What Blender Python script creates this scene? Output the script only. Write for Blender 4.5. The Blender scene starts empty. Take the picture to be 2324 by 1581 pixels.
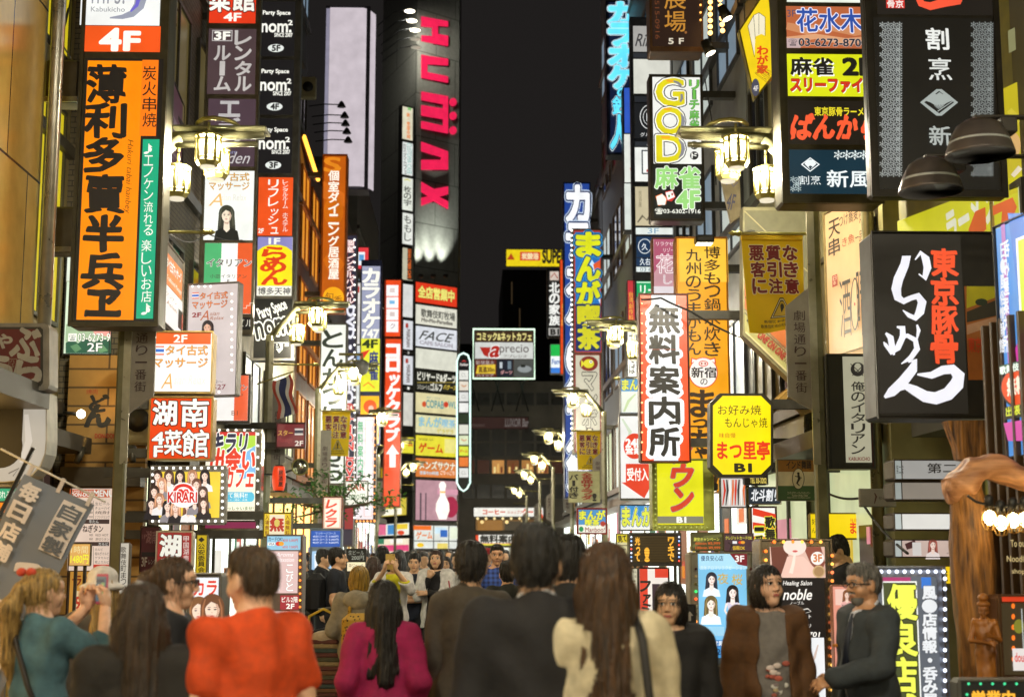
import bpy, math, random
import numpy as np
from mathutils import Vector, Matrix
from mathutils.geometry import tessellate_polygon

# ------------------------------------------------------------------ camera, world, exposure
random.seed(7)
SC = bpy.context.scene
COL = SC.collection
PW, PH, F = 2324.0, 1581.0, 50.0 / 36.0 * 2324.0      # picture units used for measuring, focal length in them
CAMZ = 1.55
VPX, HORY = 1070.0, 1262.0
YAW = math.atan((PW / 2 - VPX) / F)
PITCH = math.atan((HORY - PH / 2) / F)
cd = bpy.data.cameras.new('camera')
cam = bpy.data.objects.new('camera', cd)
COL.objects.link(cam)
cam.location = (0, 0, CAMZ)
cam.rotation_euler = (math.pi / 2 + PITCH, 0, -YAW)
cd.lens = 50; cd.sensor_width = 36; cd.clip_end = 2000; cd.clip_start = 0.1
cd.dof.use_dof = True; cd.dof.focus_distance = 14.0; cd.dof.aperture_fstop = 2.6
SC.camera = cam
W = bpy.data.worlds.new('World'); SC.world = W
W.use_nodes = True
W.node_tree.nodes['Background'].inputs[0].default_value = (0.0122, 0.0108, 0.0103, 1)   # city night sky glow
W.node_tree.nodes['Background'].inputs[1].default_value = 1.0
SC.view_settings.view_transform = 'Standard'
SC.view_settings.look = 'None'
SC.view_settings.exposure = 0.22
SC.cycles.use_denoising = True
SC.cycles.max_bounces = 5
SC.cycles.diffuse_bounces = 3
SC.cycles.glossy_bounces = 3
SC.cycles.caustics_reflective = False
SC.cycles.caustics_refractive = False
SC.cycles.sample_clamp_indirect = 4.0
CR = cam.rotation_euler.to_matrix()

def ray(px, py):
    return CR @ Vector(((px - PW / 2) / F, (PH / 2 - py) / F, -1.0))
def at(px, py, Y):
    d = ray(px, py); t = Y / d.y
    return Vector((d.x * t, Y, CAMZ + d.z * t))

# ------------------------------------------------------------------ materials
def lin(c):
    c = c / 255.0
    return c / 12.92 if c <= 0.04045 else ((c + 0.055) / 1.055) ** 2.4
def hexc(h):
    return (lin(int(h[0:2], 16)), lin(int(h[2:4], 16)), lin(int(h[4:6], 16)), 1)
MATS = {}
def glow(h, s=1.0, sample=True):
    """something that gives off light: the film of a backlit panel, a bulb, a tube"""
    k = ('g', h, s, sample)
    if k in MATS: return MATS[k]
    m = bpy.data.materials.new('lit_' + h); m.use_nodes = True
    nt = m.node_tree; b = nt.nodes['Principled BSDF']
    c = hexc(h)
    b.inputs['Base Color'].default_value = (c[0] * .2, c[1] * .2, c[2] * .2, 1)
    b.inputs['Roughness'].default_value = .35
    tc = nt.nodes.new('ShaderNodeTexCoord'); n = nt.nodes.new('ShaderNodeTexNoise')
    n.inputs['Scale'].default_value = 3.0; n.inputs['Detail'].default_value = 3
    nt.links.new(tc.outputs['Object'], n.inputs['Vector'])
    mr = nt.nodes.new('ShaderNodeMapRange')
    mr.inputs[3].default_value = .74 * s; mr.inputs[4].default_value = 1.2 * s
    nt.links.new(n.outputs['Fac'], mr.inputs[0])
    b.inputs['Emission Color'].default_value = c
    nt.links.new(mr.outputs[0], b.inputs['Emission Strength'])
    if not sample: m.cycles.emission_sampling = 'NONE'
    MATS[k] = m
    return m
def paint(h, rough=.5, metal=0.0, noise=.25, scale=6.0, bump=0.0, stretch=None, dirt=None):
    """a painted, woven or plated surface with wear"""
    k = ('p', h, rough, metal, noise, scale, bump, stretch, dirt)
    if k in MATS: return MATS[k]
    m = bpy.data.materials.new('paint_' + h); m.use_nodes = True
    nt = m.node_tree; b = nt.nodes['Principled BSDF']
    c = hexc(h)
    tc = nt.nodes.new('ShaderNodeTexCoord'); mp = nt.nodes.new('ShaderNodeMapping')
    if stretch: mp.inputs['Scale'].default_value = stretch
    n = nt.nodes.new('ShaderNodeTexNoise'); n.inputs['Scale'].default_value = scale; n.inputs['Detail'].default_value = 5
    nt.links.new(tc.outputs['Object'], mp.inputs[0]); nt.links.new(mp.outputs[0], n.inputs['Vector'])
    r = nt.nodes.new('ShaderNodeValToRGB')
    r.color_ramp.elements[0].position = .3; r.color_ramp.elements[1].position = .72
    dc = hexc(dirt) if dirt else (c[0] * (1 - noise), c[1] * (1 - noise), c[2] * (1 - noise), 1)
    r.color_ramp.elements[0].color = dc
    r.color_ramp.elements[1].color = (min(1, c[0] * (1 + noise * .5)), min(1, c[1] * (1 + noise * .5)), min(1, c[2] * (1 + noise * .5)), 1)
    nt.links.new(n.outputs['Fac'], r.inputs[0]); nt.links.new(r.outputs[0], b.inputs['Base Color'])
    b.inputs['Metallic'].default_value = metal
    mr = nt.nodes.new('ShaderNodeMapRange'); mr.inputs[3].default_value = max(.02, rough - .12); mr.inputs[4].default_value = min(1, rough + .12)
    nt.links.new(n.outputs['Fac'], mr.inputs[0]); nt.links.new(mr.outputs[0], b.inputs['Roughness'])
    if bump:
        bp = nt.nodes.new('ShaderNodeBump'); bp.inputs['Strength'].default_value = bump; bp.inputs['Distance'].default_value = .02
        nt.links.new(n.outputs['Fac'], bp.inputs['Height']); nt.links.new(bp.outputs[0], b.inputs['Normal'])
    MATS[k] = m
    return m
def brickmat(h1, h2, mortar, scale=4.0, bw=.5, rh=.25, rough=.7, axis='side', ms=.02, metal=0.0):
    """tiles, bricks, boards or cladding panels"""
    k = ('b', h1, h2, mortar, scale, bw, rh, axis, ms, rough, metal)
    if k in MATS: return MATS[k]
    m = bpy.data.materials.new('tiles_' + h1); m.use_nodes = True
    nt = m.node_tree; b = nt.nodes['Principled BSDF']
    tc = nt.nodes.new('ShaderNodeTexCoord'); mp = nt.nodes.new('ShaderNodeMapping')
    t = nt.nodes.new('ShaderNodeTexBrick')
    sx = nt.nodes.new('ShaderNodeSeparateXYZ'); cx = nt.nodes.new('ShaderNodeCombineXYZ')
    ad = nt.nodes.new('ShaderNodeMath'); ad.operation = 'ADD'
    nt.links.new(tc.outputs['Object'], sx.inputs[0])
    nt.links.new(sx.outputs[0], ad.inputs[0]); nt.links.new(sx.outputs[1], ad.inputs[1])
    nt.links.new(ad.outputs[0], cx.inputs[0]); nt.links.new(sx.outputs[2], cx.inputs[1])
    nt.links.new(cx.outputs[0], t.inputs['Vector'])
    t.inputs['Color1'].default_value = hexc(h1); t.inputs['Color2'].default_value = hexc(h2); t.inputs['Mortar'].default_value = hexc(mortar)
    t.inputs['Scale'].default_value = scale; t.inputs['Brick Width'].default_value = bw; t.inputs['Row Height'].default_value = rh
    t.inputs['Mortar Size'].default_value = ms
    n = nt.nodes.new('ShaderNodeTexNoise'); n.inputs['Scale'].default_value = 5; n.inputs['Detail'].default_value = 6
    nt.links.new(tc.outputs['Object'], n.inputs['Vector'])
    mx = nt.nodes.new('ShaderNodeMixRGB'); mx.blend_type = 'MULTIPLY'; mx.inputs[0].default_value = .45
    nt.links.new(t.outputs['Color'], mx.inputs[1]); nt.links.new(n.outputs['Fac'], mx.inputs[2])
    nt.links.new(mx.outputs[0], b.inputs['Base Color'])
    b.inputs['Roughness'].default_value = rough; b.inputs['Metallic'].default_value = metal
    bp = nt.nodes.new('ShaderNodeBump'); bp.inputs['Strength'].default_value = .4; bp.inputs['Distance'].default_value = .01
    nt.links.new(t.outputs['Fac'], bp.inputs['Height']); bp.invert = True; nt.links.new(bp.outputs[0], b.inputs['Normal'])
    MATS[k] = m
    return m
def glassmat(h='10141a', rough=.08):
    return paint(h, rough, 0.0, .15, 2.0)
METAL = lambda: paint('8f8f8a', .35, .8, .3, 8)
DARK = lambda: paint('2b2925', .5, .2, .35, 8)
OLIVE = lambda: paint('5b553a', .45, .35, .3, 6)

# ------------------------------------------------------------------ objects
def link(name, me, parent=None, loc=(0, 0, 0), rotz=0.0):
    o = bpy.data.objects.new(name, me); COL.objects.link(o)
    o.location = loc; o.rotation_euler = (0, 0, rotz)
    if parent is not None: o.parent = parent
    return o
def tag(o, label, cat, group=None):
    o['label'] = label; o['category'] = cat
    if group: o['group'] = group
    return o
def thing(name, label, cat, loc=(0, 0, 0), rotz=0.0, group=None):
    return tag(link(name, None, None, loc, rotz), label, cat, group)
def copy_thing(root, loc, rotz=None, label=None, scale=None):
    r = root.copy(); COL.objects.link(r); r.location = loc
    if rotz is not None: r.rotation_euler = (0, 0, rotz)
    if label: r['label'] = label
    if scale: r.scale = (scale,) * 3
    for ch in list(root.children):
        c = ch.copy(); COL.objects.link(c); c.parent = r
        for g in list(ch.children):
            d = g.copy(); COL.objects.link(d); d.parent = c
    return r

# ------------------------------------------------------------------ lettering (Blender's own built-in font)
TXT = {}
def glyphs(s, bold=0.0, shear=0.0):
    """flat lettering (vertices, faces, depth jitter); bold widens every stroke by an outline of quads and joints"""
    k = (s, round(bold, 4), shear)
    if k in TXT: return TXT[k]
    if bold > 0:
        v0, f0 = glyphs(s, 0.0, shear)
        cnt = {}
        for f in f0:
            for i in range(len(f)):
                a, b = f[i], f[(i + 1) % len(f)]; e = (min(a, b), max(a, b)); cnt[e] = cnt.get(e, 0) + 1
        V = [tuple(p) for p in v0]; Fc = list(f0); tan_ = {}
        for (a, b), c in cnt.items():
            if c != 1: continue
            p, q = v0[a], v0[b]; d = q - p; l = math.hypot(*d)
            if l < 1e-6: continue
            d = d / l; n = np.array((-d[1], d[0])) * bold; o = len(V)
            V += [tuple(p - n), tuple(q - n), tuple(q + n), tuple(p + n)]; Fc.append((o, o + 1, o + 2, o + 3))
            tan_.setdefault(a, []).append(d); tan_.setdefault(b, []).append(d)
        for a, ds in tan_.items():
            if len(ds) == 2 and abs(ds[0].dot(ds[1])) > .93: continue
            o = len(V); p = v0[a]; V += [(p[0] + bold * math.cos(t * math.pi / 4 + .39), p[1] + bold * math.sin(t * math.pi / 4 + .39)) for t in range(8)]
            Fc.append(tuple(range(o, o + 8)))
        TXT[k] = (np.array(V), Fc)
        return TXT[k]
    cu = bpy.data.curves.new('lettering', 'FONT')
    cu.body = s; cu.offset = bold; cu.resolution_u = 3; cu.shear = shear
    cu.fill_mode = 'FRONT'
    ob = bpy.data.objects.new('lettering', cu)
    me = ob.to_mesh()
    v = np.empty(len(me.vertices) * 3); me.vertices.foreach_get('co', v); v = v.reshape(-1, 3)[:, :2].copy()
    f = [tuple(p.vertices) for p in me.polygons]
    ob.to_mesh_clear(); bpy.data.objects.remove(ob); bpy.data.curves.remove(cu)
    TXT[k] = (v, f)
    return TXT[k]

class MB:
    """collects boxes, polygons, tubes, lathes and lettering into ONE mesh"""
    def __init__(s): s.v = []; s.f = []; s.m = []; s.mats = []; s.smooth = []
    def mi(s, m):
        for i, x in enumerate(s.mats):
            if x is m: return i
        s.mats.append(m); return len(s.mats) - 1
    def add(s, vs, fs, m, smooth=False):
        o = len(s.v); s.v.extend([tuple(x) for x in vs]); k = s.mi(m)
        for f in fs: s.f.append(tuple(o + i for i in f)); s.m.append(k); s.smooth.append(smooth)
    def box(s, x0, x1, y0, y1, z0, z1, m, bev=0.0):
        if x1 < x0: x0, x1 = x1, x0
        if y1 < y0: y0, y1 = y1, y0
        if z1 < z0: z0, z1 = z1, z0
        b = min(bev, (x1 - x0) * .4, (y1 - y0) * .4, (z1 - z0) * .4)
        if b <= 0:
            vs = [(x, y, z) for x in (x0, x1) for y in (y0, y1) for z in (z0, z1)]
            s.add(vs, [(0, 1, 3, 2), (4, 6, 7, 5), (0, 4, 5, 1), (2, 3, 7, 6), (0, 2, 6, 4), (1, 5, 7, 3)], m)
        else:      # bevelled: octagonal section extruded with chamfered ends
            def ring(xa, xb, ya, yb, z, c):
                return [(xa + c, ya, z), (xb - c, ya, z), (xb, ya + c, z), (xb, yb - c, z), (xb - c, yb, z), (xa + c, yb, z), (xa, yb - c, z), (xa, ya + c, z)]
            rs = [ring(x0 + b, x1 - b, y0 + b, y1 - b, z0, b * .4), ring(x0, x1, y0, y1, z0 + b, b), ring(x0, x1, y0, y1, z1 - b, b), ring(x0 + b, x1 - b, y0 + b, y1 - b, z1, b * .4)]
            vs = [p for r in rs for p in r]; fs = []
            for k in range(3):
                for i in range(8):
                    j = (i + 1) % 8; fs.append((k * 8 + i, k * 8 + j, k * 8 + 8 + j, k * 8 + 8 + i))
            fs.append(tuple(range(7, -1, -1))); fs.append(tuple(range(24, 32)))
            s.add(vs, fs, m)
    def poly(s, pts, d, m):
        """flat polygon in the sign plane: pts (x, z), d metres in front"""
        if len(pts) <= 4: fs = [tuple(range(len(pts)))]
        else: fs = [tuple(t) for t in tessellate_polygon([[Vector((a, b, 0)) for a, b in pts]])]
        out = []
        for f in fs:
            a = sum(pts[f[i]][0] * pts[f[(i + 1) % len(f)]][1] - pts[f[(i + 1) % len(f)]][0] * pts[f[i]][1] for i in range(len(f)))
            out.append(f if a > 0 else tuple(reversed(f)))
        s.add([(a, -d, b) for a, b in pts], out, m)
    def prism(s, pts, d0, d1, m):
        """polygon (x, z) with thickness, from d0 (back) to d1 (front)"""
        a = sum(pts[i][0] * pts[(i + 1) % len(pts)][1] - pts[(i + 1) % len(pts)][0] * pts[i][1] for i in range(len(pts)))
        if a < 0: pts = list(reversed(pts))
        n = len(pts)
        fs = [tuple(t) for t in tessellate_polygon([[Vector((p, q, 0)) for p, q in pts]])]
        fr = []
        for f in fs:
            ar = sum(pts[f[i]][0] * pts[f[(i + 1) % 3]][1] - pts[f[(i + 1) % 3]][0] * pts[f[i]][1] for i in range(3))
            fr.append(f if ar > 0 else tuple(reversed(f)))
        vs = [(p, -d1, q) for p, q in pts] + [(p, -d0, q) for p, q in pts]
        out = list(fr) + [tuple(n + i for i in reversed(f)) for f in fr]
        for i in range(n):
            j = (i + 1) % n; out.append((i, n + i, n + j, j))
        s.add(vs, out, m)
    def tube(s, pts, r, m, n=8, closed=False, caps=True):
        pts = [Vector(p) for p in pts]; k = len(pts)
        rs = r if isinstance(r, (list, tuple)) else [r] * k
        vs = []; up = None
        for i, p in enumerate(pts):
            a = pts[i - 1] if (i > 0 or closed) else p; b = pts[(i + 1) % k] if (i < k - 1 or closed) else p
            t = (b - a).normalized()
            if up is None or abs(up.dot(t)) > .98: up = Vector((0, 0, 1)) if abs(t.z) < .9 else Vector((1, 0, 0))
            x = t.cross(up).normalized(); y = x.cross(t).normalized(); up = y
            for q in range(n):
                an = 2 * math.pi * q / n; vs.append(p + (x * math.cos(an) + y * math.sin(an)) * rs[i])
        fs = []
        for i in range(k if closed else k - 1):
            for q in range(n):
                w = (q + 1) % n; i2 = (i + 1) % k
                fs.append((i * n + q, i * n + w, i2 * n + w, i2 * n + q))
        if caps and not closed:
            fs.append(tuple(range(n - 1, -1, -1))); fs.append(tuple((k - 1) * n + q for q in range(n)))
        s.add(vs, fs, m, True)
    def lathe(s, prof, c, m, n=16, smooth=True):
        """prof (radius, z) about a vertical axis through c"""
        vs = []; fs = []; k = len(prof)
        for r, z in prof:
            for q in range(n):
                a = 2 * math.pi * q / n; vs.append((c[0] + r * math.cos(a), c[1] + r * math.sin(a), c[2] + z))
        for i in range(k - 1):
            for q in range(n):
                w = (q + 1) % n; fs.append((i * n + q, i * n + w, (i + 1) * n + w, (i + 1) * n + q))
        if prof[0][0] > 1e-4: fs.append(tuple(range(n - 1, -1, -1)))
        if prof[-1][0] > 1e-4: fs.append(tuple((k - 1) * n + q for q in range(n)))
        s.add(vs, fs, m, smooth)
    def ball(s, c, r, m, n=10, sc=(1, 1, 1)):
        prof = [(math.sin(math.pi * i / n) * r, -math.cos(math.pi * i / n) * r) for i in range(n + 1)]
        vs = []; fs = []; q_ = n + 4
        for a, z in prof:
            for q in range(q_):
                an = 2 * math.pi * q / q_; vs.append((c[0] + a * math.cos(an) * sc[0], c[1] + a * math.sin(an) * sc[1], c[2] + z * sc[2]))
        for i in range(n):
            for q in range(q_):
                w = (q + 1) % q_; fs.append((i * q_ + q, i * q_ + w, (i + 1) * q_ + w, (i + 1) * q_ + q))
        s.add(vs, fs, m, True)
    def build(s, name, parent=None, loc=(0, 0, 0), rotz=0.0):
        me = bpy.data.meshes.new(name); me.from_pydata(s.v, [], s.f)
        for m in s.mats: me.materials.append(m)
        me.polygons.foreach_set('material_index', s.m); me.polygons.foreach_set('use_smooth', s.smooth)
        me.update()
        return link(name, me, parent, loc, rotz)

# ------------------------------------------------------------------ sign planes
class Plane:
    """vertical plane seen through the picture edges x0 (at depth Y0) and x1 (at depth Y1); local x runs along it, z up, -y out of its face"""
    def __init__(s, x0, y0, x1, y1, Y0, Y1=None):
        Y1 = Y0 if Y1 is None else Y1
        ym = (y0 + y1) / 2
        L = at(x0, ym, Y0); R = at(x1, ym, Y1)
        s.U = Vector((R.x - L.x, R.y - L.y, 0)).normalized(); s.N = Vector((s.U.y, -s.U.x, 0))
        s.O = (L + R) / 2; s.O.z = 0; s.Y = (Y0 + Y1) / 2
        s.ang = math.atan2(s.U.y, s.U.x); s.zb = 0.0
    def uv(s, px, py):
        d = ray(px, py); o = Vector((0, 0, CAMZ))
        t = (s.O - o).dot(s.N) / d.dot(s.N); p = o + d * t
        return ((p - s.O).dot(s.U), p.z - s.zb)
    def rect(s, x0, y0, x1, y1):
        xm, ym = (x0 + x1) / 2, (y0 + y1) / 2
        return s.uv(x0, ym)[0], s.uv(x1, ym)[0], s.uv(xm, y1)[1], s.uv(xm, y0)[1]

class Face:
    """draws items, measured in picture units, on a plane; each layer a little proud of the last"""
    def __init__(s, pl, mb, d0, lit=True, gain=1.0):
        s.pl = pl; s.mb = mb; s.d = d0; s.lit = lit; s.gain = gain; s.step = .0011 * max(1.0, pl.Y / 12)
    def mat(s, c, sample=False):
        lit = s.lit
        if c[0] == '!': lit = True; c = c[1:]          # lights up on an unlit board
        if c[0] == '-': lit = False; c = c[1:]         # opaque on a lit panel
        if lit: return glow(c, s.gain, sample)
        return paint(c, .55, 0, .18, 9)
    def nxt(s): s.d += s.step; return s.d
    def place(s, v, f, b, x0, x1, z0, z1, col, rot=0, d=None, warp=0, keep=False, nbase=None):
        """fits lettering v to the box"""
        mn, mx = b
        w = max(mx[0] - mn[0], 1e-6); h = max(mx[1] - mn[1], 1e-6)
        if keep:
            k = min((x1 - x0) / w, (z1 - z0) / h); cx, cz = (x0 + x1) / 2, (z0 + z1) / 2
            x0, x1, z0, z1 = cx - w * k / 2, cx + w * k / 2, cz - h * k / 2, cz + h * k / 2
        X = x0 + (v[:, 0] - mn[0]) / w * (x1 - x0); Z = z0 + (v[:, 1] - mn[1]) / h * (z1 - z0)
        if warp:
            H = (z1 - z0); a = (X - x0) / H * 5; c_ = (Z - z0) / H * 5
            X = X + warp * H * (np.sin(c_ * 1.7 + 1) * .5 + np.sin(c_ * 4.1 + a * 2.3) * .3); Z = Z + warp * H * (np.sin(a * 1.9 + .5) * .5 + np.sin(a * 4.7 + c_ * 1.3) * .25)
        if rot:
            r = math.radians(rot); cx, cz = (x0 + x1) / 2, (z0 + z1) / 2
            X, Z = cx + (X - cx) * math.cos(r) - (Z - cz) * math.sin(r), cz + (X - cx) * math.sin(r) + (Z - cz) * math.cos(r)
        dj = np.full_like(X, -d) 
        j = nbase if nbase is not None else len(X)
        k_ = np.arange(len(X) - j) // 4 % 6
        dj[j:] -= (k_ + 1) * s.step * .06
        s.mb.add(np.stack([X, dj, Z], 1).tolist(), f, s.mat(col))
    def text(s, t, x0, x1, z0, z1, col, b=.0, o=None, rot=0, warp=0, sh=0, keep=False):
        v0, f0 = glyphs(t, 0.0, sh)
        if len(v0) == 0: return
        bb = (v0.min(0), v0.max(0))
        if rot in (90, -90):                          # a line of lettering turned on its side
            cx, cz = (x0 + x1) / 2, (z0 + z1) / 2; w, h = x1 - x0, z1 - z0
            x0, x1, z0, z1 = cx - h / 2, cx + h / 2, cz - w / 2, cz + w / 2
        if o:
            for oc, ow in (o if isinstance(o[0], tuple) else (o,)):
                v, f = glyphs(t, b + ow, sh); s.place(v, f, bb, x0, x1, z0, z1, oc, rot, s.nxt(), warp, keep, len(v0))
        v, f = glyphs(t, b, sh); s.place(v, f, bb, x0, x1, z0, z1, col, rot, s.nxt(), warp, keep, len(v0) if b > 0 else None)
    def draw(s, items):
        pl = s.pl
        for it in items:
            k = it[0]; opt = it[-1] if isinstance(it[-1], dict) else {}
            if k == 'R':
                a, b, c, e = pl.rect(*it[1:5]); s.mb.poly([(a, c), (b, c), (b, e), (a, e)], s.nxt(), s.mat(it[5]))
            elif k == 'O':                            # rectangle outline
                a, b, c, e = pl.rect(*it[1:5]); w = it[6] * pl.Y / F; d = s.nxt(); m = s.mat(it[5])
                for q in ((a, b, c, c + w), (a, b, e - w, e), (a, a + w, c + w, e - w), (b - w, b, c + w, e - w)):
                    s.mb.poly([(q[0], q[2]), (q[1], q[2]), (q[1], q[3]), (q[0], q[3])], d, m)
            elif k == 'T':
                s.text(it[1], *pl.rect(*it[2:6]), it[6], **opt)
            elif k == 'V':
                x0, y0, x1, y1 = it[2:6]; n = len(it[1]); g = opt.get('g', .1); o2 = {q: w for q, w in opt.items() if q != 'g'}
                hh = (y1 - y0) / (n - g)
                small = 'ァィゥェォッャュョぁぃぅぇぉっゃゅょ'
                for i, ch in enumerate(it[1]):
                    if ch == ' ': continue
                    ya = y0 + i * hh; yb = ya + hh * (1 - g); xa, xb = x0, x1
                    if ch in 'ー—': s.text('l' if False else '｜', *pl.rect((xa + xb) / 2 - (xb - xa) * .07, ya, (xa + xb) / 2 + (xb - xa) * .07, yb), it[6], **o2); continue
                    if ch in small: xa = x0 + (x1 - x0) * .25; ya += hh * .2
                    if ch in '・': xa, xb, ya, yb = x0 + (x1 - x0) * .38, x1 - (x1 - x0) * .38, ya + hh * .36, yb - hh * .3
                    if ch in '!！1Il': xa, xb = x0 + (x1 - x0) * .36, x1 - (x1 - x0) * .36
                    if ch in '一二': ya += hh * .36; yb -= hh * .36
                    s.text(ch, *pl.rect(xa, ya, xb, yb), it[6], **o2)
            elif k == 'E':
                cx, cy, rx, ry = it[1:5]; n = 28
                s.mb.poly([pl.uv(cx + rx * math.cos(2 * math.pi * i / n), cy - ry * math.sin(2 * math.pi * i / n)) for i in range(n)], s.nxt(), s.mat(it[5]))
            elif k == 'G':
                s.mb.poly([pl.uv(*p) for p in it[1]], s.nxt(), s.mat(it[2]))
            elif k == 'L':                            # stroke of even width
                pts = [Vector(pl.uv(*p)) for p in it[1]]; w = it[2] * pl.Y / F / 2; d = s.nxt(); m = s.mat(it[3])
                for i in range(len(pts) - 1):
                    t = (pts[i + 1] - pts[i]).normalized(); nn = Vector((-t.y, t.x)) * w; e = t * w * .5
                    s.mb.poly([tuple(q) for q in (pts[i] - nn - e, pts[i + 1] - nn + e, pts[i + 1] + nn + e, pts[i] + nn - e)], d, m)
            elif k == 'S':                            # brush stroke: points (x, y, width)
                ps = it[1]; n = len(ps); out = []; back = []
                for i, (x, y, w) in enumerate(ps):
                    a = ps[max(0, i - 1)]; b = ps[min(n - 1, i + 1)]
                    dx, dy = b[0] - a[0], b[1] - a[1]; l = math.hypot(dx, dy) or 1
                    out.append((x - dy / l * w / 2, y + dx / l * w / 2)); back.append((x + dy / l * w / 2, y - dx / l * w / 2))
                d = s.nxt(); m = s.mat(it[2])
                A = [pl.uv(*p) for p in out]; B = [pl.uv(*p) for p in back]
                for i in range(n - 1): s.mb.poly([A[i], A[i + 1], B[i + 1], B[i]], d, m)
            elif k == 'W':                            # a woman's portrait on a poster: cx, top, height, hair, skin, dress
                s.portrait(*it[1:7], **opt)
            elif k == 'H':                            # star-lattice pattern band
                s.lattice(*it[1:5], it[5], it[6])
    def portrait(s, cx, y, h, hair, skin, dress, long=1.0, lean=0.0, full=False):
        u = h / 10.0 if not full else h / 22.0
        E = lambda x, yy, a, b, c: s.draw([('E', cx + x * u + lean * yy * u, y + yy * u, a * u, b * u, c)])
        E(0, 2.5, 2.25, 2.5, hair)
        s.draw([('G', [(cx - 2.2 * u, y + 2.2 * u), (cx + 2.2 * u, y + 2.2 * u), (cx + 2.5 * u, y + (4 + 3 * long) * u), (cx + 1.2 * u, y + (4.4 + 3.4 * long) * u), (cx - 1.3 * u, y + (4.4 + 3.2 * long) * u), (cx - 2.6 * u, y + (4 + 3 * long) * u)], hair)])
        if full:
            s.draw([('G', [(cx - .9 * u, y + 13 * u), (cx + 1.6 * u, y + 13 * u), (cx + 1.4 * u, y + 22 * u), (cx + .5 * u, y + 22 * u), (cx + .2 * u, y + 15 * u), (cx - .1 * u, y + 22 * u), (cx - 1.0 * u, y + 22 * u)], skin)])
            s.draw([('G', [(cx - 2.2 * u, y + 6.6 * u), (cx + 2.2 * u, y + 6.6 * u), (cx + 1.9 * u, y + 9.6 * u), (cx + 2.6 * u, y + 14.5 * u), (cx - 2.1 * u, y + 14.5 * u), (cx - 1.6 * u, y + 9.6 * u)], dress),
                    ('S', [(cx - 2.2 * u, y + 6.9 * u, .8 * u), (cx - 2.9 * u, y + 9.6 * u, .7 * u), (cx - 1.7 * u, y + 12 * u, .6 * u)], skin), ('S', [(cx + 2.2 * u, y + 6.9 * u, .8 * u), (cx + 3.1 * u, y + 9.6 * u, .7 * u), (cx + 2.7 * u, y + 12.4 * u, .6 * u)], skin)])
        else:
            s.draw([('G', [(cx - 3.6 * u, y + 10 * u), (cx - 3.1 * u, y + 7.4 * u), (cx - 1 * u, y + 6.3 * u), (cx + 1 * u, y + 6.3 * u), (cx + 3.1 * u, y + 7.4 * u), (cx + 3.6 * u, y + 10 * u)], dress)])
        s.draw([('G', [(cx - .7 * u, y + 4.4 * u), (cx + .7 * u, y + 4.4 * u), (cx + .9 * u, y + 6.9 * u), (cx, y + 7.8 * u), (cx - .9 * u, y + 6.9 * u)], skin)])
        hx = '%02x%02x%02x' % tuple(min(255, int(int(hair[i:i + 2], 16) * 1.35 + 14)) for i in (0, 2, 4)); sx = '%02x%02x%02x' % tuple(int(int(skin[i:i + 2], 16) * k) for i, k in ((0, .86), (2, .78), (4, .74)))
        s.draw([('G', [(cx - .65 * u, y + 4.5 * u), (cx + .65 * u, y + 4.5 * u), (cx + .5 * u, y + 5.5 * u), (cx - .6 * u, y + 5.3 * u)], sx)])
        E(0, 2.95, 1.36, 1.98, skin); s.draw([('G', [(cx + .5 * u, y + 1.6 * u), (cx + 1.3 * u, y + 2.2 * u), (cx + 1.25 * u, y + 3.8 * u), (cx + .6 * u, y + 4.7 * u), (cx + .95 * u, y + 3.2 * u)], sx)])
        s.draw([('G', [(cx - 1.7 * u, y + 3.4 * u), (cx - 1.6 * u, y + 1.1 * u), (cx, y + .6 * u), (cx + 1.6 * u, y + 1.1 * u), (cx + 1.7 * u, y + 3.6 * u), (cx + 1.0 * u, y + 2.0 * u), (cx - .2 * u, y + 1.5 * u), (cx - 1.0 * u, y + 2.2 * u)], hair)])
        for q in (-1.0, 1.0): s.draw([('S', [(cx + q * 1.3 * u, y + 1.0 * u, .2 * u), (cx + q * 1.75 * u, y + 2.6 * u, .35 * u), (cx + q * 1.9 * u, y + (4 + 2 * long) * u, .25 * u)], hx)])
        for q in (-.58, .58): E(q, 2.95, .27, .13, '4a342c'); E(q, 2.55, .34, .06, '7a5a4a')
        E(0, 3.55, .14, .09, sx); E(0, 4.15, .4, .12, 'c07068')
    def lattice(s, x0, y0, x1, y1, col, n):
        w = (x1 - x0) / n; rows = int((y1 - y0) / (w * .866)); d = s.nxt(); m = s.mat(col); lw = .08 * w * s.pl.Y / F
        def seg(p, q):
            a, b = Vector(s.pl.uv(*p)), Vector(s.pl.uv(*q)); t = (b - a)
            if t.length < 1e-6: return
            t.normalize(); nn = Vector((-t.y, t.x)) * lw / 2
            s.mb.poly([tuple(k) for k in (a - nn, b - nn, b + nn, a + nn)], d, m)
        for r in range(rows):
            for c in range(n):
                cx = x0 + (c + .5 + (.5 if r % 2 and c < n - 1 else 0)) * w; cy = y0 + (r + .5) * w * .866
                for a in range(6):
                    an = math.pi / 3 * a + math.pi / 6
                    seg((cx, cy), (cx + math.cos(an) * w * .55, cy + math.sin(an) * w * .55))
                    a2 = an + math.pi / 6
                    seg((cx + math.cos(an) * w * .55, cy + math.sin(an) * w * .55), (cx + math.cos(a2) * w * .3, cy + math.sin(a2) * w * .3))

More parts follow.
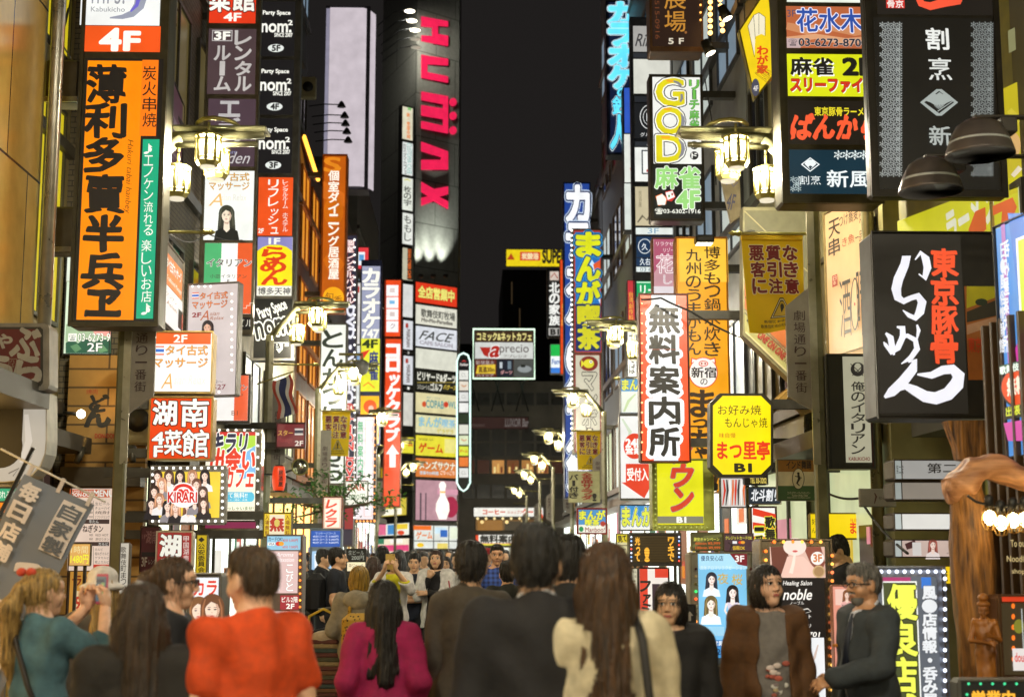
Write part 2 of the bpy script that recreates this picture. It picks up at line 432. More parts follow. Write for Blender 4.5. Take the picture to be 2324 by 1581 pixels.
FACX = 3.9
def sign(name, label, rect, Y, panels, Y1=None, th=.22, case='3a3833', lit=True, gain=1.0, frame=3, arms=0, group=None, cat='sign', shape=None, metal=.3, bulbs=None, post=False, rough=.45, armz=(.12, .88), legs=False):
    """a sign of real thickness; panels: (rect or None, colour, items [, lit])"""
    x0, y0, x1, y1 = rect
    pl = Plane(x0, y0, x1, y1, Y, Y1)
    a, b, c, e = pl.rect(*rect)
    pl.zb = c if not legs else 0.0
    root = thing(name, label, cat, (pl.O.x, pl.O.y, c if not legs else 0.0), pl.ang, group)
    a, b, c, e = pl.rect(*rect)
    cm = paint(case, rough, metal, .3, 7)
    mb = MB(); fw = frame * pl.Y / F
    if shape:
        pts = [pl.uv(*p) for p in shape]
        mb.prism(pts, -th, 0, cm)
    else:
        mb.box(a, b, 0, th, c, e, cm, min(.02, th * .2))
        if frame:
            pr = .022
            for q in ((a, b, c, c + fw), (a, b, e - fw, e), (a, a + fw, c + fw, e - fw), (b - fw, b, c + fw, e - fw)):
                mb.box(q[0], q[1], -pr, .003, q[2], q[3], cm)
    mb.build('cabinet', root)
    for p in panels:
        mb = MB(); fc = Face(pl, mb, .003, lit if len(p) < 4 else p[3], gain)
        if p[0]:
            q = pl.rect(*p[0]); mb.box(q[0], q[1], -fc.d - .004, .001, q[2], q[3], fc.mat(p[1], True)); fc.d += .005
        elif shape and p[1]:
            cx = sum(t[0] for t in shape) / len(shape); cy = sum(t[1] for t in shape) / len(shape); k = frame
            sh = [(t[0] + (k if t[0] < cx else -k) * (1 if abs(t[0] - cx) > k else 0), t[1] + (k if t[1] < cy else -k)) for t in shape]
            mb.poly([pl.uv(*t) for t in sh], fc.nxt(), fc.mat(p[1], True))
        fc.draw(p[2])
        mb.build('face_panel', root)
    if arms:                                         # brackets back to the facade
        mb = MB(); side = -1 if arms < 0 else 1; am = paint('4a4840', .5, .5, .3, 8)
        gap = FACX - abs(pl.O.x) - (b - a) / 2 + .05
        if gap > .02:
            for t in armz:
                mb = MB(); z = c + (e - c) * t
                if side < 0: mb.box(a - gap, a, th * .25, th * .75, z - .05, z + .05, am)
                else: mb.box(b, b + gap, th * .25, th * .75, z - .05, z + .05, am)
                mb.build('bracket', root)
    if legs:
        for q in (a + .06, b - .06):
            mb = MB(); mb.box(q - .014, q + .014, .02, .05, 0.0, c + .02, paint('6f6c64', .4, .6)); mb.build('leg', root)
    if bulbs:
        bulb_row(root, pl, bulbs)
    root['_pl'] = 0
    return root, pl
BULB = {}
def bulb_row(root, pl, spec):
    """spec: list of (x, y, radius in picture units, colour, strength)"""
    for (x, y, r, col, s) in spec:
        k = (col, s, r, round(pl.Y, 1))
        u, v = pl.uv(x, y)
        if k not in BULB:
            mb = MB(); mb.ball((0, 0, 0), r * pl.Y / F, glow(col, s), 6)
            o = mb.build('bulb', root); BULB[k] = o.data
        else: o = link('bulb', BULB[k], root)
        o.location = (u, -.03 - r * pl.Y / F * .6, v)
def line_px(x0, y0, x1, y1, n):
    return [(x0 + (x1 - x0) * i / max(1, n - 1), y0 + (y1 - y0) * i / max(1, n - 1)) for i in range(n)]
# ------------------------------------------------------------------ ground
def struct(name, mb, **k):
    o = mb.build(name, **k); o['kind'] = 'structure'; return o
mb = MB(); asph = paint('3b3a38', .42, 0, .35, 14, .35)
mb.add([(-60, -30, 0), (60, -30, 0), (60, 400, 0), (-60, 400, 0)], [(0, 1, 2, 3)], asph); struct('ground', mb)
pav = brickmat('6d675b', '7a7364', '45423c', 2.2, .5, .25, .55, ms=.012)
def pavmat():
    m = brickmat('6d675b', '7a7364', '45423c', 2.5, .5, .25, .5, ms=.014).copy(); nt = m.node_tree
    for l in list(nt.links):
        if l.to_node.type == 'TEX_BRICK' and l.to_socket.name == 'Vector': nt.links.remove(l)
    tc = [n for n in nt.nodes if n.type == 'TEX_COORD'][0]; t = [n for n in nt.nodes if n.type == 'TEX_BRICK'][0]
    nt.links.new(tc.outputs['Object'], t.inputs['Vector']); return m
pm = pavmat()
for s in (-1, 1):
    mb = MB(); a, b = sorted((s * 2.75, s * 4.1))
    mb.add([(a, -20, .004), (b, -20, .004), (b, 66, .004), (a, 66, .004)], [(0, 1, 2, 3)], pm); struct('pavement', mb)
    mb = MB(); a, b = sorted((s * 2.60, s * 2.745)); mb.add([(a, -20, .004), (b, -20, .004), (b, 66, .004), (a, 66, .004)], [(0, 1, 2, 3)], paint('8a877e', .6)); struct('kerb', mb)

# ------------------------------------------------------------------ buildings along the street
def window_part(root, pl_pts, frame_m, pane_m, th=.05):
    """window on a street facade: x plane, y0..y1, z0..z1, side (+1 faces +x)"""
    x, y0, y1, z0, z1, s = pl_pts
    mb = MB(); w = .05
    for q in ((y0, y1, z0, z0 + w), (y0, y1, z1 - w, z1), (y0, y0 + w, z0 + w, z1 - w), (y1 - w, y1, z0 + w, z1 - w), ((y0 + y1) / 2 - .02, (y0 + y1) / 2 + .02, z0 + w, z1 - w)):
        mb.box(x, x + s * th, q[0], q[1], q[2], q[3], frame_m)
    f = mb.build('window', root)
    mb = MB(); mb.box(x + s * .004, x + s * .018, y0 + w, y1 - w, z0 + w, z1 - w, pane_m); mb.build('pane', f)
    return f
def street_building(label, side, Y0, Y1, H, wall, setb=0.0, floors=(), shop=None, trim='4a463c', depth=7, name='building', cat='building', pipes=(), ledge=True):
    """side -1 left, +1 right. floors: (z0, z1, n, pane material); shop: list of (y0, y1, z0, z1, material)"""
    x = side * (FACX + setb); s = -side
    root = thing(name, label, cat, (x + side * depth / 2, (Y0 + Y1) / 2, 0)); ox, oy = root.location.x, root.location.y
    mb = MB(); a, b = sorted((x, x + side * depth)); mb.box(a - ox, b - ox, Y0 - oy, Y1 - oy, 0, H, wall); mb.build('wall', root)
    tm = paint(trim, .5, .3, .3, 6)
    if ledge:
        for z in np.arange(3.2, H, 3.1):
            mb = MB(); q = sorted((x - ox, x + s * .09 - ox)); mb.box(q[0], q[1], Y0 + .02 - oy, Y1 - .02 - oy, z, z + .14, tm); mb.build('ledge', root)
    for (z0, z1, n, pm_) in floors:
        w = (Y1 - Y0) / n
        for i in range(n): window_part(root, (x - ox, Y0 + w * (i + .14) - oy, Y0 + w * (i + .86) - oy, z0, z1, s), tm, pm_[i % len(pm_)] if isinstance(pm_, list) else pm_)
    for (y0, y1, z0, z1, m) in (shop or []):
        mb = MB(); q = sorted((x - ox, x + s * .03 - ox)); mb.box(q[0], q[1], y0 - oy, y1 - oy, z0, z1, m); fo = mb.build('shop_window', root)
        rr = random.Random(int(y0 * 13 + side)); pc = ['b8382c', 'd8b83a', 'e8e4d8', '2a4a8a', '3a2a24', 'c87a8a', '2a6a4a', '8a4a1c', '1e1c1a', 'd8641c']
        yy = y0 + .1
        while yy < y1 - .5 and y0 > 2:
            w_ = rr.uniform(.35, 1.0); h_ = rr.uniform(.5, 1.5); zz = rr.uniform(z0, max(z0 + .05, z1 - h_)); mb = MB(); x1, x2 = x + s * .032 - ox, x + s * .05 - ox; q = sorted((x1, x2)); ps = 1 if rr.random() < .5 else .8
            mb.box(q[0], q[1], yy - oy, min(yy + w_, y1) - oy, zz, zz + h_, glow(rr.choice(pc), .8, False)); q = sorted((x2, x2 + s * .006))
            for _ in range(3):
                a_ = yy + rr.uniform(.03, w_ * .4); b_ = a_ + rr.uniform(.1, w_ * .5); c_ = zz + rr.uniform(.03, h_ * .7); mb.box(q[0], q[1] + _ * .002 * (1 if s > 0 else 0), a_ - oy, min(b_, yy + w_ - .02) - oy, c_, min(c_ + rr.uniform(.08, .4), zz + h_ - .02), glow(rr.choice(pc), .9, False))
            mb.build('poster', fo); yy += w_ + rr.uniform(.02, .5)
        mb = MB(); 
        for k in range(4):
            yy = y0 + (y1 - y0) * k / 3; q = sorted((x + s * .03 - ox, x + s * .07 - ox)); mb.box(q[0], q[1], yy - .03 - oy, yy + .03 - oy, z0, z1, tm)
        q = sorted((x - ox, x + s * .5 - ox)); mb.box(q[0], q[1], y0 - oy, y1 - oy, z1 + .02, z1 + .2, tm); mb.build('shop_frame', root)
    for (yy, z0, z1, r, h) in pipes:
        mb = MB(); mb.tube([(x + s * (r + .03) - ox, yy - oy, z0), (x + s * (r + .03) - ox, yy - oy, z1)], r, paint(h, .3, .7, .3, 5), 10); mb.build('pipe', root)
    return root
dimw = glassmat('14161a'); warm = glow('d8a24a', .7); cool = glow('c9d3cc', .7); swarm = glow('f0c070', 2.6); scool = glow('dfe8dc', 2.6); sgrn = glow('e4e8c0', 2.4); amb = glow('e8962a', .8); grn = glow('cfd8a8', .7); dimy = glow('6a5c30', .5); blu = glow('8fa6b8', .5)
tan = brickmat('ecca74', 'e2be66', '2c2412', .8, .9, 1.3, .2, ms=.010, metal=.1)
street_building('tan glossy panel clad building at the left edge', -1, 2, 12.6, 15, tan, floors=(), shop=[(5, 11.5, .5, 2.7, swarm)], pipes=[(12.62, 0, 15, .06, 'b8b4a8')], ledge=False)
street_building('dark brick building with a slim yellow stair light behind the orange sign', -1, 16.96, 21.2, 17, brickmat('6a6048', '74694e', '3a352c', 3, .5, .2), floors=[(4.0, 5.6, 2, dimw), (7.2, 8.8, 2, dimy), (10.4, 12, 2, dimw)], shop=[(17.3, 21, .4, 2.6, sgrn)], pipes=[(17.2, 0, 15, .05, '6a675c'), (17.5, 0, 15, .04, '8a8578')])
# alcove behind the orange sign: set back yellow stairwell
street_building('set back narrow building with yellow stairwell strips between tan and brick buildings', -1, 12.75, 16.9, 15, paint('8a7c50', .4, .2, .35, 3), setb=1.0, floors=[(4.2, 6.8, 2, glow('d8c41e', .75)), (7.4, 10.2, 2, glow('d8c41e', .75))], shop=[(13, 16.6, .3, 2.7, glow('e0a040', .8))], pipes=[(14.2, 3, 15, .07, 'b4b4ae'), (15.1, 3, 15, .05, '8a8a80')])
wood = brickmat('a8803e', 'b58c48', '5a4220', 1.0, 2.4, .22, .6, ms=.012)
pl = Plane(148, 806, 330, 1300, 16.8); a, b, c, e = pl.rect(148, 806, 330, 1262)
rt = thing('wooden_shopfront', 'warm lit board wall with black brush lettering and red roman letters', 'shopfront', (pl.O.x, 16.8, 0))
mb = MB(); mb.box(a, b, 0, .12, 0, e, wood)
fc = Face(pl, mb, .004, False); fc.draw([('T', '焼肉', 196, 883, 222, 894, 'a83a24'), ('T', 'ど', 204, 896, 246, 934, '1a1712', {'b': .04, 'warp': .04}), ('T', 'ん', 194, 918, 250, 968, '1a1712', {'b': .05, 'warp': .04}), ('T', 'DON-DON', 216, 984, 264, 994, 'a8341c', {'b': .03})]); mb.build('wall', rt)
mb = MB(); q = pl.rect(150, 1062, 330, 1105); mb.box(q[0], q[1], -.25, .0, q[2], q[3], paint('3c362a', .5)); mb.build('awning', rt)
def wall_spot(px, py, Y, aim, col='ffd690', e=60, name='wall_lamp', label='', r=.045, lit=True, size=70):
    p = at(px, py, Y); t = thing(name, label, 'lamp', p)
    d = Vector(aim).normalized()
    mb = MB(); bm = paint('3b372c', .4, .5); mb.tube([-d * .10, d * .02, d * .09], [r * .8, r, r * 1.15], bm, 12); mb.tube([(0, 0, 0), (0, .1, -.05)], .012, bm, 6); mb.build('lamp_body', t)
    mb = MB(); mb.tube([d * .085, d * .094], r * .95, glow(col, 6.0 if lit else .3), 12); mb.build('bulb', t)
    if e:
        l = bpy.data.lights.new('lamp_light', 'SPOT'); l.energy = e; l.color = hexc(col)[:3]; l.spot_size = math.radians(size); l.spot_blend = .6; l.shadow_soft_size = .05
        lo = bpy.data.objects.new('lamp_light', l); COL.objects.link(lo); lo.parent = t; lo.location = d * .11; lo.rotation_euler = d.to_track_quat('-Z', 'Y').to_euler()
    return t
wall_spot(181, 1032, 16.2, (.2, .5, .9), 'ffc870', 30, label='black spotlight aimed up the wooden board wall')
t = thing('wall_lamp', 'round bare bulb glowing beside the black brush lettering', 'lamp', at(184, 939, 16.4)); mb = MB(); mb.ball((0, 0, 0), .05, glow('fff0c8', 14), 8); mb.build('bulb', t); mb = MB(); mb.tube([(-.05, 0, 0), (-.2, .05, .02), (-.25, .35, .02)], .02, DARK()); mb.build('arm', t)
wall_spot(300, 1030, 16.0, (-.2, .5, .9), 'ffc870', 18, label='black spotlight low on the wall right of the lamp post')
stone = paint('7d745c', .6, 0, .4, 2.5, .3)
street_building('stained stone building behind the party room panels', -1, 21.3, 31.2, 13, stone, floors=[(3.6, 5, 4, [dimw, cool, dimw, grn]), (6.6, 8, 4, [dimw, dimy, dimw, cool]), (9.6, 11, 4, dimw)], shop=[(21.6, 26, .3, 2.7, scool), (26.5, 31, .3, 2.7, swarm)])
street_building('orange lit building with amber blinds beside the black panels', -1, 31.3, 37.4, 11.0, paint('5a3312', .5, 0, .3, 3), depth=.55, floors=[(3.4, 5.2, 3, amb), (5.6, 7.8, 3, amb), (8.2, 10.4, 3, amb)], shop=[(31.6, 36, .3, 2.8, swarm)], trim='a8621a')
mb = MB(); t = thing('neon_tube', 'slanting amber tube light under the orange building roofline', 'light', at(706, 360, 31.5)); p0 = at(690, 310, 31.2) - t.location; p1 = at(722, 408, 33.2) - t.location; mb.tube([p0, p1], .05, glow('ffb43c', 2.5), 8); mb.build('tube', t); mb = MB(); mb.tube([p0 + Vector((-.08, 0, .02)), p1 + Vector((-.08, 0, .02))], .06, paint('7a4412')); mb.build('rail', t)
street_building('tall dark concrete tower rising behind the orange lit building', -1, 31.5, 37.3, 34, paint('4a4742', .6, 0, .3, 2), setb=.6, floors=[(12, 14, 3, dimw), (15.5, 17.5, 3, [dimw, dimw, blu])])
street_building('low dark building under the white billboard', -1, 37.5, 47, 12, paint('55524b', .6, 0, .25, 2), floors=[(3.4, 5, 4, [cool, dimw, grn]), (6.4, 8, 4, dimw), (9.0, 10.6, 4, [blu, dimw])], shop=[(37.8, 46.8, .3, 2.8, scool)])
street_building('pale narrow building past the billboard lit from its shops', -1, 47.1, 58, 15, paint('6d6a60', .6, 0, .3, 2), floors=[(3.4, 5, 4, cool), (6.4, 8, 4, [grn, warm]), (9.5, 11, 4, [blu, cool])], shop=[(47.3, 57.8, .3, 2.8, scool)])
pl = Plane(735, 12, 850, 460, 49); a, b, c, e = pl.rect(738, 14, 846, 430); 
bb = thing('billboard', 'huge blank white billboard glowing over the left rooftops', 'billboard', (pl.O.x, 46.9 - 1.2, c)); bb.location.y = 46.0
pl = Plane(735, 12, 850, 460, 44.0); a, b, c, e = pl.rect(736, 14, 846, 430); bb.location = (pl.O.x, 44.0, c); 
mb = MB(); mb.box(a, b - .12, .0, .8, 0, e - c, paint('55525a', .5)); mb.build('cabinet', bb)
mb = MB(); q = pl.rect(746, 20, 848, 424); n = 12; xs = [q[0] + (q[1] - q[0]) * k / n for k in range(n + 1)]; ys = [-.03 - .25 * max(0, 1 - k / n * 1.2) ** 2 * 0 + .6 * max(0, (k / n - .72) / .28) ** 2 for k in range(n + 1)]
for k in range(n): mb.add([(xs[k], ys[k] - .05, q[2] - c), (xs[k + 1], ys[k + 1] - .05, q[2] - c), (xs[k + 1], ys[k + 1] - .05, q[3] - c), (xs[k], ys[k] - .05, q[3] - c)], [(0, 1, 2, 3)], glow('c4b9c0', .95), True)  # floodlight on the billboard is put in as the face's own glow
mb.build('face_panel', bb); mb = MB(); q = pl.rect(737, 20, 745, 424); mb.box(q[0], q[1], -.02, .01, q[2] - c, q[3] - c, glow('8a8698', .9)); mb.build('face_panel', bb)
for i, (x, y) in enumerate([(775, 238), (782, 262), (784, 280), (787, 298), (790, 318)]):
    t = thing('billboard_lamp', 'small black lamp on a thin arm in front of the white billboard', 'lamp', at(x, y, 42), 0, 'lamps in front of the white billboard')
    mb = MB(); mb.tube([(0, 0, 0), (-.5, .02, .02), (-1.0, .1, -.02)], .018, DARK(), 6); mb.build('arm', t)
    mb = MB(); mb.lathe([(.02, .12), (.06, .08), (.13, -.05), (.14, -.07)], (0, 0, 0), DARK(), 10); mb.build('lamp_shade', t)
# right side
street_building('yellow fronted building behind the black ramen sign', 1, 2, 13.0, 14, paint('5c5636', .5, .1, .3, 3), setb=.6, floors=[(3.2, 4.6, 5, [grn, dimw])], shop=[(8.5, 10.6, .2, 2.5, glow('e8b060', .8)), (11.0, 12.8, .3, 2.6, grn)], pipes=[(11.6, 0, 13, .05, 'b0a878'), (12.2, 0, 13, .04, '8a8260')])
street_building('olive walled building behind the yellow warning banner', 1, 13.1, 19.4, 16, paint('8c8458', .5, .1, .3, 3), floors=[(3.2, 4.8, 4, [dimw, dimy]), (6.4, 8, 4, [dimw, dimw, dimy]), (9.5, 11.1, 4, dimw)], shop=[(13.4, 19.2, .3, 2.6, grn)], pipes=[(13.3, 0, 15, .06, 'a8a078'), (16, 0, 15, .05, '5f5a44')])
street_building('pale building with lit stair landings behind the mahjong sign', 1, 19.5, 26.6, 17, paint('8f9292', .5, 0, .3, 3), floors=[(3.2, 5, 3, [cool, dimw]), (6.0, 7.8, 3, [cool, blu, dimw]), (8.8, 10.6, 3, [blu, cool]), (11.6, 13.2, 3, [cool, dimw])], shop=[(19.8, 26.4, .3, 2.7, scool)], trim='4b4d50')
street_building('tall slim building lit blue by the cyan neon', 1, 26.8, 41.5, 20, paint('6e6f72', .5, 0, .3, 2), floors=[(3.2, 5, 5, [cool, grn, dimw]), (6.0, 7.8, 5, [dimw, blu]), (9, 10.8, 5, [cool, dimw]), (12, 13.8, 5, dimw), (15, 16.8, 5, [blu, dimw])], shop=[(27, 41.2, .3, 2.7, scool)], trim='7c6a5c')
street_building('lower far building at the end of the right row', 1, 41.7, 60, 13.2, paint('4c4844', .6, 0, .3, 2), floors=[(3.2, 5, 5, [cool, warm]), (6, 7.8, 5, [dimw, cool]), (9, 10.8, 5, dimw)], shop=[(42, 59.5, .3, 2.7, scool)])
street_building('tan building of the street behind the viewer', -1, -24, 1.9, 14, tan, floors=[(3.4, 5, 8, [cool, dimw, warm])], shop=[(-22, -11, .3, 2.8, glow('f4d8a0', 3.2)), (-10, 1, .3, 2.8, glow('f0f0e0', 3.2))])  # unseen stretch of street; lit shop windows added to brighten the foreground
street_building('grey building of the street behind the viewer', 1, -24, 1.9, 14, paint('6d6a60', .6, 0, .3, 2), floors=[(3.4, 5, 8, [warm, dimw, cool])], shop=[(-22, -11, .3, 2.8, glow('f0f0e0', 3.2)), (-10, 1, .3, 2.8, glow('f4d8a0', 3.2))])  # out of view too; glowing shopfronts added as light on the near figures
# ------------------------------------------------------------------ street end
def prism_building(name, label, foot, H, m, parts=()):
    cx = sum(p[0] for p in foot) / len(foot); cy = sum(p[1] for p in foot) / len(foot)
    t = thing(name, label, 'building', (cx, cy, 0)); mb = MB(); n = len(foot)
    a = sum(foot[i][0] * foot[(i + 1) % n][1] - foot[(i + 1) % n][0] * foot[i][1] for i in range(n))
    if a < 0: foot = foot[::-1]
    vs = [(p[0] - cx, p[1] - cy, 0) for p in foot] + [(p[0] - cx, p[1] - cy, H) for p in foot]
    mb.add(vs, [tuple(range(n, 2 * n))] + [(i, (i + 1) % n, n + (i + 1) % n, n + i) for i in range(n)], m); mb.build('wall', t); return t
p0 = at(853, 1262, 86); p1 = at(934, 1262, 80); p2 = at(1036, 1262, 82)
hm = brickmat('9a9c94', 'a0a29a', '6a6c66', .35, 1.4, .9, .6, ms=.012)
hb = prism_building('building', 'tall grey tiled corner tower with giant red letters', [(p0.x, p0.y), (p1.x, p1.y), (p2.x, p2.y), (p2.x, 96), (p0.x, 96)], 40, hm)
def on_building(root, pl, rect, col, items, name='sign_panel', th=.15, lit=True, gain=1.0, frame='4a4038'):
    mb = MB(); a, b, c, e = pl.rect(*rect); o = root.location
    fc = Face(pl, mb, .09, lit, gain)
    mb.box(a, b, -.08, .02, c, e, paint(frame)); 
    w = .05; mb.box(a + w, b - w, -.1, -.07, c + w, e - w, fc.mat(col, True)); fc.d = .104; fc.draw(items)
    g = mb.build(name, root); g.location = (pl.O.x - o.x, pl.O.y - o.y, pl.zb - o.z); g.rotation_euler = (0, 0, pl.ang - root.rotation_euler.z)
    return g
hp = Plane(934, 600, 1036, 640, 79.97, 81.97)
on_building(hb, hp, (940, 645, 1036, 693), 'd8381e', [('T', '全店営業中', 947, 655, 1028, 680, 'e4dc72', {'b': .05, 'o': ('8a2a14', .03)})])
on_building(hb, hp, (940, 695, 1036, 742), 'd6d4c4', [('T', '歌舞伎町牧場', 953, 706, 1030, 724, '33332c', {'b': .02}), ('T', 'Mo-Mo-Paradise', 954, 726, 1024, 734, '6a665c', {'b': .05})])
on_building(hb, hp, (940, 743, 1036, 792), 'd3d6dc', [('T', 'FACE', 948, 754, 1028, 774, '33342f', {'sh': .5, 'b': .01}), ('T', 'CAFE SALON', 950, 777, 1024, 785, 'a8a4ac', {'b': .06})])
on_building(hb, hp, (940, 793, 1036, 841), 'd2d2c2', [])
on_building(hb, hp, (940, 843, 1036, 890), '26261f', [('T', 'ビリヤード&ダーツ', 945, 847, 1032, 866, 'e6e4d4', {'b': .03}), ('L', [(944, 868), (1032, 868)], 1, 'c8b050'), ('T', 'シミュレーション', 945, 873, 975, 884, 'e0dccc'), ('T', 'ゴルフ', 974, 870, 1000, 887, 'e6e4d4', {'b': .03}), ('T', 'バグース', 1003, 874, 1032, 885, 'd8bc48', {'b': .02})])
on_building(hb, hp, (940, 892, 1036, 940), 'd6cc9c', [('T', '新宿コパボウル', 966, 900, 996, 906, '6a8a8c'), ('E', 960, 917, 5, 6.5, 'c8502a'), ('T', 'COPAB', 964, 909, 1004, 926, '3a8a94', {'b': .02}), ('E', 1009, 918, 5.5, 6.5, 'c8402a'), ('T', 'WL', 1014, 912, 1032, 926, '3a8a94', {'b': .02})])
on_building(hb, hp, (940, 942, 1036, 986), 'd6d2a8', [('T', 'まんが', 948, 946, 998, 968, '8ab8cc', {'b': .05, 'o': ('d8cc58', .04)}), ('T', '喫茶', 1000, 952, 1030, 970, '8ab8cc', {'b': .03}), ('T', 'ゲラゲラ', 988, 974, 1026, 984, 'c8b850', {'b': .03})])
on_building(hb, hp, (940, 988, 1036, 1037), 'dcd23a', [('T', '地球最大!!', 947, 994, 980, 1000, '5a4a20'), ('T', 'ゲーム', 948, 1006, 1002, 1027, 'c8481e', {'b': .04}), ('R', 1006, 996, 1030, 1028, 'e0d880')])
on_building(hb, hp, (940, 1039, 1036, 1085), 'd07a3c', [('T', 'メンズサウナ', 949, 1047, 1030, 1065, 'f0e8d0', {'b': .03, 'o': ('4a4438', .03)}), ('T', '営業中24時間', 950, 1069, 992, 1077, 'b8d0d8', {'b': .02}), ('T', 'ごりっごり', 996, 1068, 1028, 1077, 'f0e4d4', {'b': .02})])
on_building(hb, hp, (940, 1088, 1036, 1182), 'b08890', [('R', 950, 1118, 954, 1180, '5a4a50'), ('R', 962, 1118, 965, 1180, '5a4a50'), ('R', 990, 1110, 1036, 1122, 'c890a0'), ('E', 1020, 1150, 16, 24, '9c2a44'), ('E', 1001, 1102, 8, 10, 'fbf6ec'), ('R', 995, 1104, 1007, 1130, 'fbf6ec'), ('R', 995, 1114, 1007, 1118, 'e8b868'), ('G', [(995, 1124), (1007, 1124), (1015, 1142), (1016, 1158), (1009, 1178), (992, 1178), (985, 1158), (986, 1142)], 'fbf6ec')], gain=1.05)
on_building(hb, hp, (936, 1190, 1036, 1246), 'd8dcd4', [('R', 936, 1192, 976, 1202, 'e8702a'), ('T', 'ゲーム', 942, 1206, 978, 1222, 'd8702a', {'b': .04}), ('R', 980, 1192, 982, 1246, '3a3a38'), ('R', 984, 1196, 1010, 1210, 'c8e0ec'), ('R', 996, 1202, 1012, 1218, '3a6ab8'), ('R', 1014, 1190, 1016, 1246, '3a3a38'), ('R', 936, 1226, 1036, 1228, '3a3a38'), ('R', 1018, 1196, 1034, 1222, 'e0e8d0'), ('E', 950, 1236, 8, 5, 'e8c02a'), ('R', 988, 1232, 1012, 1244, 'e0cc6a')])
cl = Plane(905, 600, 938, 600, 79.0, 79.6)
ct = thing('stacked_sign', 'vertical column of small white tenant panels left of the giant red letters', 'sign', (cl.O.x, cl.O.y, 2))
cps = [((910, 243, 936, 320), 'd4ceb4', [('V', '第二東亜会館', 920, 258, 928, 316, 'd8742a', {'b': .02}), ('R', 922, 246, 930, 252, '7ab46a')]), ((910, 323, 936, 400), 'd6dad6', [('T', 'CUSTOMA CAFE', 921, 326, 932, 396, '7ab0a8', {'rot': -90}), ('V', 'カスタマカフェ', 912, 328, 919, 396, '4a4a48', {'b': .01})]), ((910, 403, 936, 480), 'd8dcd0', [('V', '枚の宇', 914, 424, 930, 468, '2f302a', {'b': .02}), ('S', [(914, 410, 2), (922, 408, 3), (928, 412, 2)], 'c8c060')]), ((910, 483, 936, 557), 'dadcd4', [('V', 'ももし', 915, 490, 930, 548, '2f302a', {'b': .01})]), ((910, 562, 936, 638), 'b8b49c', [('R', 922, 564, 936, 636, '26241c'), ('T', 'GRAN CYBER CAFE', 923, 566, 930, 632, 'e06a2a', {'rot': -90, 'b': .02})]), ((911, 644, 936, 722), 'cfcfcc', []), ((912, 726, 936, 795), 'd0d2d6', [('R', 918, 734, 924, 744, 'a8382c'), ('T', 'MARUHAN', 920, 748, 928, 788, '5a4a48', {'rot': -90, 'b': .03})]), ((912, 797, 936, 804), '2a2824', [('T', '2', 922, 798, 927, 803, 'e0e0d8')]), ((912, 806, 936, 875), 'd0d2d6', [('R', 918, 814, 924, 824, 'a8382c'), ('T', 'MARUHAN', 920, 828, 928, 868, '5a4a48', {'rot': -90, 'b': .03})]), ((912, 877, 936, 885), '2a2824', [('T', '1', 922, 878, 927, 884, 'e0e0d8')]), ((912, 889, 936, 968), 'c8c6bc', []), ((908, 990, 938, 1030), 'd8d038', [('T', 'ーム', 912, 1000, 934, 1012, 'c8481e', {'b': .04})])]
mb = MB(); q = cl.rect(907, 240, 938, 1032); mb.box(q[0], q[1], .0, .3, q[2] - 2, q[3] - 2, paint('4a4a46')); g = mb.build('cabinet', ct); g.rotation_euler = (0, 0, cl.ang)
for r_, c_, it in cps: on_building(ct, cl, r_, c_, it, 'face_panel')
red = glow('e0204e', 1.0)
P_ = lambda pts: [hp.uv(*p) for p in pts]
letters = [[[(954, 39), (954, 62), (979, 64), (979, 84), (954, 82), (954, 95), (1014, 106), (1014, 83), (991, 79), (991, 60), (1014, 62), (1014, 50)]], [[(954, 126), (954, 178), (1014, 189), (1014, 175), (967, 165), (967, 147), (1014, 150), (1014, 135)]],
    [[(954, 209), (954, 228), (1004, 238), (1004, 248), (954, 240), (954, 263), (1004, 272), (1004, 287), (954, 276), (954, 292), (1014, 304), (1014, 220)]], [[(954, 323), (1014, 345), (1014, 386), (954, 386), (954, 364), (998, 364), (1000, 358), (954, 344)]], [[(954, 414), (982, 430), (1014, 424), (1014, 442), (994, 448), (1014, 458), (1014, 475), (983, 457), (954, 468), (954, 450), (970, 446), (954, 436)]]]
for i, ls in enumerate(letters):
    mb = MB()
    for l in ls: mb.prism(P_(l), -.02, .14, red)
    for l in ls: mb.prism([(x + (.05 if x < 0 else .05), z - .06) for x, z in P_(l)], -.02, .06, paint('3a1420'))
    if i == 2:
        for cy in (233, 264, 297): mb.prism([hp.uv(1026 + 7.5 * math.cos(k * .45), cy + 9 * math.sin(k * .45)) for k in range(14)], -.02, .14, red)
    g = mb.build('giant_letter', hb); g.location = (hp.O.x - hb.location.x, hp.O.y - hb.location.y, 0); g.rotation_euler = (0, 0, hp.ang)
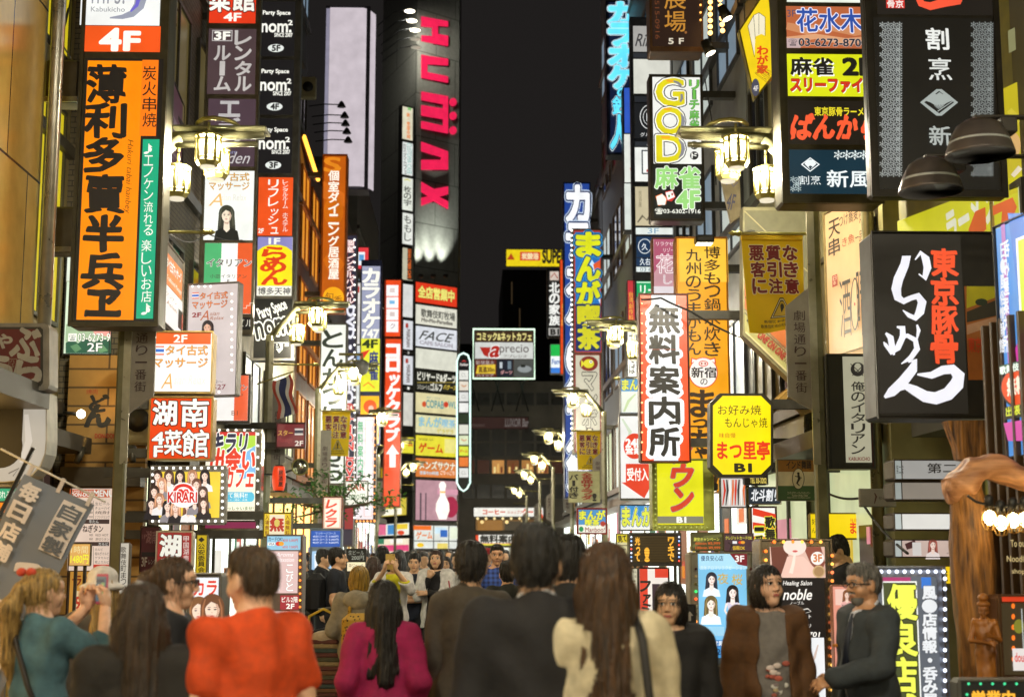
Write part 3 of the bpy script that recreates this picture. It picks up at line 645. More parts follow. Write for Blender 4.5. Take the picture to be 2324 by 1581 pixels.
for i, (x, y) in enumerate([(926, 25), (931, 47), (938, 68), (938, 88), (940, 107)]):
    t = thing('facade_lamp', ['glowing facade lamp on an arm, reaching over the first giant red letter', 'unlit facade lamp on an arm below the glowing ones'][i > 2], 'lamp', at(x + 4, y, 77.5), 0, ['lit lamps on arms above the giant red letters', 'unlit lamps on arms above the giant red letters'][i > 2])
    mb = MB(); mb.tube([(0, 0, .1), (-.9, .5, .12), (-2.1, 2.8, .1)], .03, paint('6a6e70', .5), 6); mb.build('arm', t)
    mb = MB(); mb.lathe([(.05, .14), (.2, .08), (.33, -.02)], (0, 0, 0), paint('55585a'), 12); mb.build('lamp_shade', t)
    mb = MB(); mb.lathe([(.02, -.06), (.3, -.03), (.3, -.02)], (0, 0, 0), glow('fff6dc', 5.0 if i < 3 else .35), 12); mb.build('bulb', t)
    if i < 3:
        l = bpy.data.lights.new('lamp_light', 'SPOT'); l.energy = 420; l.color = (1, .95, .82); l.spot_size = 2.7; l.spot_blend = .8; l.shadow_soft_size = .2
        lo = bpy.data.objects.new('lamp_light', l); COL.objects.link(lo); lo.parent = t; lo.location = (0, 0, -.1); lo.rotation_euler = Vector((.5, .9, -.6)).to_track_quat('-Z', 'Y').to_euler()
for i, x in enumerate((955, 983, 1011)):
    t = thing('facade_lamp', 'uplight at the foot of the blank tiled wall below the giant letters', 'lamp', at(x, 626, 79.5 + i * .55), 0, 'uplights at the foot of the tiled wall')
    mb = MB(); mb.lathe([(.1, -.1), (.16, 0), (.14, .08)], (0, 0, 0), DARK(), 10); mb.build('lamp_body', t); mb = MB(); mb.lathe([(.12, .07), (.0, .09)], (0, 0, 0), glow('f6f6ea', 6), 10); mb.build('bulb', t)
    l = bpy.data.lights.new('lamp_light', 'SPOT'); l.energy = 1100; l.color = (.97, 1, .9); l.spot_size = .8; l.spot_blend = .9; l.shadow_soft_size = .12
    lo = bpy.data.objects.new('lamp_light', l); COL.objects.link(lo); lo.parent = t; lo.location = (0, 0, .12); lo.rotation_euler = Vector((-.05, .30, 1)).to_track_quat('-Z', 'Y').to_euler()
# neon framed column
nf = Plane(1034, 800, 1070, 1118, 77)
a, b, c, e = nf.rect(1034, 800, 1070, 1118); t = thing('neon_sign', 'slim column of small panels outlined by a pale cyan neon loop', 'sign', (nf.O.x, 77, c)); nf.zb = c
pill = [(1037, 820), (1042, 806), (1052, 801), (1062, 806), (1067, 820), (1067, 1095), (1060, 1108), (1052, 1114), (1044, 1108), (1037, 1095)]
mb = MB(); mb.prism([nf.uv(*p) for p in pill], -.3, .0, paint('20221f')); mb.build('cabinet', t)
mb = MB(); mb.tube([(nf.uv(*p)[0], -.06, nf.uv(*p)[1]) for p in pill], .05, glow('d4f6ea', 1.5), 6, closed=True); mb.build('neon_tube', t)
mb = MB(); fc = Face(nf, mb, .02, True)
for i, col in enumerate(['1c1a1a', 'dcdcd4', 'd8cfc0', 'd4d4d0', 'e6e6e2', '22301e', 'd6d6c8', 'cfd8b4', 'd0d83a', 'd8702a', 'd4d4d0']):
    y = 812 + i * 24.6; fc.draw([('R', 1042, y + 4, 1063, y + 25, col)]); 
    if i in (1, 3, 10): fc.draw([('T', 'CL', 1047, y + 10, 1058, y + 18, '9a9a94')])
    if i == 0: fc.draw([('T', 'Pavilion', 1044, y + 12, 1062, y + 18, 'e8e0d8', {'b': .02}), ('S', [(1048, y + 9, 1), (1053, y + 6, 2.5), (1058, y + 9, 1)], 'c83a34')])
    if i in (2, 7): fc.draw([('S', [(1047, y + 12, 2), (1053, y + 16, 3), (1059, y + 13, 2)], 'c88a5a')])
    if i == 8: fc.draw([('T', 'ゲーム', 1044, y + 11, 1061, y + 18, 'c8481e', {'b': .03})])
mb.build('face_panel', t)
# end building
eb = prism_building('building', 'dark glass fronted building closing the street with a row of amber windows', [(at(1036, 1262, 100).x, 100), (at(1300, 1262, 100).x, 100), (at(1300, 1262, 100).x, 112), (at(1036, 1262, 100).x, 112)], 1.55 + (1262 - 866) * 100 / F, paint('b4aea2', .6, .0, .25, 1))
ep = Plane(1040, 900, 1295, 1200, 99.95)
dg = paint('72726e', .3, 0, .3, 1)
for j, (y0, y1) in enumerate([(890, 920), (970, 1002), (1004, 1036), (1042, 1076), (1098, 1132)]):
    for i in range(7):
        x0 = 1048 + i * 33.5; a, b, c, e = ep.rect(x0, y0, x0 + 31, y1); mb = MB()
        mb.box(a, b, -.06, .02, c, e, paint('a09e98'))
        g = mb.build('window', eb); g.location = (ep.O.x - eb.location.x, ep.O.y - eb.location.y, 0)
        mb = MB(); lit = j == 3 and i in (2, 3, 4, 5)
        mb.box(a + .06, b - .06, -.1, -.05, c + .06, e - .06, glow(['a8743a', '8a5a2a', 'c48a48', '6e4220'][i % 4], .8) if lit else (glow('4a2a1e', .5) if j == 3 else dg))
        if lit:
            for k in range(3): xx = a + (b - a) * (.25 + .25 * k); mb.box(xx - .07, xx + .07, -.13, -.1, c + .1, c + (e - c) * (.5 + .2 * (k % 2)), glow(['e0b060', '6a3018', 'f0d890'][(i + k) % 3], .9))
        h = mb.build('pane', g)
on_building(eb, ep, (1060, 945, 1200, 975), '3a2420', [('T', 'RESTAURANT', 1066, 962, 1100, 968, '6a5a54'), ('T', 'LUXOR Bar', 1146, 950, 1200, 968, '7c7470', {'sh': .15, 'b': .02})], 'sign_panel', lit=True, gain=.6)
on_building(eb, ep, (1074, 1150, 1234, 1173), 'e6e4da', [('T', 'コーヒー', 1096, 1156, 1146, 1166, 'c8401e', {'b': .05}), ('T', 'ショップス', 1152, 1158, 1186, 1165, 'b84a2a', {'b': .02}), ('T', 'クール2', 1186, 1154, 1230, 1168, 'c8401e', {'b': .05})])
on_building(eb, ep, (1078, 1177, 1234, 1204), '6a4a20', [('R', 1084, 1180, 1140, 1203, '8a5e24'), ('E', 1094, 1184, 4, 4, 'ffdc90'), ('R', 1145, 1182, 1192, 1203, '3a3020'), ('E', 1150, 1184, 4, 4, 'ffdc90'), ('E', 1187, 1182, 4, 4, 'ffdc90')] + [('E', 1084 + i * 19, 1176, 3, 3, 'ffe4a0') for i in range(7)] + [('E', 1224, 1171, 8, 6, 'd84a20'), ('R', 1216, 1180, 1230, 1200, 'a8b838')], 'shop_window')
on_building(eb, ep, (1078, 1212, 1240, 1238), 'd84a22', [('R', 1086, 1213, 1196, 1232, 'e6e4da'), ('T', '無料案内所', 1090, 1214, 1194, 1231, '22201c', {'b': .05}), ('R', 1084, 1233, 1200, 1237, 'd8d048')])
on_building(eb, ep, (1078, 1240, 1240, 1258), 'd8d8c0', [('R', 1090 + i * 18, 1242, 1100 + i * 18, 1256, ['c83a2a', 'e8d850', '4a7ab0', 'e8e8e0'][i % 4]) for i in range(8)])
# shops under the grey tower
lp = Plane(850, 1262, 934, 1262, 85.9, 79.9)
on_building(hb, lp, (856, 1186, 932, 1216), 'e4e6d8', [('R', 858, 1188, 880, 1214, 'd86a8a'), ('R', 884, 1190, 900, 1212, '4a8ac0'), ('R', 904, 1188, 930, 1200, 'e8c83a'), ('E', 915, 1208, 8, 5, 'd84a2a')])
on_building(hb, lp, (856, 1220, 932, 1258), 'e8dcc0', [('R', 856, 1236, 932, 1250, 'd84a78'), ('R', 862, 1222, 876, 1234, '3a7a5a'), ('R', 890, 1222, 918, 1232, 'f4f0e4')])
on_building(hb, lp, (862, 1130, 926, 1172), 'c8b440', [('E', 894, 1142, 10, 8, 'e8d880'), ('R', 872, 1154, 916, 1168, 'f0ecd8')])
bk = prism_building('building', 'unlit tower standing black against the night sky beyond the street', [(at(1140, 1262, 122).x, 122), (at(1400, 1262, 122).x, 122), (at(1400, 1262, 122).x, 140), (at(1140, 1262, 122).x, 140)], 1.55 + (1262 - 606) * 122 / F, paint('1f1c19', .7, 0, .2, 1))
bk2 = prism_building('building', 'low unlit block between the grey tower and the black tower', [(at(1000, 1262, 124).x, 124), (at(1145, 1262, 124).x, 124), (at(1145, 1262, 124).x, 138), (at(1000, 1262, 124).x, 138)], 1.55 + (1262 - 780) * 124 / F, paint('26241f', .7, 0, .2, 1))
sp = Plane(1150, 560, 1290, 606, 121)
on_building(bk, sp, (1148, 566, 1300, 606), 'e0c61a', [('R', 1180, 572, 1226, 592, 'c8442c'), ('T', '炭酸浴', 1184, 575, 1222, 589, 'f0e0b0', {'b': .03}), ('T', 'SUPER', 1231, 569, 1284, 597, '2a2618', {'b': .05}), ('G', [(1150, 590), (1160, 575), (1168, 590)], 'a8401c')])
for i in range(3):
    mb = MB(); q = sp.rect(1160 + i * 18, 640 + i * 60, 1163 + i * 18, 690 + i * 110); mb.box(q[0], q[1], -.12, .0, q[2], q[3], glow('3c3020', .7)); g = mb.build('stair_window', bk); g.location = (sp.O.x - bk.location.x, sp.O.y - bk.location.y, 0)
ap = Plane(1072, 745, 1214, 860, 96)
a, b, c, e = ap.rect(1074, 747, 1213, 859); t = thing('billboard', 'square roof billboard edged in pale green neon with a red bowl mark', 'billboard', (ap.O.x, 96, c)); ap.zb = c
mb = MB(); mb.box(a, b, 0, .4, 0, e - c, paint('3a3c38')); 
for k in range(5): xx = a + (b - a) * (.1 + .2 * k); mb.tube([(xx, .2, -2.2), (xx + (.6 if k % 2 else -.6), .3, 0)], .05, paint('4a4a48'), 6)
mb.build('cabinet', t)
mb = MB(); fc = Face(ap, mb, .02, True); fc.draw([('R', 1078, 751, 1210, 856, '3a2c20'), ('R', 1078, 751, 1210, 776, '3c2a1c'), ('T', 'コミック&ネットカフェ', 1083, 755, 1206, 773, 'e8dc8c', {'b': .03}), ('R', 1078, 777, 1210, 814, 'c9cbc6'), ('G', [(1089, 788), (1126, 788), (1122, 806), (1110, 811), (1098, 806)], 'a8281e'), ('T', 'a', 1112, 786, 1132, 810, 'a8281e', {'sh': .3, 'b': .03, 'o': ('e8e8e4', .04)}), ('T', 'precio', 1134, 782, 1200, 806, '4a3a36', {'b': .0}), ('T', 'アプレシオ', 1142, 805, 1196, 812, '5a4a44'),
    ('R', 1078, 816, 1126, 856, '5a2018'), ('T', '新宿最大', 1080, 818, 1122, 828, 'b8aca4'), ('G', [(1080, 848), (1084, 829), (1124, 827), (1124, 848)], 'd8b838'), ('T', '直進30m', 1086, 832, 1122, 845, '5a3a18', {'b': .03}), ('T', 'ハイジア', 1082, 849, 1120, 855, 'd8d0c8'), ('R', 1128, 816, 1164, 856, '22242c'), ('R', 1134, 822, 1140, 836, 'b8c0c4'), ('R', 1152, 820, 1160, 838, '6a7a84'), ('T', 'ダーツ', 1136, 841, 1162, 850, 'd8a0a0', {'b': .02}), ('R', 1166, 816, 1210, 856, '4a4c48'), ('E', 1190, 838, 16, 8, '8a9090'), ('R', 1182, 828, 1192, 834, '22241f')]); mb.build('face_panel', t)
mb = MB(); mb.tube([(a, -.06, 0), (b, -.06, 0), (b, -.06, e - c), (a, -.06, e - c)], .07, glow('d8f6d8', 1.5), 6, closed=True); mb.build('neon_tube', t)
sign('restaurant_sign', 'slim dark sign with white vertical characters and B1 beside the night sky', (1242, 610, 1275, 764), 62, [((1245, 614, 1272, 742), '22211f', [('R', 1248, 616, 1268, 636, 'c8b8ac'), ('S', [(1250, 630, 2), (1258, 620, 3), (1266, 632, 2)], '9a4a3a'), ('V', '北の家族', 1247, 642, 1270, 738, 'e4e4de', {'b': .04})]), ((1245, 744, 1272, 761), 'a8a6a0', [('T', 'B1', 1250, 747, 1268, 759, '2a2824', {'b': .05})])], th=.5, case='2c2a28', frame=1)
sign('store_sign', 'convenience store sign striped green, white and blue', (1249, 780, 1276, 848), 58, [((1250, 782, 1275, 846), 'e6ecec', [('R', 1250, 782, 1275, 808, '22b24a'), ('R', 1250, 834, 1275, 846, '3a7ad0'), ('T', 'Fami', 1253, 815, 1273, 826, '3a6ab0', {'b': .02})])], th=.4, case='8a9090', frame=1)
sign('neon_sign', 'thin orange red strip sign with brick pattern next to the blue karaoke sign', (1271, 588, 1284, 850), 52, [((1272, 590, 1283, 848), 'd8481c', [('L', [(1272, 600 + 12 * i), (1283, 600 + 12 * i)], 1, 'a8340f') for i in range(20)] + [('V', '北京三国', 1274, 690, 1281, 740, 'e8c050')])], th=.3, case='7a3418', frame=1, bulbs=[(1283, 800 + i * 14, 2, 'ffb45a', 1.6) for i in range(5)])
sign('restaurant_sign', 'small red and green lettered sign under the blue karaoke sign', (1278, 920, 1304, 1060), 44, [((1280, 923, 1302, 976), 'd8582a', [('T', '焼', 1283, 930, 1300, 956, 'e0d030', {'b': .04, 'o': ('2a3a1c', .04)})]), ((1280, 980, 1302, 1057), 'd8582a', [('T', '肉', 1283, 990, 1300, 1016, 'e0d030', {'b': .04, 'o': ('2a3a1c', .04)})])], th=.3, case='4a2a20', frame=1)
# ------------------------------------------------------------------ signs, left side of the street
K = '1e1a16'
WH = 'f2f1e6'
sign('stacked_sign', 'tall illuminated sign, orange with black brush characters under a white and orange 4F panel', (173, -70, 374, 741), 12.8, [
    ((184, -60, 364, 58), 'e9ebe8', [('T', 'mrs.', 209, -30, 284, 11, '8f9299', {'b': -.008}), ('T', 'Kabukicho', 207, 17, 284, 28, '8a8c90'),
        ('S', [(322, -60, 30), (322, -10, 28), (316, 15, 24), (300, 33, 16), (278, 40, 10), (250, 42, 3)], '9296a6'), ('S', [(318, -60, 10), (318, -10, 10), (311, 14, 8), (297, 28, 4)], '6a62c0')]),
    ((184, 60, 364, 118), 'e8541c', [('T', '4', 229, 67, 273, 115, WH, {'b': .04}), ('T', 'F', 284, 74, 316, 115, WH, {'b': .045})]),
    ((182, 134, 366, 729), '1b1815', [
        ('R', 187, 139, 315, 726, 'fb8a06'),
        ('T', '薄', 199, 150, 284, 234, K, {'b': .03, 'warp': .03}), ('T', '利', 194, 236, 284, 312, K, {'b': .035, 'warp': .035}), ('T', '多', 193, 314, 281, 392, K, {'b': .035, 'warp': .035}),
        ('T', '賣', 194, 398, 281, 484, K, {'b': .03, 'warp': .03}), ('T', '半', 194, 491, 279, 569, K, {'b': .045, 'warp': .03}), ('T', '兵', 189, 577, 279, 655, K, {'b': .04, 'warp': .035}), ('T', 'ヱ', 197, 661, 272, 716, K, {'b': .05, 'warp': .03}),
        ('T', 'Hakuri tabai hanbey', 284, 318, 301, 486, '4a2a10', {'rot': -90, 'b': -.006, 'sh': .25}),
        ('R', 321, 138, 358, 310, 'fb7a16'), ('V', '炭火串焼', 325, 152, 356, 290, K, {'b': .005}),
        ('R', 318, 318, 356, 724, '13a478'), ('V', '♪エノケン流れる', 328, 328, 349, 536, WH), ('V', '楽しいお店♪', 323, 546, 346, 716, WH)]),
], th=.30, case='57523f', frame=9, arms=0, metal=.5)
sign('rounded_sign', 'grey and maroon square sign with rounded corners and white hiragana', (-70, 733, 112, 885), 11.2, [
    (None, None, [('G', [(-64, 742), (92, 742), (98, 748), (98, 868), (92, 876), (-64, 876)], '39362f'), ('G', [(-62, 747), (86, 747), (92, 752), (92, 864), (86, 870), (-62, 870)], '6e2622'),
        ('T', 'しゃ', -60, 752, 28, 790, 'b8b2a6', {'b': .03}), ('T', 'ぶ', 24, 745, 90, 812, 'b8b2a6', {'b': .04, 'warp': .03}), ('T', 'う', -62, 808, 24, 872, 'b8b2a6', {'b': .05, 'warp': .03}), ('T', 'ら', 36, 808, 94, 872, 'b8b2a6', {'b': .05, 'warp': .04}),
        ('O', 20, 814, 38, 864, 'a89a86', 1), ('V', 'ハイボール酒家', 24, 817, 34, 862, 'a89a86')])],
    th=.24, case='8c867c', lit=False, frame=0, shape=[(-70, 733), (100, 733), (109, 737), (112, 746), (112, 872), (109, 881), (100, 885), (-70, 885)])
sign('curved_light_sign', 'white curved band sign with rounded end under the maroon square sign', (-60, 890, 106, 1094), 11.5, [
    (None, None, [('G', [(-58, 892), (104, 892), (104, 1000), (101, 1030), (90, 1056), (72, 1076), (47, 1088), (10, 1092), (-58, 1092)], 'b0aca2'), ('S', [(60, 940, 10), (66, 1000, 16), (50, 1050, 12)], 'c8c4bc'), ('R', -60, 892, 52, 1040, '-211f1a'), ('E', 0, 1010, 52, 52, '-211f1a'), ('T', '高田屋', 55, 884, 100, 914, '2a2c34', {'b': .03}), ('S', [(20, 1074, 3), (44, 1062, 4), (30, 1080, 2)], '6a6660')])],
    th=.3, case='a9a497', lit=True, gain=.8, frame=0, shape=[(-60, 890), (106, 890), (106, 1000), (103, 1030), (92, 1058), (74, 1078), (48, 1090), (10, 1094), (-60, 1094)])
sign('restaurant_sign', 'green and white backlit sign with phone number and 2F over wooden wall', (147, 566, 254, 806), 16.9, [
    ((150, 570, 252, 802), 'cfe0c4', [('R', 150, 570, 252, 640, 'd6dfd0'), ('R', 150, 638, 252, 640, 'a9b08a'), ('T', 'yakiniku', 155, 690, 250, 718, 'd2b23c', {'b': .02}), ('R', 150, 736, 252, 776, '9fb894'), ('G', [(205, 724), (252, 716), (252, 764), (215, 760)], 'e89a90'),
        ('G', [(150, 778), (165, 770), (178, 779), (196, 768), (214, 778), (232, 768), (252, 774), (252, 802), (150, 802)], '2f5a44'), ('G', [(160, 786), (176, 780), (186, 792), (172, 800)], '5f8a62'), ('G', [(214, 790), (234, 782), (246, 796), (228, 801)], '699468'),
        ('R', 156, 757, 175, 775, WH), ('T', '☎', 158, 759, 173, 773, '2f4a3c'), ('T', '03-6273-9', 178, 757, 251, 775, WH, {'o': ('23382c', .03), 'b': .01}), ('T', '2F', 200, 779, 233, 798, WH, {'o': ('23382c', .03), 'b': .015})])], th=.12, frame=2)
fl = lambda x, y, w, h: [('R', x, y, x + w, y + h, 'd86a58'), ('R', x, y + h * .17, x + w, y + h * .83, 'f0efe8'), ('R', x, y + h * .33, x + w, y + h * .67, '3a6cc0')]
sign('massage_sign', 'white box sign with orange 2F band and blue flag over red restaurant box', (340, 751, 483, 893), 15.9, [
    ((344, 756, 479, 888), 'f1efe8', [('R', 344, 756, 479, 781, 'ea5a20'), ('T', '2F', 395, 760, 425, 777, WH, {'b': .02})] + fl(349, 785, 24, 21) + [
        ('T', 'タイ古式', 377, 784, 472, 806, 'e8a030', {'o': ('3c4468', .028), 'b': .008}), ('T', 'マッサージ', 349, 813, 472, 834, 'e8a030', {'o': ('3c4468', .028), 'b': .008}),
        ('T', 'A', 366, 847, 392, 882, 'd9a04a', {'sh': .3, 'b': -.01}), ('T', 'sian Relax', 396, 852, 468, 872, 'e0dacd', {'sh': .2})])], th=.24, case='b79a5a', frame=3, arms=-1, metal=.6)
sign('restaurant_sign', 'red box sign with white brush characters and 4F hanging below white massage box', (337, 899, 483, 1044), 15.9, [
    ((341, 904, 478, 1040), 'd8400f', [('T', '湖', 348, 910, 400, 964, WH, {'b': .03, 'o': ('3a1008', .04), 'warp': .03}), ('T', '南', 411, 905, 472, 968, WH, {'b': .02, 'o': ('3a1008', .03), 'warp': .03}),
        ('T', '4', 347, 981, 372, 1008, WH, {'b': .03, 'o': ('3a1008', .03)}), ('T', 'F', 351, 1012, 369, 1036, WH, {'b': .03, 'o': ('3a1008', .03)}),
        ('T', '菜', 374, 976, 413, 1032, WH, {'b': .02, 'o': ('3a1008', .03), 'warp': .03}), ('T', '館', 414, 976, 473, 1036, WH, {'b': .02, 'o': ('3a1008', .03), 'warp': .03})])], th=.24, case='a8874a', frame=4, arms=-1, metal=.6)
girls = [(366, 1066), (393, 1066), (419, 1066), (440, 1066), (469, 1066), (381, 1084), (452, 1086), (366, 1102), (468, 1104), (362, 1130), (381, 1120), (400, 1136), (419, 1138), (440, 1136), (455, 1120), (476, 1130)]
hc = ['3a2a22', '4a342a', '2a2020', 'a8785a', '1e1a1e', 'c08a6a', '6a4434']
gi = []
for i, (x, y) in enumerate(girls): gi.append(('W', x - 8 if x < 430 else x + 0, y, 50, hc[i % 7], 'f0d2c0', ['2a2628', 'e6e2e0', '8a8488'][i % 3]))
def led(x0, y0, x1, y1, nx, ny, r=3.2, col='fbfbf4', s=1.6):
    o = [(x, y0, r, col, s) for x, _ in line_px(x0, 0, x1, 0, nx)] + [(x, y1, r, col, s) for x, _ in line_px(x0, 0, x1, 0, nx)]
    return o + [(x0, y, r, col, s) for _, y in line_px(0, y0, 0, y1, ny)[1:-1]] + [(x1, y, r, col, s) for _, y in line_px(0, y0, 0, y1, ny)[1:-1]]
sign('poster_sign', 'LED framed poster of many young women around a red heart logo', (340, 1056, 512, 1190), 15.4, [
    ((357, 1070, 499, 1174), 'e8c840', gi + [('E', 432, 1126, 31, 28, 'f4f1ec'), ('E', 432, 1122, 24, 21, 'd8342c'), ('E', 432, 1124, 18, 16, 'f4f1ec'), ('G', [(432, 1134), (419, 1121), (422, 1113), (429, 1113), (432, 1117), (435, 1113), (442, 1113), (445, 1121)], 'd8342c'),
        ('T', 'KIRARI', 398, 1120, 462, 1142, 'c8281e', {'o': ('f6f2ee', .06), 'b': .03}), ('T', 'community cafe', 410, 1103, 455, 1110, 'c8281e')])],
    th=.16, case='8a857c', frame=3, arms=-1, bulbs=led(348, 1062, 506, 1182, 11, 9))
def lamps(x0, y0, x1, y1, n): return [(x, y, 3, 'f4f4ec', 1.5) for x, y in line_px(x0, y0, x1, y1, n)]
sign('cafe_sign', 'lime and blue café sign with bold katakana in a mirror frame of lamps', (452, 974, 592, 1213), 17, [
    ((466, 980, 580, 1180), 'efe9d2', [('R', 466, 980, 580, 990, 'c8302a'), ('G', [(466, 990), (580, 988), (580, 1012), (540, 1026), (466, 1034)], 'a8d040'), ('G', [(540, 1040), (580, 1010), (580, 1075), (545, 1090)], '7ab0dc'),
        ('T', 'キラリ', 484, 984, 562, 1026, '2e2e44', {'b': .05, 'o': ('f2f2e8', .05), 'sh': .15}), ('T', '出会い', 478, 1018, 578, 1068, 'd83c24', {'b': .05, 'o': ('f6f2e8', .05), 'sh': .15}), ('T', 'カフェ', 510, 1062, 576, 1104, 'd83c24', {'b': .04, 'o': ('f6f2e8', .05), 'sh': .15}),
        ('R', 500, 1116, 572, 1138, '58b8d4'), ('E', 570, 1127, 8, 11, '58b8d4'), ('T', '全て無料!!', 506, 1117, 562, 1130, WH, {'b': .01}), ('T', 'ドリンク・雑誌・充電', 506, 1132, 562, 1136, WH),
        ('T', 'いらっしゃいませ!', 498, 1149, 576, 1157, '3f7a3a', {'b': .01}), ('R', 470, 1159, 576, 1176, 'd8402a'), ('T', '受付3F', 480, 1160, 572, 1175, WH, {'b': .03})]),
    ((466, 1184, 580, 1198), '7c2a48', [])], th=.25, case='a7a49c', frame=4, metal=.9, rough=.15, bulbs=lamps(586, 985, 586, 1195, 9) + lamps(470, 1206, 580, 1206, 7) + lamps(480, 976, 575, 976, 6))
sign('massage_sign', 'lilac grey massage panel with woman portrait and LED dots down its edge', (424, 642, 540, 900), 18.3, [
    ((426, 646, 537, 896), 'c9bdba', fl(437, 664, 15, 14) + [('T', 'タイ古式', 455, 663, 518, 679, 'e07a2c', {'o': ('5a4238', .028), 'b': .008}), ('T', 'マッサージ', 438, 683, 517, 700, 'e07a2c', {'o': ('5a4238', .028), 'b': .008}), ('T', '2F', 438, 710, 458, 720, '8a2a24', {'b': .03}), ('T', 'A', 456, 705, 476, 727, 'b05a2a', {'sh': .3}), ('T', 'sian', 478, 708, 500, 716, 'a05a34', {'sh': .3}), ('T', 'Relax', 478, 718, 511, 726, 'a05a34', {'sh': .3}),
        ('W', 474, 727, 130, '2a201e', 'e0b094', '2c2622', {'full': True}), ('T', '5,500円〜', 458, 864, 511, 872, '4a3a38'), ('T', '03-5527', 452, 874, 517, 885, '7a2a34', {'b': .01})])], Y1=18.1, th=.14, case='8c8680', frame=2, arms=0,
    bulbs=[(x, 651, 2.8, 'fbf8f0', 1.7) for x in (440, 454, 468, 481)] + [(529, 668 + i * 17.2, 2.8, 'fbf8f0', 1.7) for i in range(11)] + [(480, 890, 2.8, 'fbf8f0', 1.7), (500, 890, 2.8, 'fbf8f0', 1.7)])
sign('facade_sign', 'orange and white massage sign running along the brick facade', (370, 640, 420, 640), 17.9, [], Y1=19.6, th=.1)if 0 else None
r, pl = sign('facade_sign', 'orange and white massage sign lying along the brick facade', (371, 566, 414, 752), 17.2, [
    ((372, 590, 413, 660), 'e8823a', [('T', 'タイ古式マッサージ', 376, 600, 410, 626, WH, {'b': .03, 'o': ('8a3a18', .03)}), ('T', 'Traditional Massage', 376, 640, 410, 654, WH, {'sh': .2})]), ((372, 663, 413, 750), 'ece8e2', [('T', 'アジアン', 376, 672, 400, 682, '6a4a38'), ('T', 'Asian', 376, 690, 400, 700, '8a5a38'), ('R', 402, 704, 412, 748, '3a2a24'), ('R', 410, 715, 413, 748, 'c83a28')])], Y1=18.6, th=.1, case='c8c0b4', frame=2)
# stack of tenant panels
def stripes(x0, y0, x1, y1, cs):
    w = (x1 - x0) / len(cs); return [('R', x0 + i * w, y0, x0 + i * w + w, y1, c) for i, c in enumerate(cs)]
sign('stacked_sign', 'projecting stack of tenant panels from red restaurant to Italian flag panel', (460, -60, 584, 760), 19.7, [
    ((474, -50, 581, 53), 'dc3a1c', [('T', '菜', 476, -25, 522, 26, WH, {'b': .03, 'o': ('5a1410', .04), 'warp': .03}), ('T', '館', 528, -25, 578, 26, WH, {'b': .03, 'o': ('5a1410', .04), 'warp': .03}), ('T', '4F', 509, 31, 547, 49, WH, {'b': .03})]),
    ((472, 66, 580, 214), '4a3a3c', [('V', 'レンタル', 534, 71, 570, 207, 'b9b4b0', {'b': .03}), ('V', 'ルーム', 487, 106, 523, 207, 'b9b4b0', {'b': .03}), ('R', 482, 70, 528, 95, 'b4afac'), ('R', 484, 72, 526, 93, '4a3a3c'), ('T', '3F', 488, 74, 522, 92, WH, {'b': .04})]),
    ((471, 225, 579, 378), '4b3a42', [('V', 'エデン', 498, 231, 544, 340, 'b2aeae', {'b': .03}), ('T', 'Room', 500, 341, 538, 350, '8c90b4'), ('T', 'Eden', 498, 346, 568, 372, 'c4c0c0', {'sh': .4})]),
    ((464, 388, 577, 545), 'eef0ea', [('T', 'タイ古式', 476, 393, 566, 411, 'dca030', {'o': ('8a7a5c', .025)}), ('T', 'マッサージ', 475, 414, 566, 432, 'dca030', {'o': ('8a7a5c', .025)}), ('T', 'A', 474, 440, 506, 468, 'e0b46c', {'sh': .3}), ('T', 'sian Relax', 504, 442, 560, 456, 'dcd8cc'), ('W', 515, 466, 80, '3a3a2e', 'ecdcc4', '22221e')]),
    ((463, 552, 575, 712), 'f0f0ea', [('R', 463, 552, 501, 712, '4fae6e'), ('R', 538, 552, 575, 712, 'e05a28'), ('T', 'イタリアン', 470, 588, 571, 605, '3a302a', {'b': .015, 'o': ('f2f0e8', .04)}), ('T', '小皿イタリアン', 477, 623, 560, 632, '4a4038'), ('T', '&', 514, 635, 524, 644, '4a4038'), ('T', '生パスタ', 490, 647, 545, 656, '4a4038'), ('T', 'B1', 536, 690, 552, 701, WH), ('L', [(553, 700), (560, 700), (560, 694), (568, 694), (568, 688), (576, 688)], 1, WH)]),
    ((464, 720, 576, 748), '1c1a18', [('T', '劇場ビル', 500, 724, 574, 742, 'd8d4c8')])], th=.13, case='77705c', frame=5, arms=-1, metal=.6)
ps = []
for i, fl_ in enumerate(('5F', '4F', '3F')):
    dy, dx = 132.5 * i, -3 * i
    ps.append(((593 + dx, 4 + dy, 669 + dx, 128 + dy), '1d1b1b', [('T', 'Party Space', 597 + dx, 25 + dy, 659 + dx, 37 + dy, WH, {'b': .03}), ('T', 'nom.', 594 + dx, 55 + dy, 661 + dx, 74 + dy, WH, {'b': .025}), ('T', '2', 654 + dx, 47 + dy, 664 + dx, 58 + dy, WH, {'b': .03}), ('T', 'SINCE 2007', 623 + dx, 76 + dy, 664 + dx, 85 + dy, WH, {'b': .025}),
        ('E', 626.5 + dx, 110.5 + dy, 18, 9, 'dde2dc'), ('T', fl_, 618 + dx, 104 + dy, 636 + dx, 117 + dy, '23211f', {'b': .04})]))
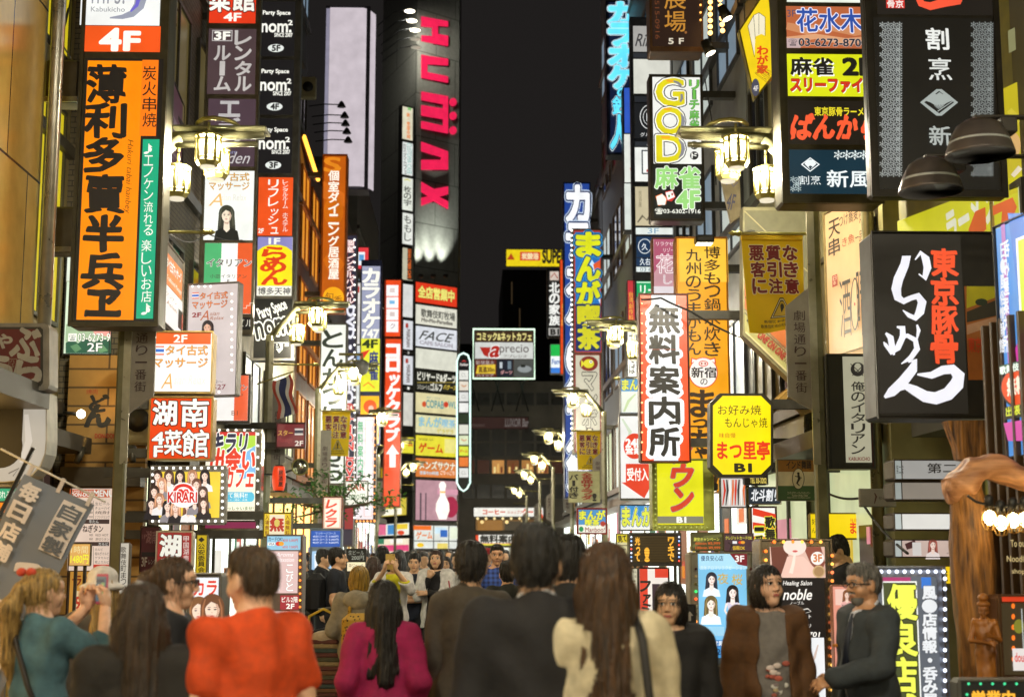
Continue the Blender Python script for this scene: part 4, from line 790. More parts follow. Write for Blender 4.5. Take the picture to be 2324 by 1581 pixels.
ps += [((586, 403, 664, 535), 'e4521f', [('V', 'リフレッシュ', 609, 408, 632, 531, WH, {'b': .012}), ('V', 'レンタルルーム', 642, 409, 654, 474, WH), ('V', 'ホステル', 642, 484, 654, 527, WH), ('T', '2F', 587, 520, 599, 530, WH, {'b': .03})]),
    ((584, 538, 663, 671), 'e8e6da', [('R', 584, 538, 663, 649, '8a86bc'), ('G', [(584, 649), (584, 570), (596, 561), (611, 556), (636, 556), (651, 561), (663, 570), (663, 649)], 'f2e21e'), ('T', '1F', 611, 541, 635, 554, WH, {'b': .04}), ('T', 'ら', 597, 561, 648, 590, 'd8421c', {'b': .04, 'warp': .03}), ('T', 'ー', 618, 586, 628, 594, 'd8421c', {'b': .03, 'rot': 60}), ('T', 'め', 593, 590, 648, 618, 'd8421c', {'b': .04, 'warp': .03}), ('T', 'ん', 595, 618, 651, 646, 'd8421c', {'b': .04, 'warp': .03}), ('T', '博多天神', 586, 653, 659, 669, '2a2622', {'b': .01})]),
    ((577, 678, 662, 812), '23231f', [('T', 'Party Space', 585, 688, 652, 720, WH, {'rot': 22, 'b': .03}), ('T', 'nom', 580, 728, 655, 762, '23231f', {'b': .03, 'o': ('e6e8e0', .05), 'rot': 12}), ('G', [(615, 777), (655, 777), (655, 786), (648, 786), (634, 801), (622, 786), (615, 786)], 'dfe4d8'), ('T', 'B1', 623, 779, 646, 791, '23211f', {'b': .03})])]
sign('stacked_sign', 'projecting stack of black party room panels above orange and yellow ramen panels', (580, -40, 676, 818), 23.6, ps, th=.26, case='7d7a72', frame=5, arms=-1, metal=.6)
sign('izakaya_sign', 'tall orange brown sign with white vertical characters and yellow seal at its foot', (729, 350, 786, 708), 32.4, [
    ((733, 355, 782, 703), 'b4560e', [('T', 'S', 737, 358, 772, 390, 'd8801c', {'b': .03}), ('G', [(733, 410), (782, 440), (782, 470), (733, 450)], 'c8661a'), ('E', 757, 480, 22, 34, 'c4640f'), ('G', [(733, 590), (757, 560), (782, 600), (757, 640)], 'c4640f'),
        ('V', '個室ダイニング居酒屋', 746, 388, 769, 634, 'f4efe0', {'b': .025}), ('E', 757, 676, 24, 24, 'f0a818'), ('T', '旬', 738, 664, 757, 684, '7a3a10'), ('T', '香', 757, 672, 778, 692, '7a3a10')])], th=.4, case='c86c14', frame=3, arms=-1, lit=True)
sign('video_sign', 'narrow dark sign with sideways white letters and red outlined katakana, lamps along its side', (781, 530, 806, 1240), 35.5, [
    ((783, 535, 804, 1236), '2b2c3c', [('V', '個室レンタルバイバル', 785, 545, 803, 690, 'f0ece8', {'o': ('b8302a', .04), 'b': .02}), ('T', 'DVD・VIDEO', 786, 695, 803, 915, 'dfe0ea', {'rot': -90, 'b': .05}), ('E', 794, 925, 10, 10, 'c04a44'), ('T', '24', 788, 920, 800, 930, WH), ('V', 'ナIONLOVE', 786, 945, 803, 1100, 'd83c34', {'o': ('f0e6e0', .04), 'b': .03}), ('R', 784, 1110, 803, 1200, '8a3034')])], th=.4, case='54525a', frame=2, arms=-1,
    bulbs=[(805, 545 + 17 * i, 2.6, 'f6f6f0', 1.7) for i in range(38)])
sign('karaoke_sign', 'grey blue rounded karaoke sign with white katakana over yellow mahjong panels', (817, 590, 864, 1010), 42, [
    ((819, 604, 862, 768), '9a9eb6', [('V', 'カラオケ', 824, 610, 860, 744, WH, {'b': .05, 'o': ('6a7096', .03)}), ('T', '747', 822, 748, 860, 767, WH, {'b': .04})]),
    ((819, 768, 862, 888), 'dfe03a', [('T', '4F', 823, 771, 856, 789, '2a3a20', {'b': .04}), ('G', [(819, 800), (840, 793), (819, 822)], 'd83a2c'), ('V', '麻雀', 838, 797, 858, 862, '2a3a7a', {'b': .03}), ('S', [(824, 876, 2), (836, 868, 3), (850, 880, 2)], 'e87a2a')]),
    ((818, 898, 861, 1006), 'f4b41c', [('E', 840, 922, 15, 15, 'e2541e'), ('E', 842, 926, 6, 6, 'e8b0a0')])], th=.4, case='3a4470', frame=2, arms=-1)
sign('croquette_sign', 'tall orange red sign with four white squares and blocky white katakana', (871, 633, 911, 1150), 46, [
    ((873, 636, 909, 763), 'e2471b', [('R', 877, 647 + i * 27.2, 904, 672 + i * 27.2, 'f4f0ee') for i in range(4)] + [('R', 884, 682, 896, 690, '7ab4dc'), ('R', 885, 654, 896, 664, 'd8c8c4'), ('R', 885, 708, 896, 718, 'd0c0bc'), ('T', 'ク', 885, 734, 897, 746, '8a6a7a')]),
    ((873, 769, 909, 1147), 'e2471b', [('V', 'コロッケクラブ', 878, 782, 906, 1000, 'f6f0ec', {'b': .06}), ('G', [(891, 1008), (906, 1030), (898, 1030), (898, 1060), (884, 1060), (884, 1030), (876, 1030)], 'f6f0ec')])], th=.4, case='8a3418', frame=2, arms=-1)
sign('restaurant_sign', 'tall white sign with black vertical hiragana behind the second street lamp', (724, 733, 785, 1099), 30.9, [
    ((727, 737, 782, 1096), 'e9ebe0', [('V', 'とんかつにいむら', 733, 750, 777, 1090, '2b3327', {'b': .03, 'g': .12})])], th=.35, case='6a675c', frame=3, arms=-1)
sign('neon_sign', 'white scalloped sign edged with orange bulbs, green sideways characters', (806, 940, 853, 1185), 38, [
    ((809, 946, 848, 1178), 'e9dfe4', [('V', '無料案内ワン', 812, 955, 824, 1120, '5ab47a', {'b': .02})] + [('E', 836, 960 + 26 * i, 11, 14, 'f6f4f0') for i in range(8)] + [('O', 828, 952, 846, 1172, 'e8b4a8', 1)])], th=.3, case='5a4a40', frame=1,
    bulbs=[(850, 948 + 15.5 * i, 2.2, 'ff9a4a', 2.0) for i in range(16)] + [(810 + 8 * i, 1182, 2.2, 'ff9a4a', 2.0) for i in range(6)])
sign('bar_sign', 'maroon sign with small striped flag and 2F beside the second lamp post', (626, 958, 693, 1017), 22.5, [
    ((629, 962, 690, 1013), '6f2a2c', [('T', 'スター', 631, 976, 665, 988, 'd0a850', {'b': .01})] + [('R', 669, 972, 688, 987, 'c8c0b8'), ('R', 669, 976, 688, 983, '3a3a44'), ('T', 'Massage', 630, 992, 664, 1006, '8e3a3a', {'sh': .2}), ('T', '2F', 670, 1000, 688, 1011, 'e0d8cc', {'b': .02})])], th=.12, case='5a3430', frame=2, arms=-1)
# street-level boards, left
menu = [('R', 159, 1110, 250, 1290, 'efd6c2'), ('R', 159, 1110, 250, 1128, 'd06038'), ('T', 'SUMIBI YAKINIKU', 162, 1112, 215, 1117, WH), ('T', 'DON-DON', 163, 1118, 212, 1126, WH, {'b': .03}), ('T', 'MENU', 214, 1112, 258, 1126, WH, {'b': .03})]
for i, (a, b) in enumerate([('380', '生ビール'), ('480', 'チューハイ'), ('280', '焼酎'), ('1,000', 'ソフトドリンク')]): menu += [('T', a, 200, 1140 + i * 10, 212, 1145 + i * 10, '4a3a34'), ('T', b, 217, 1139 + i * 10, 250, 1146 + i * 10, '4a3a34'), ('T', '一品', 165, 1139 + i * 10, 188, 1146 + i * 10, '4a3a34')]
menu += [('R', 159, 1178, 250, 1188, '4a3a34'), ('T', '牛たん', 204, 1179, 226, 1187, WH), ('T', 'ねぎタン', 190, 1191, 236, 1207, '3a2a26', {'b': .02}), ('T', '900', 205, 1211, 213, 1216, '4a3a34'), ('T', 'RED HOT', 219, 1211, 248, 1216, '4a3a34'), ('T', '800', 205, 1220, 213, 1225, '4a3a34'), ('T', '厚切りタン', 219, 1220, 250, 1226, '4a3a34'), ('R', 159, 1229, 250, 1238, '4a3a34'), ('T', 'カルビ', 226, 1230, 248, 1237, WH), ('T', 'カルビ', 218, 1243, 236, 1249, '4a3a34'), ('T', '塩ねぎカルビ', 218, 1252, 250, 1259, '4a3a34'), ('T', 'ゲタカルビ', 218, 1262, 250, 1268, '4a3a34'), ('T', '極上カルビ', 218, 1271, 250, 1278, '4a3a34'), ('L', [(215, 1136), (215, 1176)], .8, '4a3a34'), ('L', [(215, 1240), (215, 1288)], .8, '4a3a34'), ('R', 215, 1280, 250, 1290, 'c83c2c'),
    ('R', 190, 1236, 206, 1262, 'd8aa48')]
sign('menu_board', 'pale yakiniku menu board with orange heading in front of the wooden wall', (155, 1106, 254, 1450), 14.6, [((157, 1108, 252, 1294), 'efd6c2', menu, True), ((157, 1296, 252, 1440), 'c88e3a', [('T', 'ランチ', 165, 1305, 240, 1330, '7a2a18', {'b': .02}), ('R', 165, 1340, 244, 1400, 'e8d0a0'), ('T', '980円', 172, 1350, 236, 1384, 'c23a24', {'b': .03})], True)], th=.1, case='4a4036', frame=2, gain=.75, legs=True)
sign('price_sign', 'small amber acrylic sign showing hour and yen price beside the menu board', (157, 1232, 206, 1284), 14.0, [((159, 1234, 204, 1282), 'd6a45a', [('T', '1時間', 162, 1238, 200, 1255, 'e2d29a'), ('T', '1480円', 161, 1258, 201, 1278, 'e8e83a', {'b': .01})])], th=.05, case='8a7a50', frame=1, legs=True)
sign('restaurant_sign', 'white framed red sign with one large white character leaning at street level', (354, 1204, 438, 1290), 13.4, [((358, 1208, 434, 1286), '9c2126', [('T', '湖', 364, 1214, 410, 1262, WH, {'b': .04, 'o': ('3c0c0c', .03), 'warp': .03}), ('V', '甲国湖南', 417, 1216, 429, 1272, 'e0cfc8', {'b': .01}), ('T', '菜館', 366, 1266, 408, 1284, WH, {'b': .02})])], th=.12, case='d6cfc4', frame=3, gain=.8, legs=True)
sign('restaurant_sign', 'dim maroon banner sign behind the white framed red one', (318, 1193, 362, 1300), 14.3, [((320, 1196, 360, 1298), '5c1f2a', [('T', '湖南', 332, 1204, 358, 1232, '9a6a6c', {'b': .02}), ('T', '1F', 324, 1212, 332, 1222, '9a6a6c'), ('R', 322, 1252, 360, 1262, '2a1a1e'), ('T', '3F', 322, 1264, 334, 1284, 'c8c0b8', {'b': .03}), ('T', 'レンタル', 338, 1268, 360, 1280, 'c8c0b8')], False)], th=.1, case='3a2424', frame=1, legs=True)
sign('notice_board', 'narrow yellow notice with black vertical characters', (445, 1212, 470, 1302), 15, [((447, 1214, 468, 1300), 'd8b81e', [('T', '◆', 450, 1218, 465, 1230, '2a2418'), ('V', '公安委員会', 450, 1233, 465, 1298, '2a2418', {'b': .02})])], th=.06, case='6a5c20', frame=1, gain=.7, legs=True)
sign('karaoke_light_box', 'white light box with red katakana and long haired women beside the red shirt', (428, 1300, 500, 1500), 9.4, [((434, 1310, 494, 1490), 'dfe3ea', [('T', 'カラ', 441, 1316, 492, 1350, 'd2301e', {'b': .03, 'o': ('f4f0ec', .05)}), ('W', 452, 1352, 110, '7a5232', 'e8cdb8', '9cb0c8', {'long': 1.6}), ('W', 484, 1346, 120, '6a4228', 'e8cdb8', 'c0d4e8', {'long': 1.7})])], th=.35, case='6a675f', frame=3, legs=True)
sign('menu_board', 'narrow price board with yellow heading beside the white light box', (498, 1306, 512, 1450), 9.9, [((499, 1308, 511, 1448), 'dcd2c4', [('R', 499, 1308, 511, 1336, 'c8382c'), ('T', '▲', 500, 1318, 505, 1332, 'e8d83a'), ('V', '会員', 505, 1312, 511, 1330, 'f0e0c0')] + [('R', 500, 1342 + i * 9, 510, 1345 + i * 9, 'a83a30' if i % 3 == 1 else '4a423c') for i in range(10)])], th=.08, case='8a857a', frame=1, gain=.7, legs=True)
sign('massage_light_box', 'pink massage standing sign with pale blue card notice on top', (602, 1212, 686, 1450), 14, [
    ((606, 1216, 682, 1247), '8fc0d8', [('T', 'カードOK!', 610, 1218, 641, 1227, '2a3a54', {'b': .01}), ('R', 608, 1230, 624, 1237, WH), ('T', 'VISA', 610, 1231, 623, 1236, '2a3a7a', {'b': .02}), ('E', 633, 1233, 7, 5, 'd83a28'), ('E', 639, 1233, 6, 5, 'e8a030'), ('T', '40分 5,000円', 642, 1222, 676, 1229, 'c83a34', {'b': .01}), ('T', '60分 7,000円', 642, 1237, 676, 1244, 'c83a34', {'b': .01})]),
    ((608, 1250, 676, 1345), 'd7b8b4', [('T', 'Aroma', 626, 1253, 666, 1262, 'f2ecec', {'sh': .3}), ('T', 'Relaxation', 622, 1264, 668, 1274, 'f2ecec', {'sh': .3}), ('V', 'こびと', 650, 1280, 666, 1340, 'f6f4f0', {'o': ('b89a98', .03), 'b': .02}), ('S', [(612, 1300, 6), (626, 1310, 10), (634, 1340, 4)], 'e8d4d0')]),
    ((636, 1350, 678, 1382), '9c2c34', [('T', 'ビル2階', 640, 1353, 676, 1366, WH, {'b': .01}), ('T', '2F', 650, 1369, 668, 1380, WH, {'b': .03})]), ((606, 1386, 678, 1444), 'cfc6c2', [('T', 'ボディケア', 612, 1392, 674, 1402, '8a5a5c'), ('R', 612, 1408, 672, 1411, 'a87a7a'), ('R', 612, 1418, 664, 1421, 'a87a7a')])], th=.3, case='8a7c78', frame=2, legs=True,
    bulbs=[(682, 1256 + i * 15, 2.6, ('ff7a2a', 'ffb03a')[i % 2], 2.0) for i in range(9)])
sign('notice_board', 'yellow and red free admission board under the red lantern', (598, 1162, 662, 1219), 16.5, [((600, 1165, 660, 1216), 'e0c030', [('V', '入場無料', 602, 1168, 611, 1214, '7a2a1c', {'b': .01}), ('R', 612, 1167, 646, 1215, 'eee0c0'), ('T', '無', 614, 1174, 644, 1204, 'b8382a', {'b': .05}), ('E', 629, 1186, 6, 9, 'd8c060'), ('V', '入場無料', 648, 1168, 658, 1214, '7a2a1c', {'b': .01})])], th=.06, case='8a7420', frame=1, gain=.85, arms=-1)
sign('neon_sign', 'white sign with red slanted katakana under the green branch', (732, 1126, 777, 1202), 25, [((735, 1129, 774, 1199), 'f0e2d2', [('V', 'レクラ', 740, 1134, 764, 1194, 'd8401c', {'b': .04, 'sh': .2}), ('O', 736, 1130, 773, 1198, 'e8b090', 2)])], th=.2, case='8a4a28', frame=1, arms=-1)
sign('course_board', 'blue rounded price board with white rows', (703, 1198, 776, 1296), 21, [((706, 1204, 772, 1240), '2a54a8', [('T', 'マッサージコース', 716, 1207, 762, 1212, 'c8dcf4'), ('T', '40分コース 3,000円', 710, 1214, 768, 1219, 'e8f0fa'), ('T', '60分コース 5,000円', 710, 1221, 768, 1226, 'e8f0fa'), ('T', '90分コース 8,000円', 710, 1228, 768, 1233, 'e8f0fa')]), ((708, 1250, 770, 1292), '9cc0e0', [('R', 714, 1256, 740, 1288, 'e4ecf4'), ('R', 744, 1256, 766, 1268, 'f0d080')])], th=.2, case='8494a4', frame=2, legs=True)
sign('blackboard', 'small blackboard chalked with draft beer 200 yen', (786, 1244, 831, 1296), 19, [((788, 1246, 829, 1272), '20221f', [('T', '生ビール', 791, 1248, 826, 1258, '-c8d4d8'), ('T', '200円', 798, 1260, 826, 1270, '-c8d4d8', {'b': .01})], False), ((788, 1275, 829, 1295), 'e6d8b0', [('T', '中ジョッキ', 792, 1278, 825, 1288, '6a4a2a')])], th=.06, case='3a342a', frame=1, legs=True)
sign('bar_sign', 'white tilted sign panel with green lettering hung over the crowd', (782, 1090, 836, 1148), 33, [((785, 1093, 833, 1145), 'e4e4d8', [('T', 'BAR', 790, 1098, 828, 1112, 'b0402a', {'b': .02}), ('T', '3000円', 790, 1120, 828, 1134, '4a7a4a')])], th=.1, case='7a7a70', frame=1, arms=-1)

sign('facade_sign', 'red restaurant sign running along the brick facade at the top left', (383, -60, 446, 66), 17.2, [((385, -55, 443, 62), 'b82c22', [('T', '菜', 400, -30, 440, 30, 'e8dcd8', {'b': .03})])], Y1=20.0, th=.1, case='4a3a34', frame=2)
sign('facade_sign', 'dark maroon sign with grey script lying along the brick facade', (377, 190, 414, 420), 17.1, [((378, 194, 413, 416), '4a2630', [('V', 'エデン', 382, 270, 408, 360, '8a7a7e', {'b': .02}), ('T', 'Eden', 380, 370, 411, 400, '9a8e90', {'sh': .3})])], Y1=18.6, th=.1, case='3a3430', frame=1, gain=.6)
sign('bank_sign', 'small white, red and blue sign between brick facade and tenant panels', (421, 134, 449, 198), 23, [((423, 137, 447, 195), 'e6e8ea', [('R', 423, 137, 447, 150, 'c83428'), ('R', 440, 146, 447, 192, '5a7ac8'), ('O', 424, 152, 438, 166, '3a3a3a', 1.5), ('O', 424, 170, 438, 184, '3a3a3a', 1.5)])], th=.3, case='7a3a34', frame=1)
sign('facade_sign', 'tall narrow white, blue and red sign hidden behind the first street lamp', (408, 270, 442, 612), 20.8, [((410, 274, 440, 608), 'dfe0dc', [('R', 410, 280, 424, 370, 'd84a3a'), ('G', [(424, 330), (440, 320), (440, 380), (420, 400)], '5a8ac8'), ('O', 410, 384, 426, 440, 'c8382c', 3), ('R', 428, 440, 440, 500, 'e8d8a0'), ('R', 410, 560, 440, 600, 'b8303a'), ('R', 414, 566, 430, 574, 'e8e0dc'), ('R', 414, 582, 430, 590, 'e8e0dc')])], th=.2, case='6a6a66', frame=1)

sign('restaurant_sign', 'small white and red Italian diner sign half behind the lilac panel', (484, 848, 568, 960), 18.7, [((488, 852, 563, 954), 'ece9e4', [('R', 532, 852, 563, 954, 'e0603a'), ('T', 'イタリアン', 500, 872, 561, 886, '3a302a', {'b': .02, 'o': ('f2ece4', .03)}), ('T', 'イタリアン&生パスタ', 490, 892, 552, 899, '5a4a40'), ('T', 'B1', 526, 932, 540, 942, '8a4a34')])], th=.16, case='3a332c', frame=3, arms=-1)
sign('izakaya_sign', 'orange and green sign low at the left edge behind the slate banner', (-60, 1104, 42, 1250), 10.4, [((-56, 1108, 38, 1136), '149c72', [('T', 'エノケン流れる楽', -52, 1113, 36, 1130, 'eef0e6', {'b': .01})]), ((-56, 1140, 38, 1246), 'ee8410', [('T', 'Hakuri tabai', -20, 1146, 34, 1156, '8a4a10', {'sh': .3}), ('T', '薄', -10, 1160, 34, 1240, '2a1e14', {'b': .03, 'warp': .03})])], th=.2, case='3a352c', frame=3, gain=.9, legs=True)
sign('notice_board', 'narrow white upright board with black column of characters by the near left pole', (270, 1230, 292, 1400), 13.0, [((272, 1232, 290, 1398), 'cfc9ba', [('V', '歌舞伎町まつり', 275, 1240, 287, 1340, '3a3630', {'b': .01})])], th=.1, case='6a6458', frame=1, gain=.7, legs=True)
sign('tenant_sign', 'small red, white and blue sign above the rounded karaoke sign', (810, 560, 838, 612), 46, [((812, 562, 836, 610), 'd83a40', [('R', 812, 572, 828, 602, 'e8ecf0'), ('R', 815, 578, 826, 592, '5a9ad0')])], th=.4, case='7a2a2a', frame=1)
sign('tenant_sign', 'thin pale column sign between the video sign and the rounded karaoke sign', (806, 640, 818, 930), 41, [((807, 642, 817, 780), 'dcd8d2', [('R', 808, 650, 816, 664, 'b8403a'), ('R', 808, 690, 816, 740, 'c8c4be')]), ((807, 784, 817, 928), 'd4d8d8', [('R', 808, 800, 816, 820, '7a9ac0')])], th=.3, case='6a6a66', frame=1)
# ------------------------------------------------------------------ signs, right side of the street
def octo(x0, y0, x1, y1, c): return [(x0 + c, y0), (x1 - c, y0), (x1, y0 + c), (x1, y1 - c), (x1 - c, y1), (x0 + c, y1), (x0, y1 - c), (x0, y0 + c)]
r, pl = sign('neon_sign', 'vertical sign of outlined cyan neon katakana with the sky behind it', (1376, 2, 1440, 352), 34, [
    ((1384, 6, 1434, 346), '101a34', [('V', 'カラオケ', 1384, 8, 1434, 200, '62dcf8', {'b': .05, 'o': (('e8f8fc', .065), ('14284a', .05), ('9ae8fa', .035)), 'g': .04})] +
    [('T', 'の', 1401, 202, 1424, 222, '62dcf8', {'b': .05, 'o': ('14284a', .03)}), ('T', '鉄', 1390, 222, 1426, 262, '62dcf8', {'b': .03, 'o': (('e8f8fc', .05), ('14284a', .035))}), ('T', '人', 1386, 266, 1424, 338, '62dcf8', {'b': .05, 'o': (('e8f8fc', .05), ('14284a', .035))})])], th=.5, case='1c2236', frame=2, arms=1, gain=1.05)
sign('karaoke_sign', 'blue vertical sign with white katakana, half hidden by the manga café sign', (1280, 414, 1343, 1130), 43, [
    ((1283, 417, 1340, 1126), '23418c', [('V', 'カラオケの鉄人館', 1287, 424, 1337, 1110, 'f0f2f4', {'b': .05, 'o': (('cfe0f0', .06), ('1a2c5c', .04)), 'g': .1})])], th=.5, case='2a3a6a', frame=2, arms=1)
sign('manga_cafe_sign', 'tall blue sign with yellow vertical characters above a white panel with a fish badge', (1299, 519, 1367, 1030), 38, [
    ((1303, 523, 1364, 800), 'a03a2e', [('R', 1306, 527, 1362, 797, '2a6ab0'), ('R', 1306, 527, 1362, 575, '24508c'), ('G', [(1330, 570), (1350, 600), (1362, 660), (1362, 690), (1340, 640)], 'cfe4f2'), ('G', [(1346, 600), (1362, 590), (1362, 680)], 'd8562c'), ('V', 'まんが', 1310, 530, 1360, 692, 'd4d820', {'b': .055, 'o': (('3aa0d8', .07), ('184070', .05)), 'g': .06}), ('R', 1306, 690, 1362, 797, '1e2c5a'), ('V', '喫茶', 1312, 694, 1360, 792, 'c8c428', {'b': .05, 'o': ('14305a', .05), 'g': .06})]),
    ((1303, 803, 1364, 1026), '7a2a22', [('R', 1307, 806, 1361, 1023, 'bcb8a4'), ('E', 1336, 825, 21, 17, '7c2a22'), ('E', 1336, 825, 12, 10, 'd4cc30'), ('G', [(1326, 825), (1319, 834), (1319, 816)], 'd4cc30'), ('E', 1341, 821, 3.4, 3.4, 'f2f2e8'), ('E', 1341, 821, 1.6, 1.6, '2a2620'), ('V', 'マンボー', 1322, 846, 1354, 1012, 'bcb8a4', {'b': .02, 'o': ('3a362c', .035), 'g': .08})])], th=.45, case='6f6a5c', frame=2, arms=1,
    bulbs=[(1297, 524 + 11.2 * i, 2.8, 'f8f6ee', 1.9) for i in range(45)])
god = lambda ch, y0, y1: [('T', ch, 1489, y0, 1553, y1, 'd8d028', {'b': .05, 'o': (('fafaf2', .1), ('2a2a26', .045))}), ]
def half(y0, y1): return []
r, pl = sign('mahjong_sign', 'white and black mahjong sign with fat yellow and grey latin letters and 4F', (1475, 170, 1597, 502), 20.2, [
    ((1482, 176, 1591, 372), 'e7e8e2', [('T', 'G', 1490, 180, 1551, 240, '262622', {'b': .08}), ('T', 'G', 1490, 180, 1551, 240, 'f4f4ec', {'b': .055}), ('T', 'G', 1490, 180, 1551, 240, 'd8cc1e', {'b': .025}),
        ('T', 'O', 1490, 246, 1551, 304, '262622', {'b': .08}), ('T', 'O', 1490, 246, 1551, 304, 'f4f4ec', {'b': .055}), ('T', 'O', 1490, 246, 1551, 304, 'd8cc1e', {'b': .025}),
        ('T', 'D', 1491, 310, 1551, 367, '262622', {'b': .08}), ('T', 'D', 1491, 310, 1551, 367, 'f4f4ec', {'b': .055}), ('T', 'D', 1491, 310, 1551, 367, 'd8cc1e', {'b': .025}),
        ('S', [(1544, 258, 1), (1549, 268, 7), (1550, 277, 9), (1548, 286, 7), (1542, 295, 2)], '83838a'), ('S', [(1540, 318, 2), (1548, 328, 7), (1550, 339, 9), (1547, 351, 7), (1540, 360, 2)], '83838a'), ('S', [(1528, 186, 4), (1538, 190, 6), (1546, 197, 5)], '83838a'), ('S', [(1546, 215, 5), (1547, 225, 7), (1543, 233, 4)], '83838a'),
        ('S', [(1512, 184, 5), (1520, 186, 6), (1527, 186, 5)], 'e8a428'), ('S', [(1506, 249, 4), (1516, 250, 6), (1524, 249, 4)], 'e8a428'), ('S', [(1500, 313, 5), (1510, 314, 6), (1520, 314, 5)], 'e8a428'),
        ('V', 'リーチ麻雀', 1564, 184, 1585, 296, '67b44c', {'b': .025, 'o': ('2c4a24', .025)})] + [q for i, ch in enumerate('ゴッド') for q in (('E', 1574, 309 + 23.5 * i, 9.5, 9.5, '2a2a26'), ('T', ch, 1568, 303 + 23.5 * i, 1580, 315 + 23.5 * i, 'f0f0e8', {'b': .02}))]),
    ((1482, 376, 1591, 496), '1f201c', [('T', '麻雀', 1487, 379, 1588, 428, '96d078', {'b': .03, 'o': ('e8f0e0', .03)}), ('T', '4F', 1536, 434, 1587, 472, '96d078', {'b': .04, 'o': ('e8f0e0', .04)}),
        ('G', [(1487, 446), (1501, 440), (1514, 450), (1511, 464), (1494, 468)], 'e8762a'), ('G', [(1489, 447), (1503, 441), (1512, 452), (1509, 466), (1492, 466)], 'eeeee6'), ('G', [(1509, 436), (1526, 432), (1533, 448), (1524, 458), (1513, 456)], 'c8342c'), ('G', [(1510, 438), (1526, 434), (1531, 448), (1515, 455)], 'f0f0ea'), ('E', 1518, 446, 2, 3, '4a8a4a'), ('E', 1525, 442, 2, 3, 'c04a3a'), ('T', '☎03-6302-1916', 1486, 474, 1589, 487, 'e6e8dc', {'b': .02})])], th=.3, case='4b463c', frame=6, arms=1, metal=.6)
sign('brown_sign', 'dark brown sign with gold brush character and 5F', (1474, -60, 1595, 118), 20.5, [
    ((1480, -54, 1590, 106), '2b1d16', [('T', '農', 1507, -46, 1556, 22, 'b88032', {'b': .0}), ('T', '場', 1508, 26, 1556, 73, 'b88032', {'b': .005, 'warp': .02}), ('T', '5', 1517, 88, 1528, 101, 'd6cdb8', {'b': .02}), ('T', 'F', 1541, 88, 1551, 101, 'd6cdb8', {'b': .02}), ('T', '03-5515-0916', 1486, -40, 1496, 90, '6a3c24', {'rot': -90}), ('E', 1556, 75, 3, 3, '8a5a30')])], th=.4, case='7a5a3c', frame=5, arms=1,
    bulbs=[(1589, -20 + i * 17, 2.5, 'ffb45a', 2.2) for i in range(5)])
q = []
for (x0, y0, x1, y1, c, it) in [(1437, 60, 1526, 118, 'a2a09c', [('T', 'Rilax', 1441, 78, 1500, 106, '3c3a3c', {'sh': .4, 'b': .01})]), (1437, 121, 1526, 132, '2a2c30', [('T', '7F', 1468, 122, 1495, 131, 'c8ccd0')]), (1438, 135, 1526, 213, 'cfcfc4', []), (1440, 219, 1502, 232, '26282c', [('T', '6F', 1468, 220, 1490, 231, 'd8d8d4')]), (1440, 235, 1502, 314, '1b1c1e', [('E', 1474, 266, 22, 28, 'e6e8e6'), ('E', 1474, 266, 20.5, 26.5, '1b1c1e'), ('E', 1474, 266, 15, 19, 'e6e8e6'), ('E', 1474, 266, 14, 18, '1b1c1e'), ('R', 1467, 258, 1469, 276, 'e6e8e6'), ('R', 1476, 258, 1478, 276, 'e6e8e6'), ('T', 'グルニエ', 1453, 302, 1498, 311, 'e6e8e6')]), (1441, 322, 1502, 332, '2a2c30', [('T', '5F', 1468, 323, 1490, 331, 'd8d8d4')]), (1441, 335, 1502, 412, 'e4e6e0', [('R', 1456, 341, 1496, 396, '3a3e44'), ('R', 1459, 344, 1496, 393, 'eceee8'), ('R', 1467, 385, 1474, 391, 'b03a34')]), (1442, 424, 1502, 512, 'c0b494', [('S', [(1447, 505, 3), (1458, 490, 6), (1468, 500, 4), (1482, 480, 6)], '6a6250'), ('V', '居酒屋', 1449, 434, 1456, 470, '7a7058')]), (1443, 517, 1533, 532, 'dbe2dc', [('T', '3F', 1470, 518, 1495, 530, '6a98b4')]), (1444, 537, 1533, 584, '1c3350', [('E', 1463, 559, 15, 17, 'dfe6e8'), ('E', 1463, 559, 13.5, 15.5, '1c3350'), ('T', '久', 1456, 552, 1470, 568, 'dfe6e8', {'b': .01})]), (1444, 586, 1533, 604, '1c3350', [('T', '久右衛門', 1452, 586, 1500, 602, 'dfe6e8', {'b': .01})]), (1444, 606, 1533, 617, 'd4dcda', [('T', '03 6302', 1453, 607, 1500, 616, '6a7a84')]), (1445, 638, 1490, 676, '1a9a5c', [('R', 1445, 640, 1490, 642, 'e0f0e0'), ('T', 'リー', 1453, 648, 1488, 670, 'e8f4e4', {'b': .03})])]:
    q.append(((x0, y0, x1, y1), c, it))
sign('stacked_sign', 'facade column of small mixed tenant panels behind the mahjong sign', (1433, 40, 1530, 682), 27, q, th=.2, case='45454a', frame=2, metal=.5)
sign('spa_sign', 'pink and lilac relaxation sign with outlined white flower character', (1480, 539, 1544, 700), 21, [
    ((1484, 543, 1540, 698), 'c09098', [('G', [(1484, 543), (1540, 543), (1540, 600), (1510, 580), (1484, 620)], 'a8526c'), ('R', 1484, 650, 1540, 698, 'd8d0d4'), ('T', 'リラクゼー', 1489, 549, 1538, 558, 'f0e6e6'), ('T', 'リゾート', 1505, 563, 1538, 573, 'f0e6e6'), ('T', '花', 1490, 578, 1528, 620, 'c09098', {'b': .0, 'o': ('f6f2f2', .03)}), ('T', 'し', 1506, 625, 1524, 645, 'c8b4b8', {'o': ('f6f2f2', .03)})])], th=.2, case='8c5a3c', frame=2)
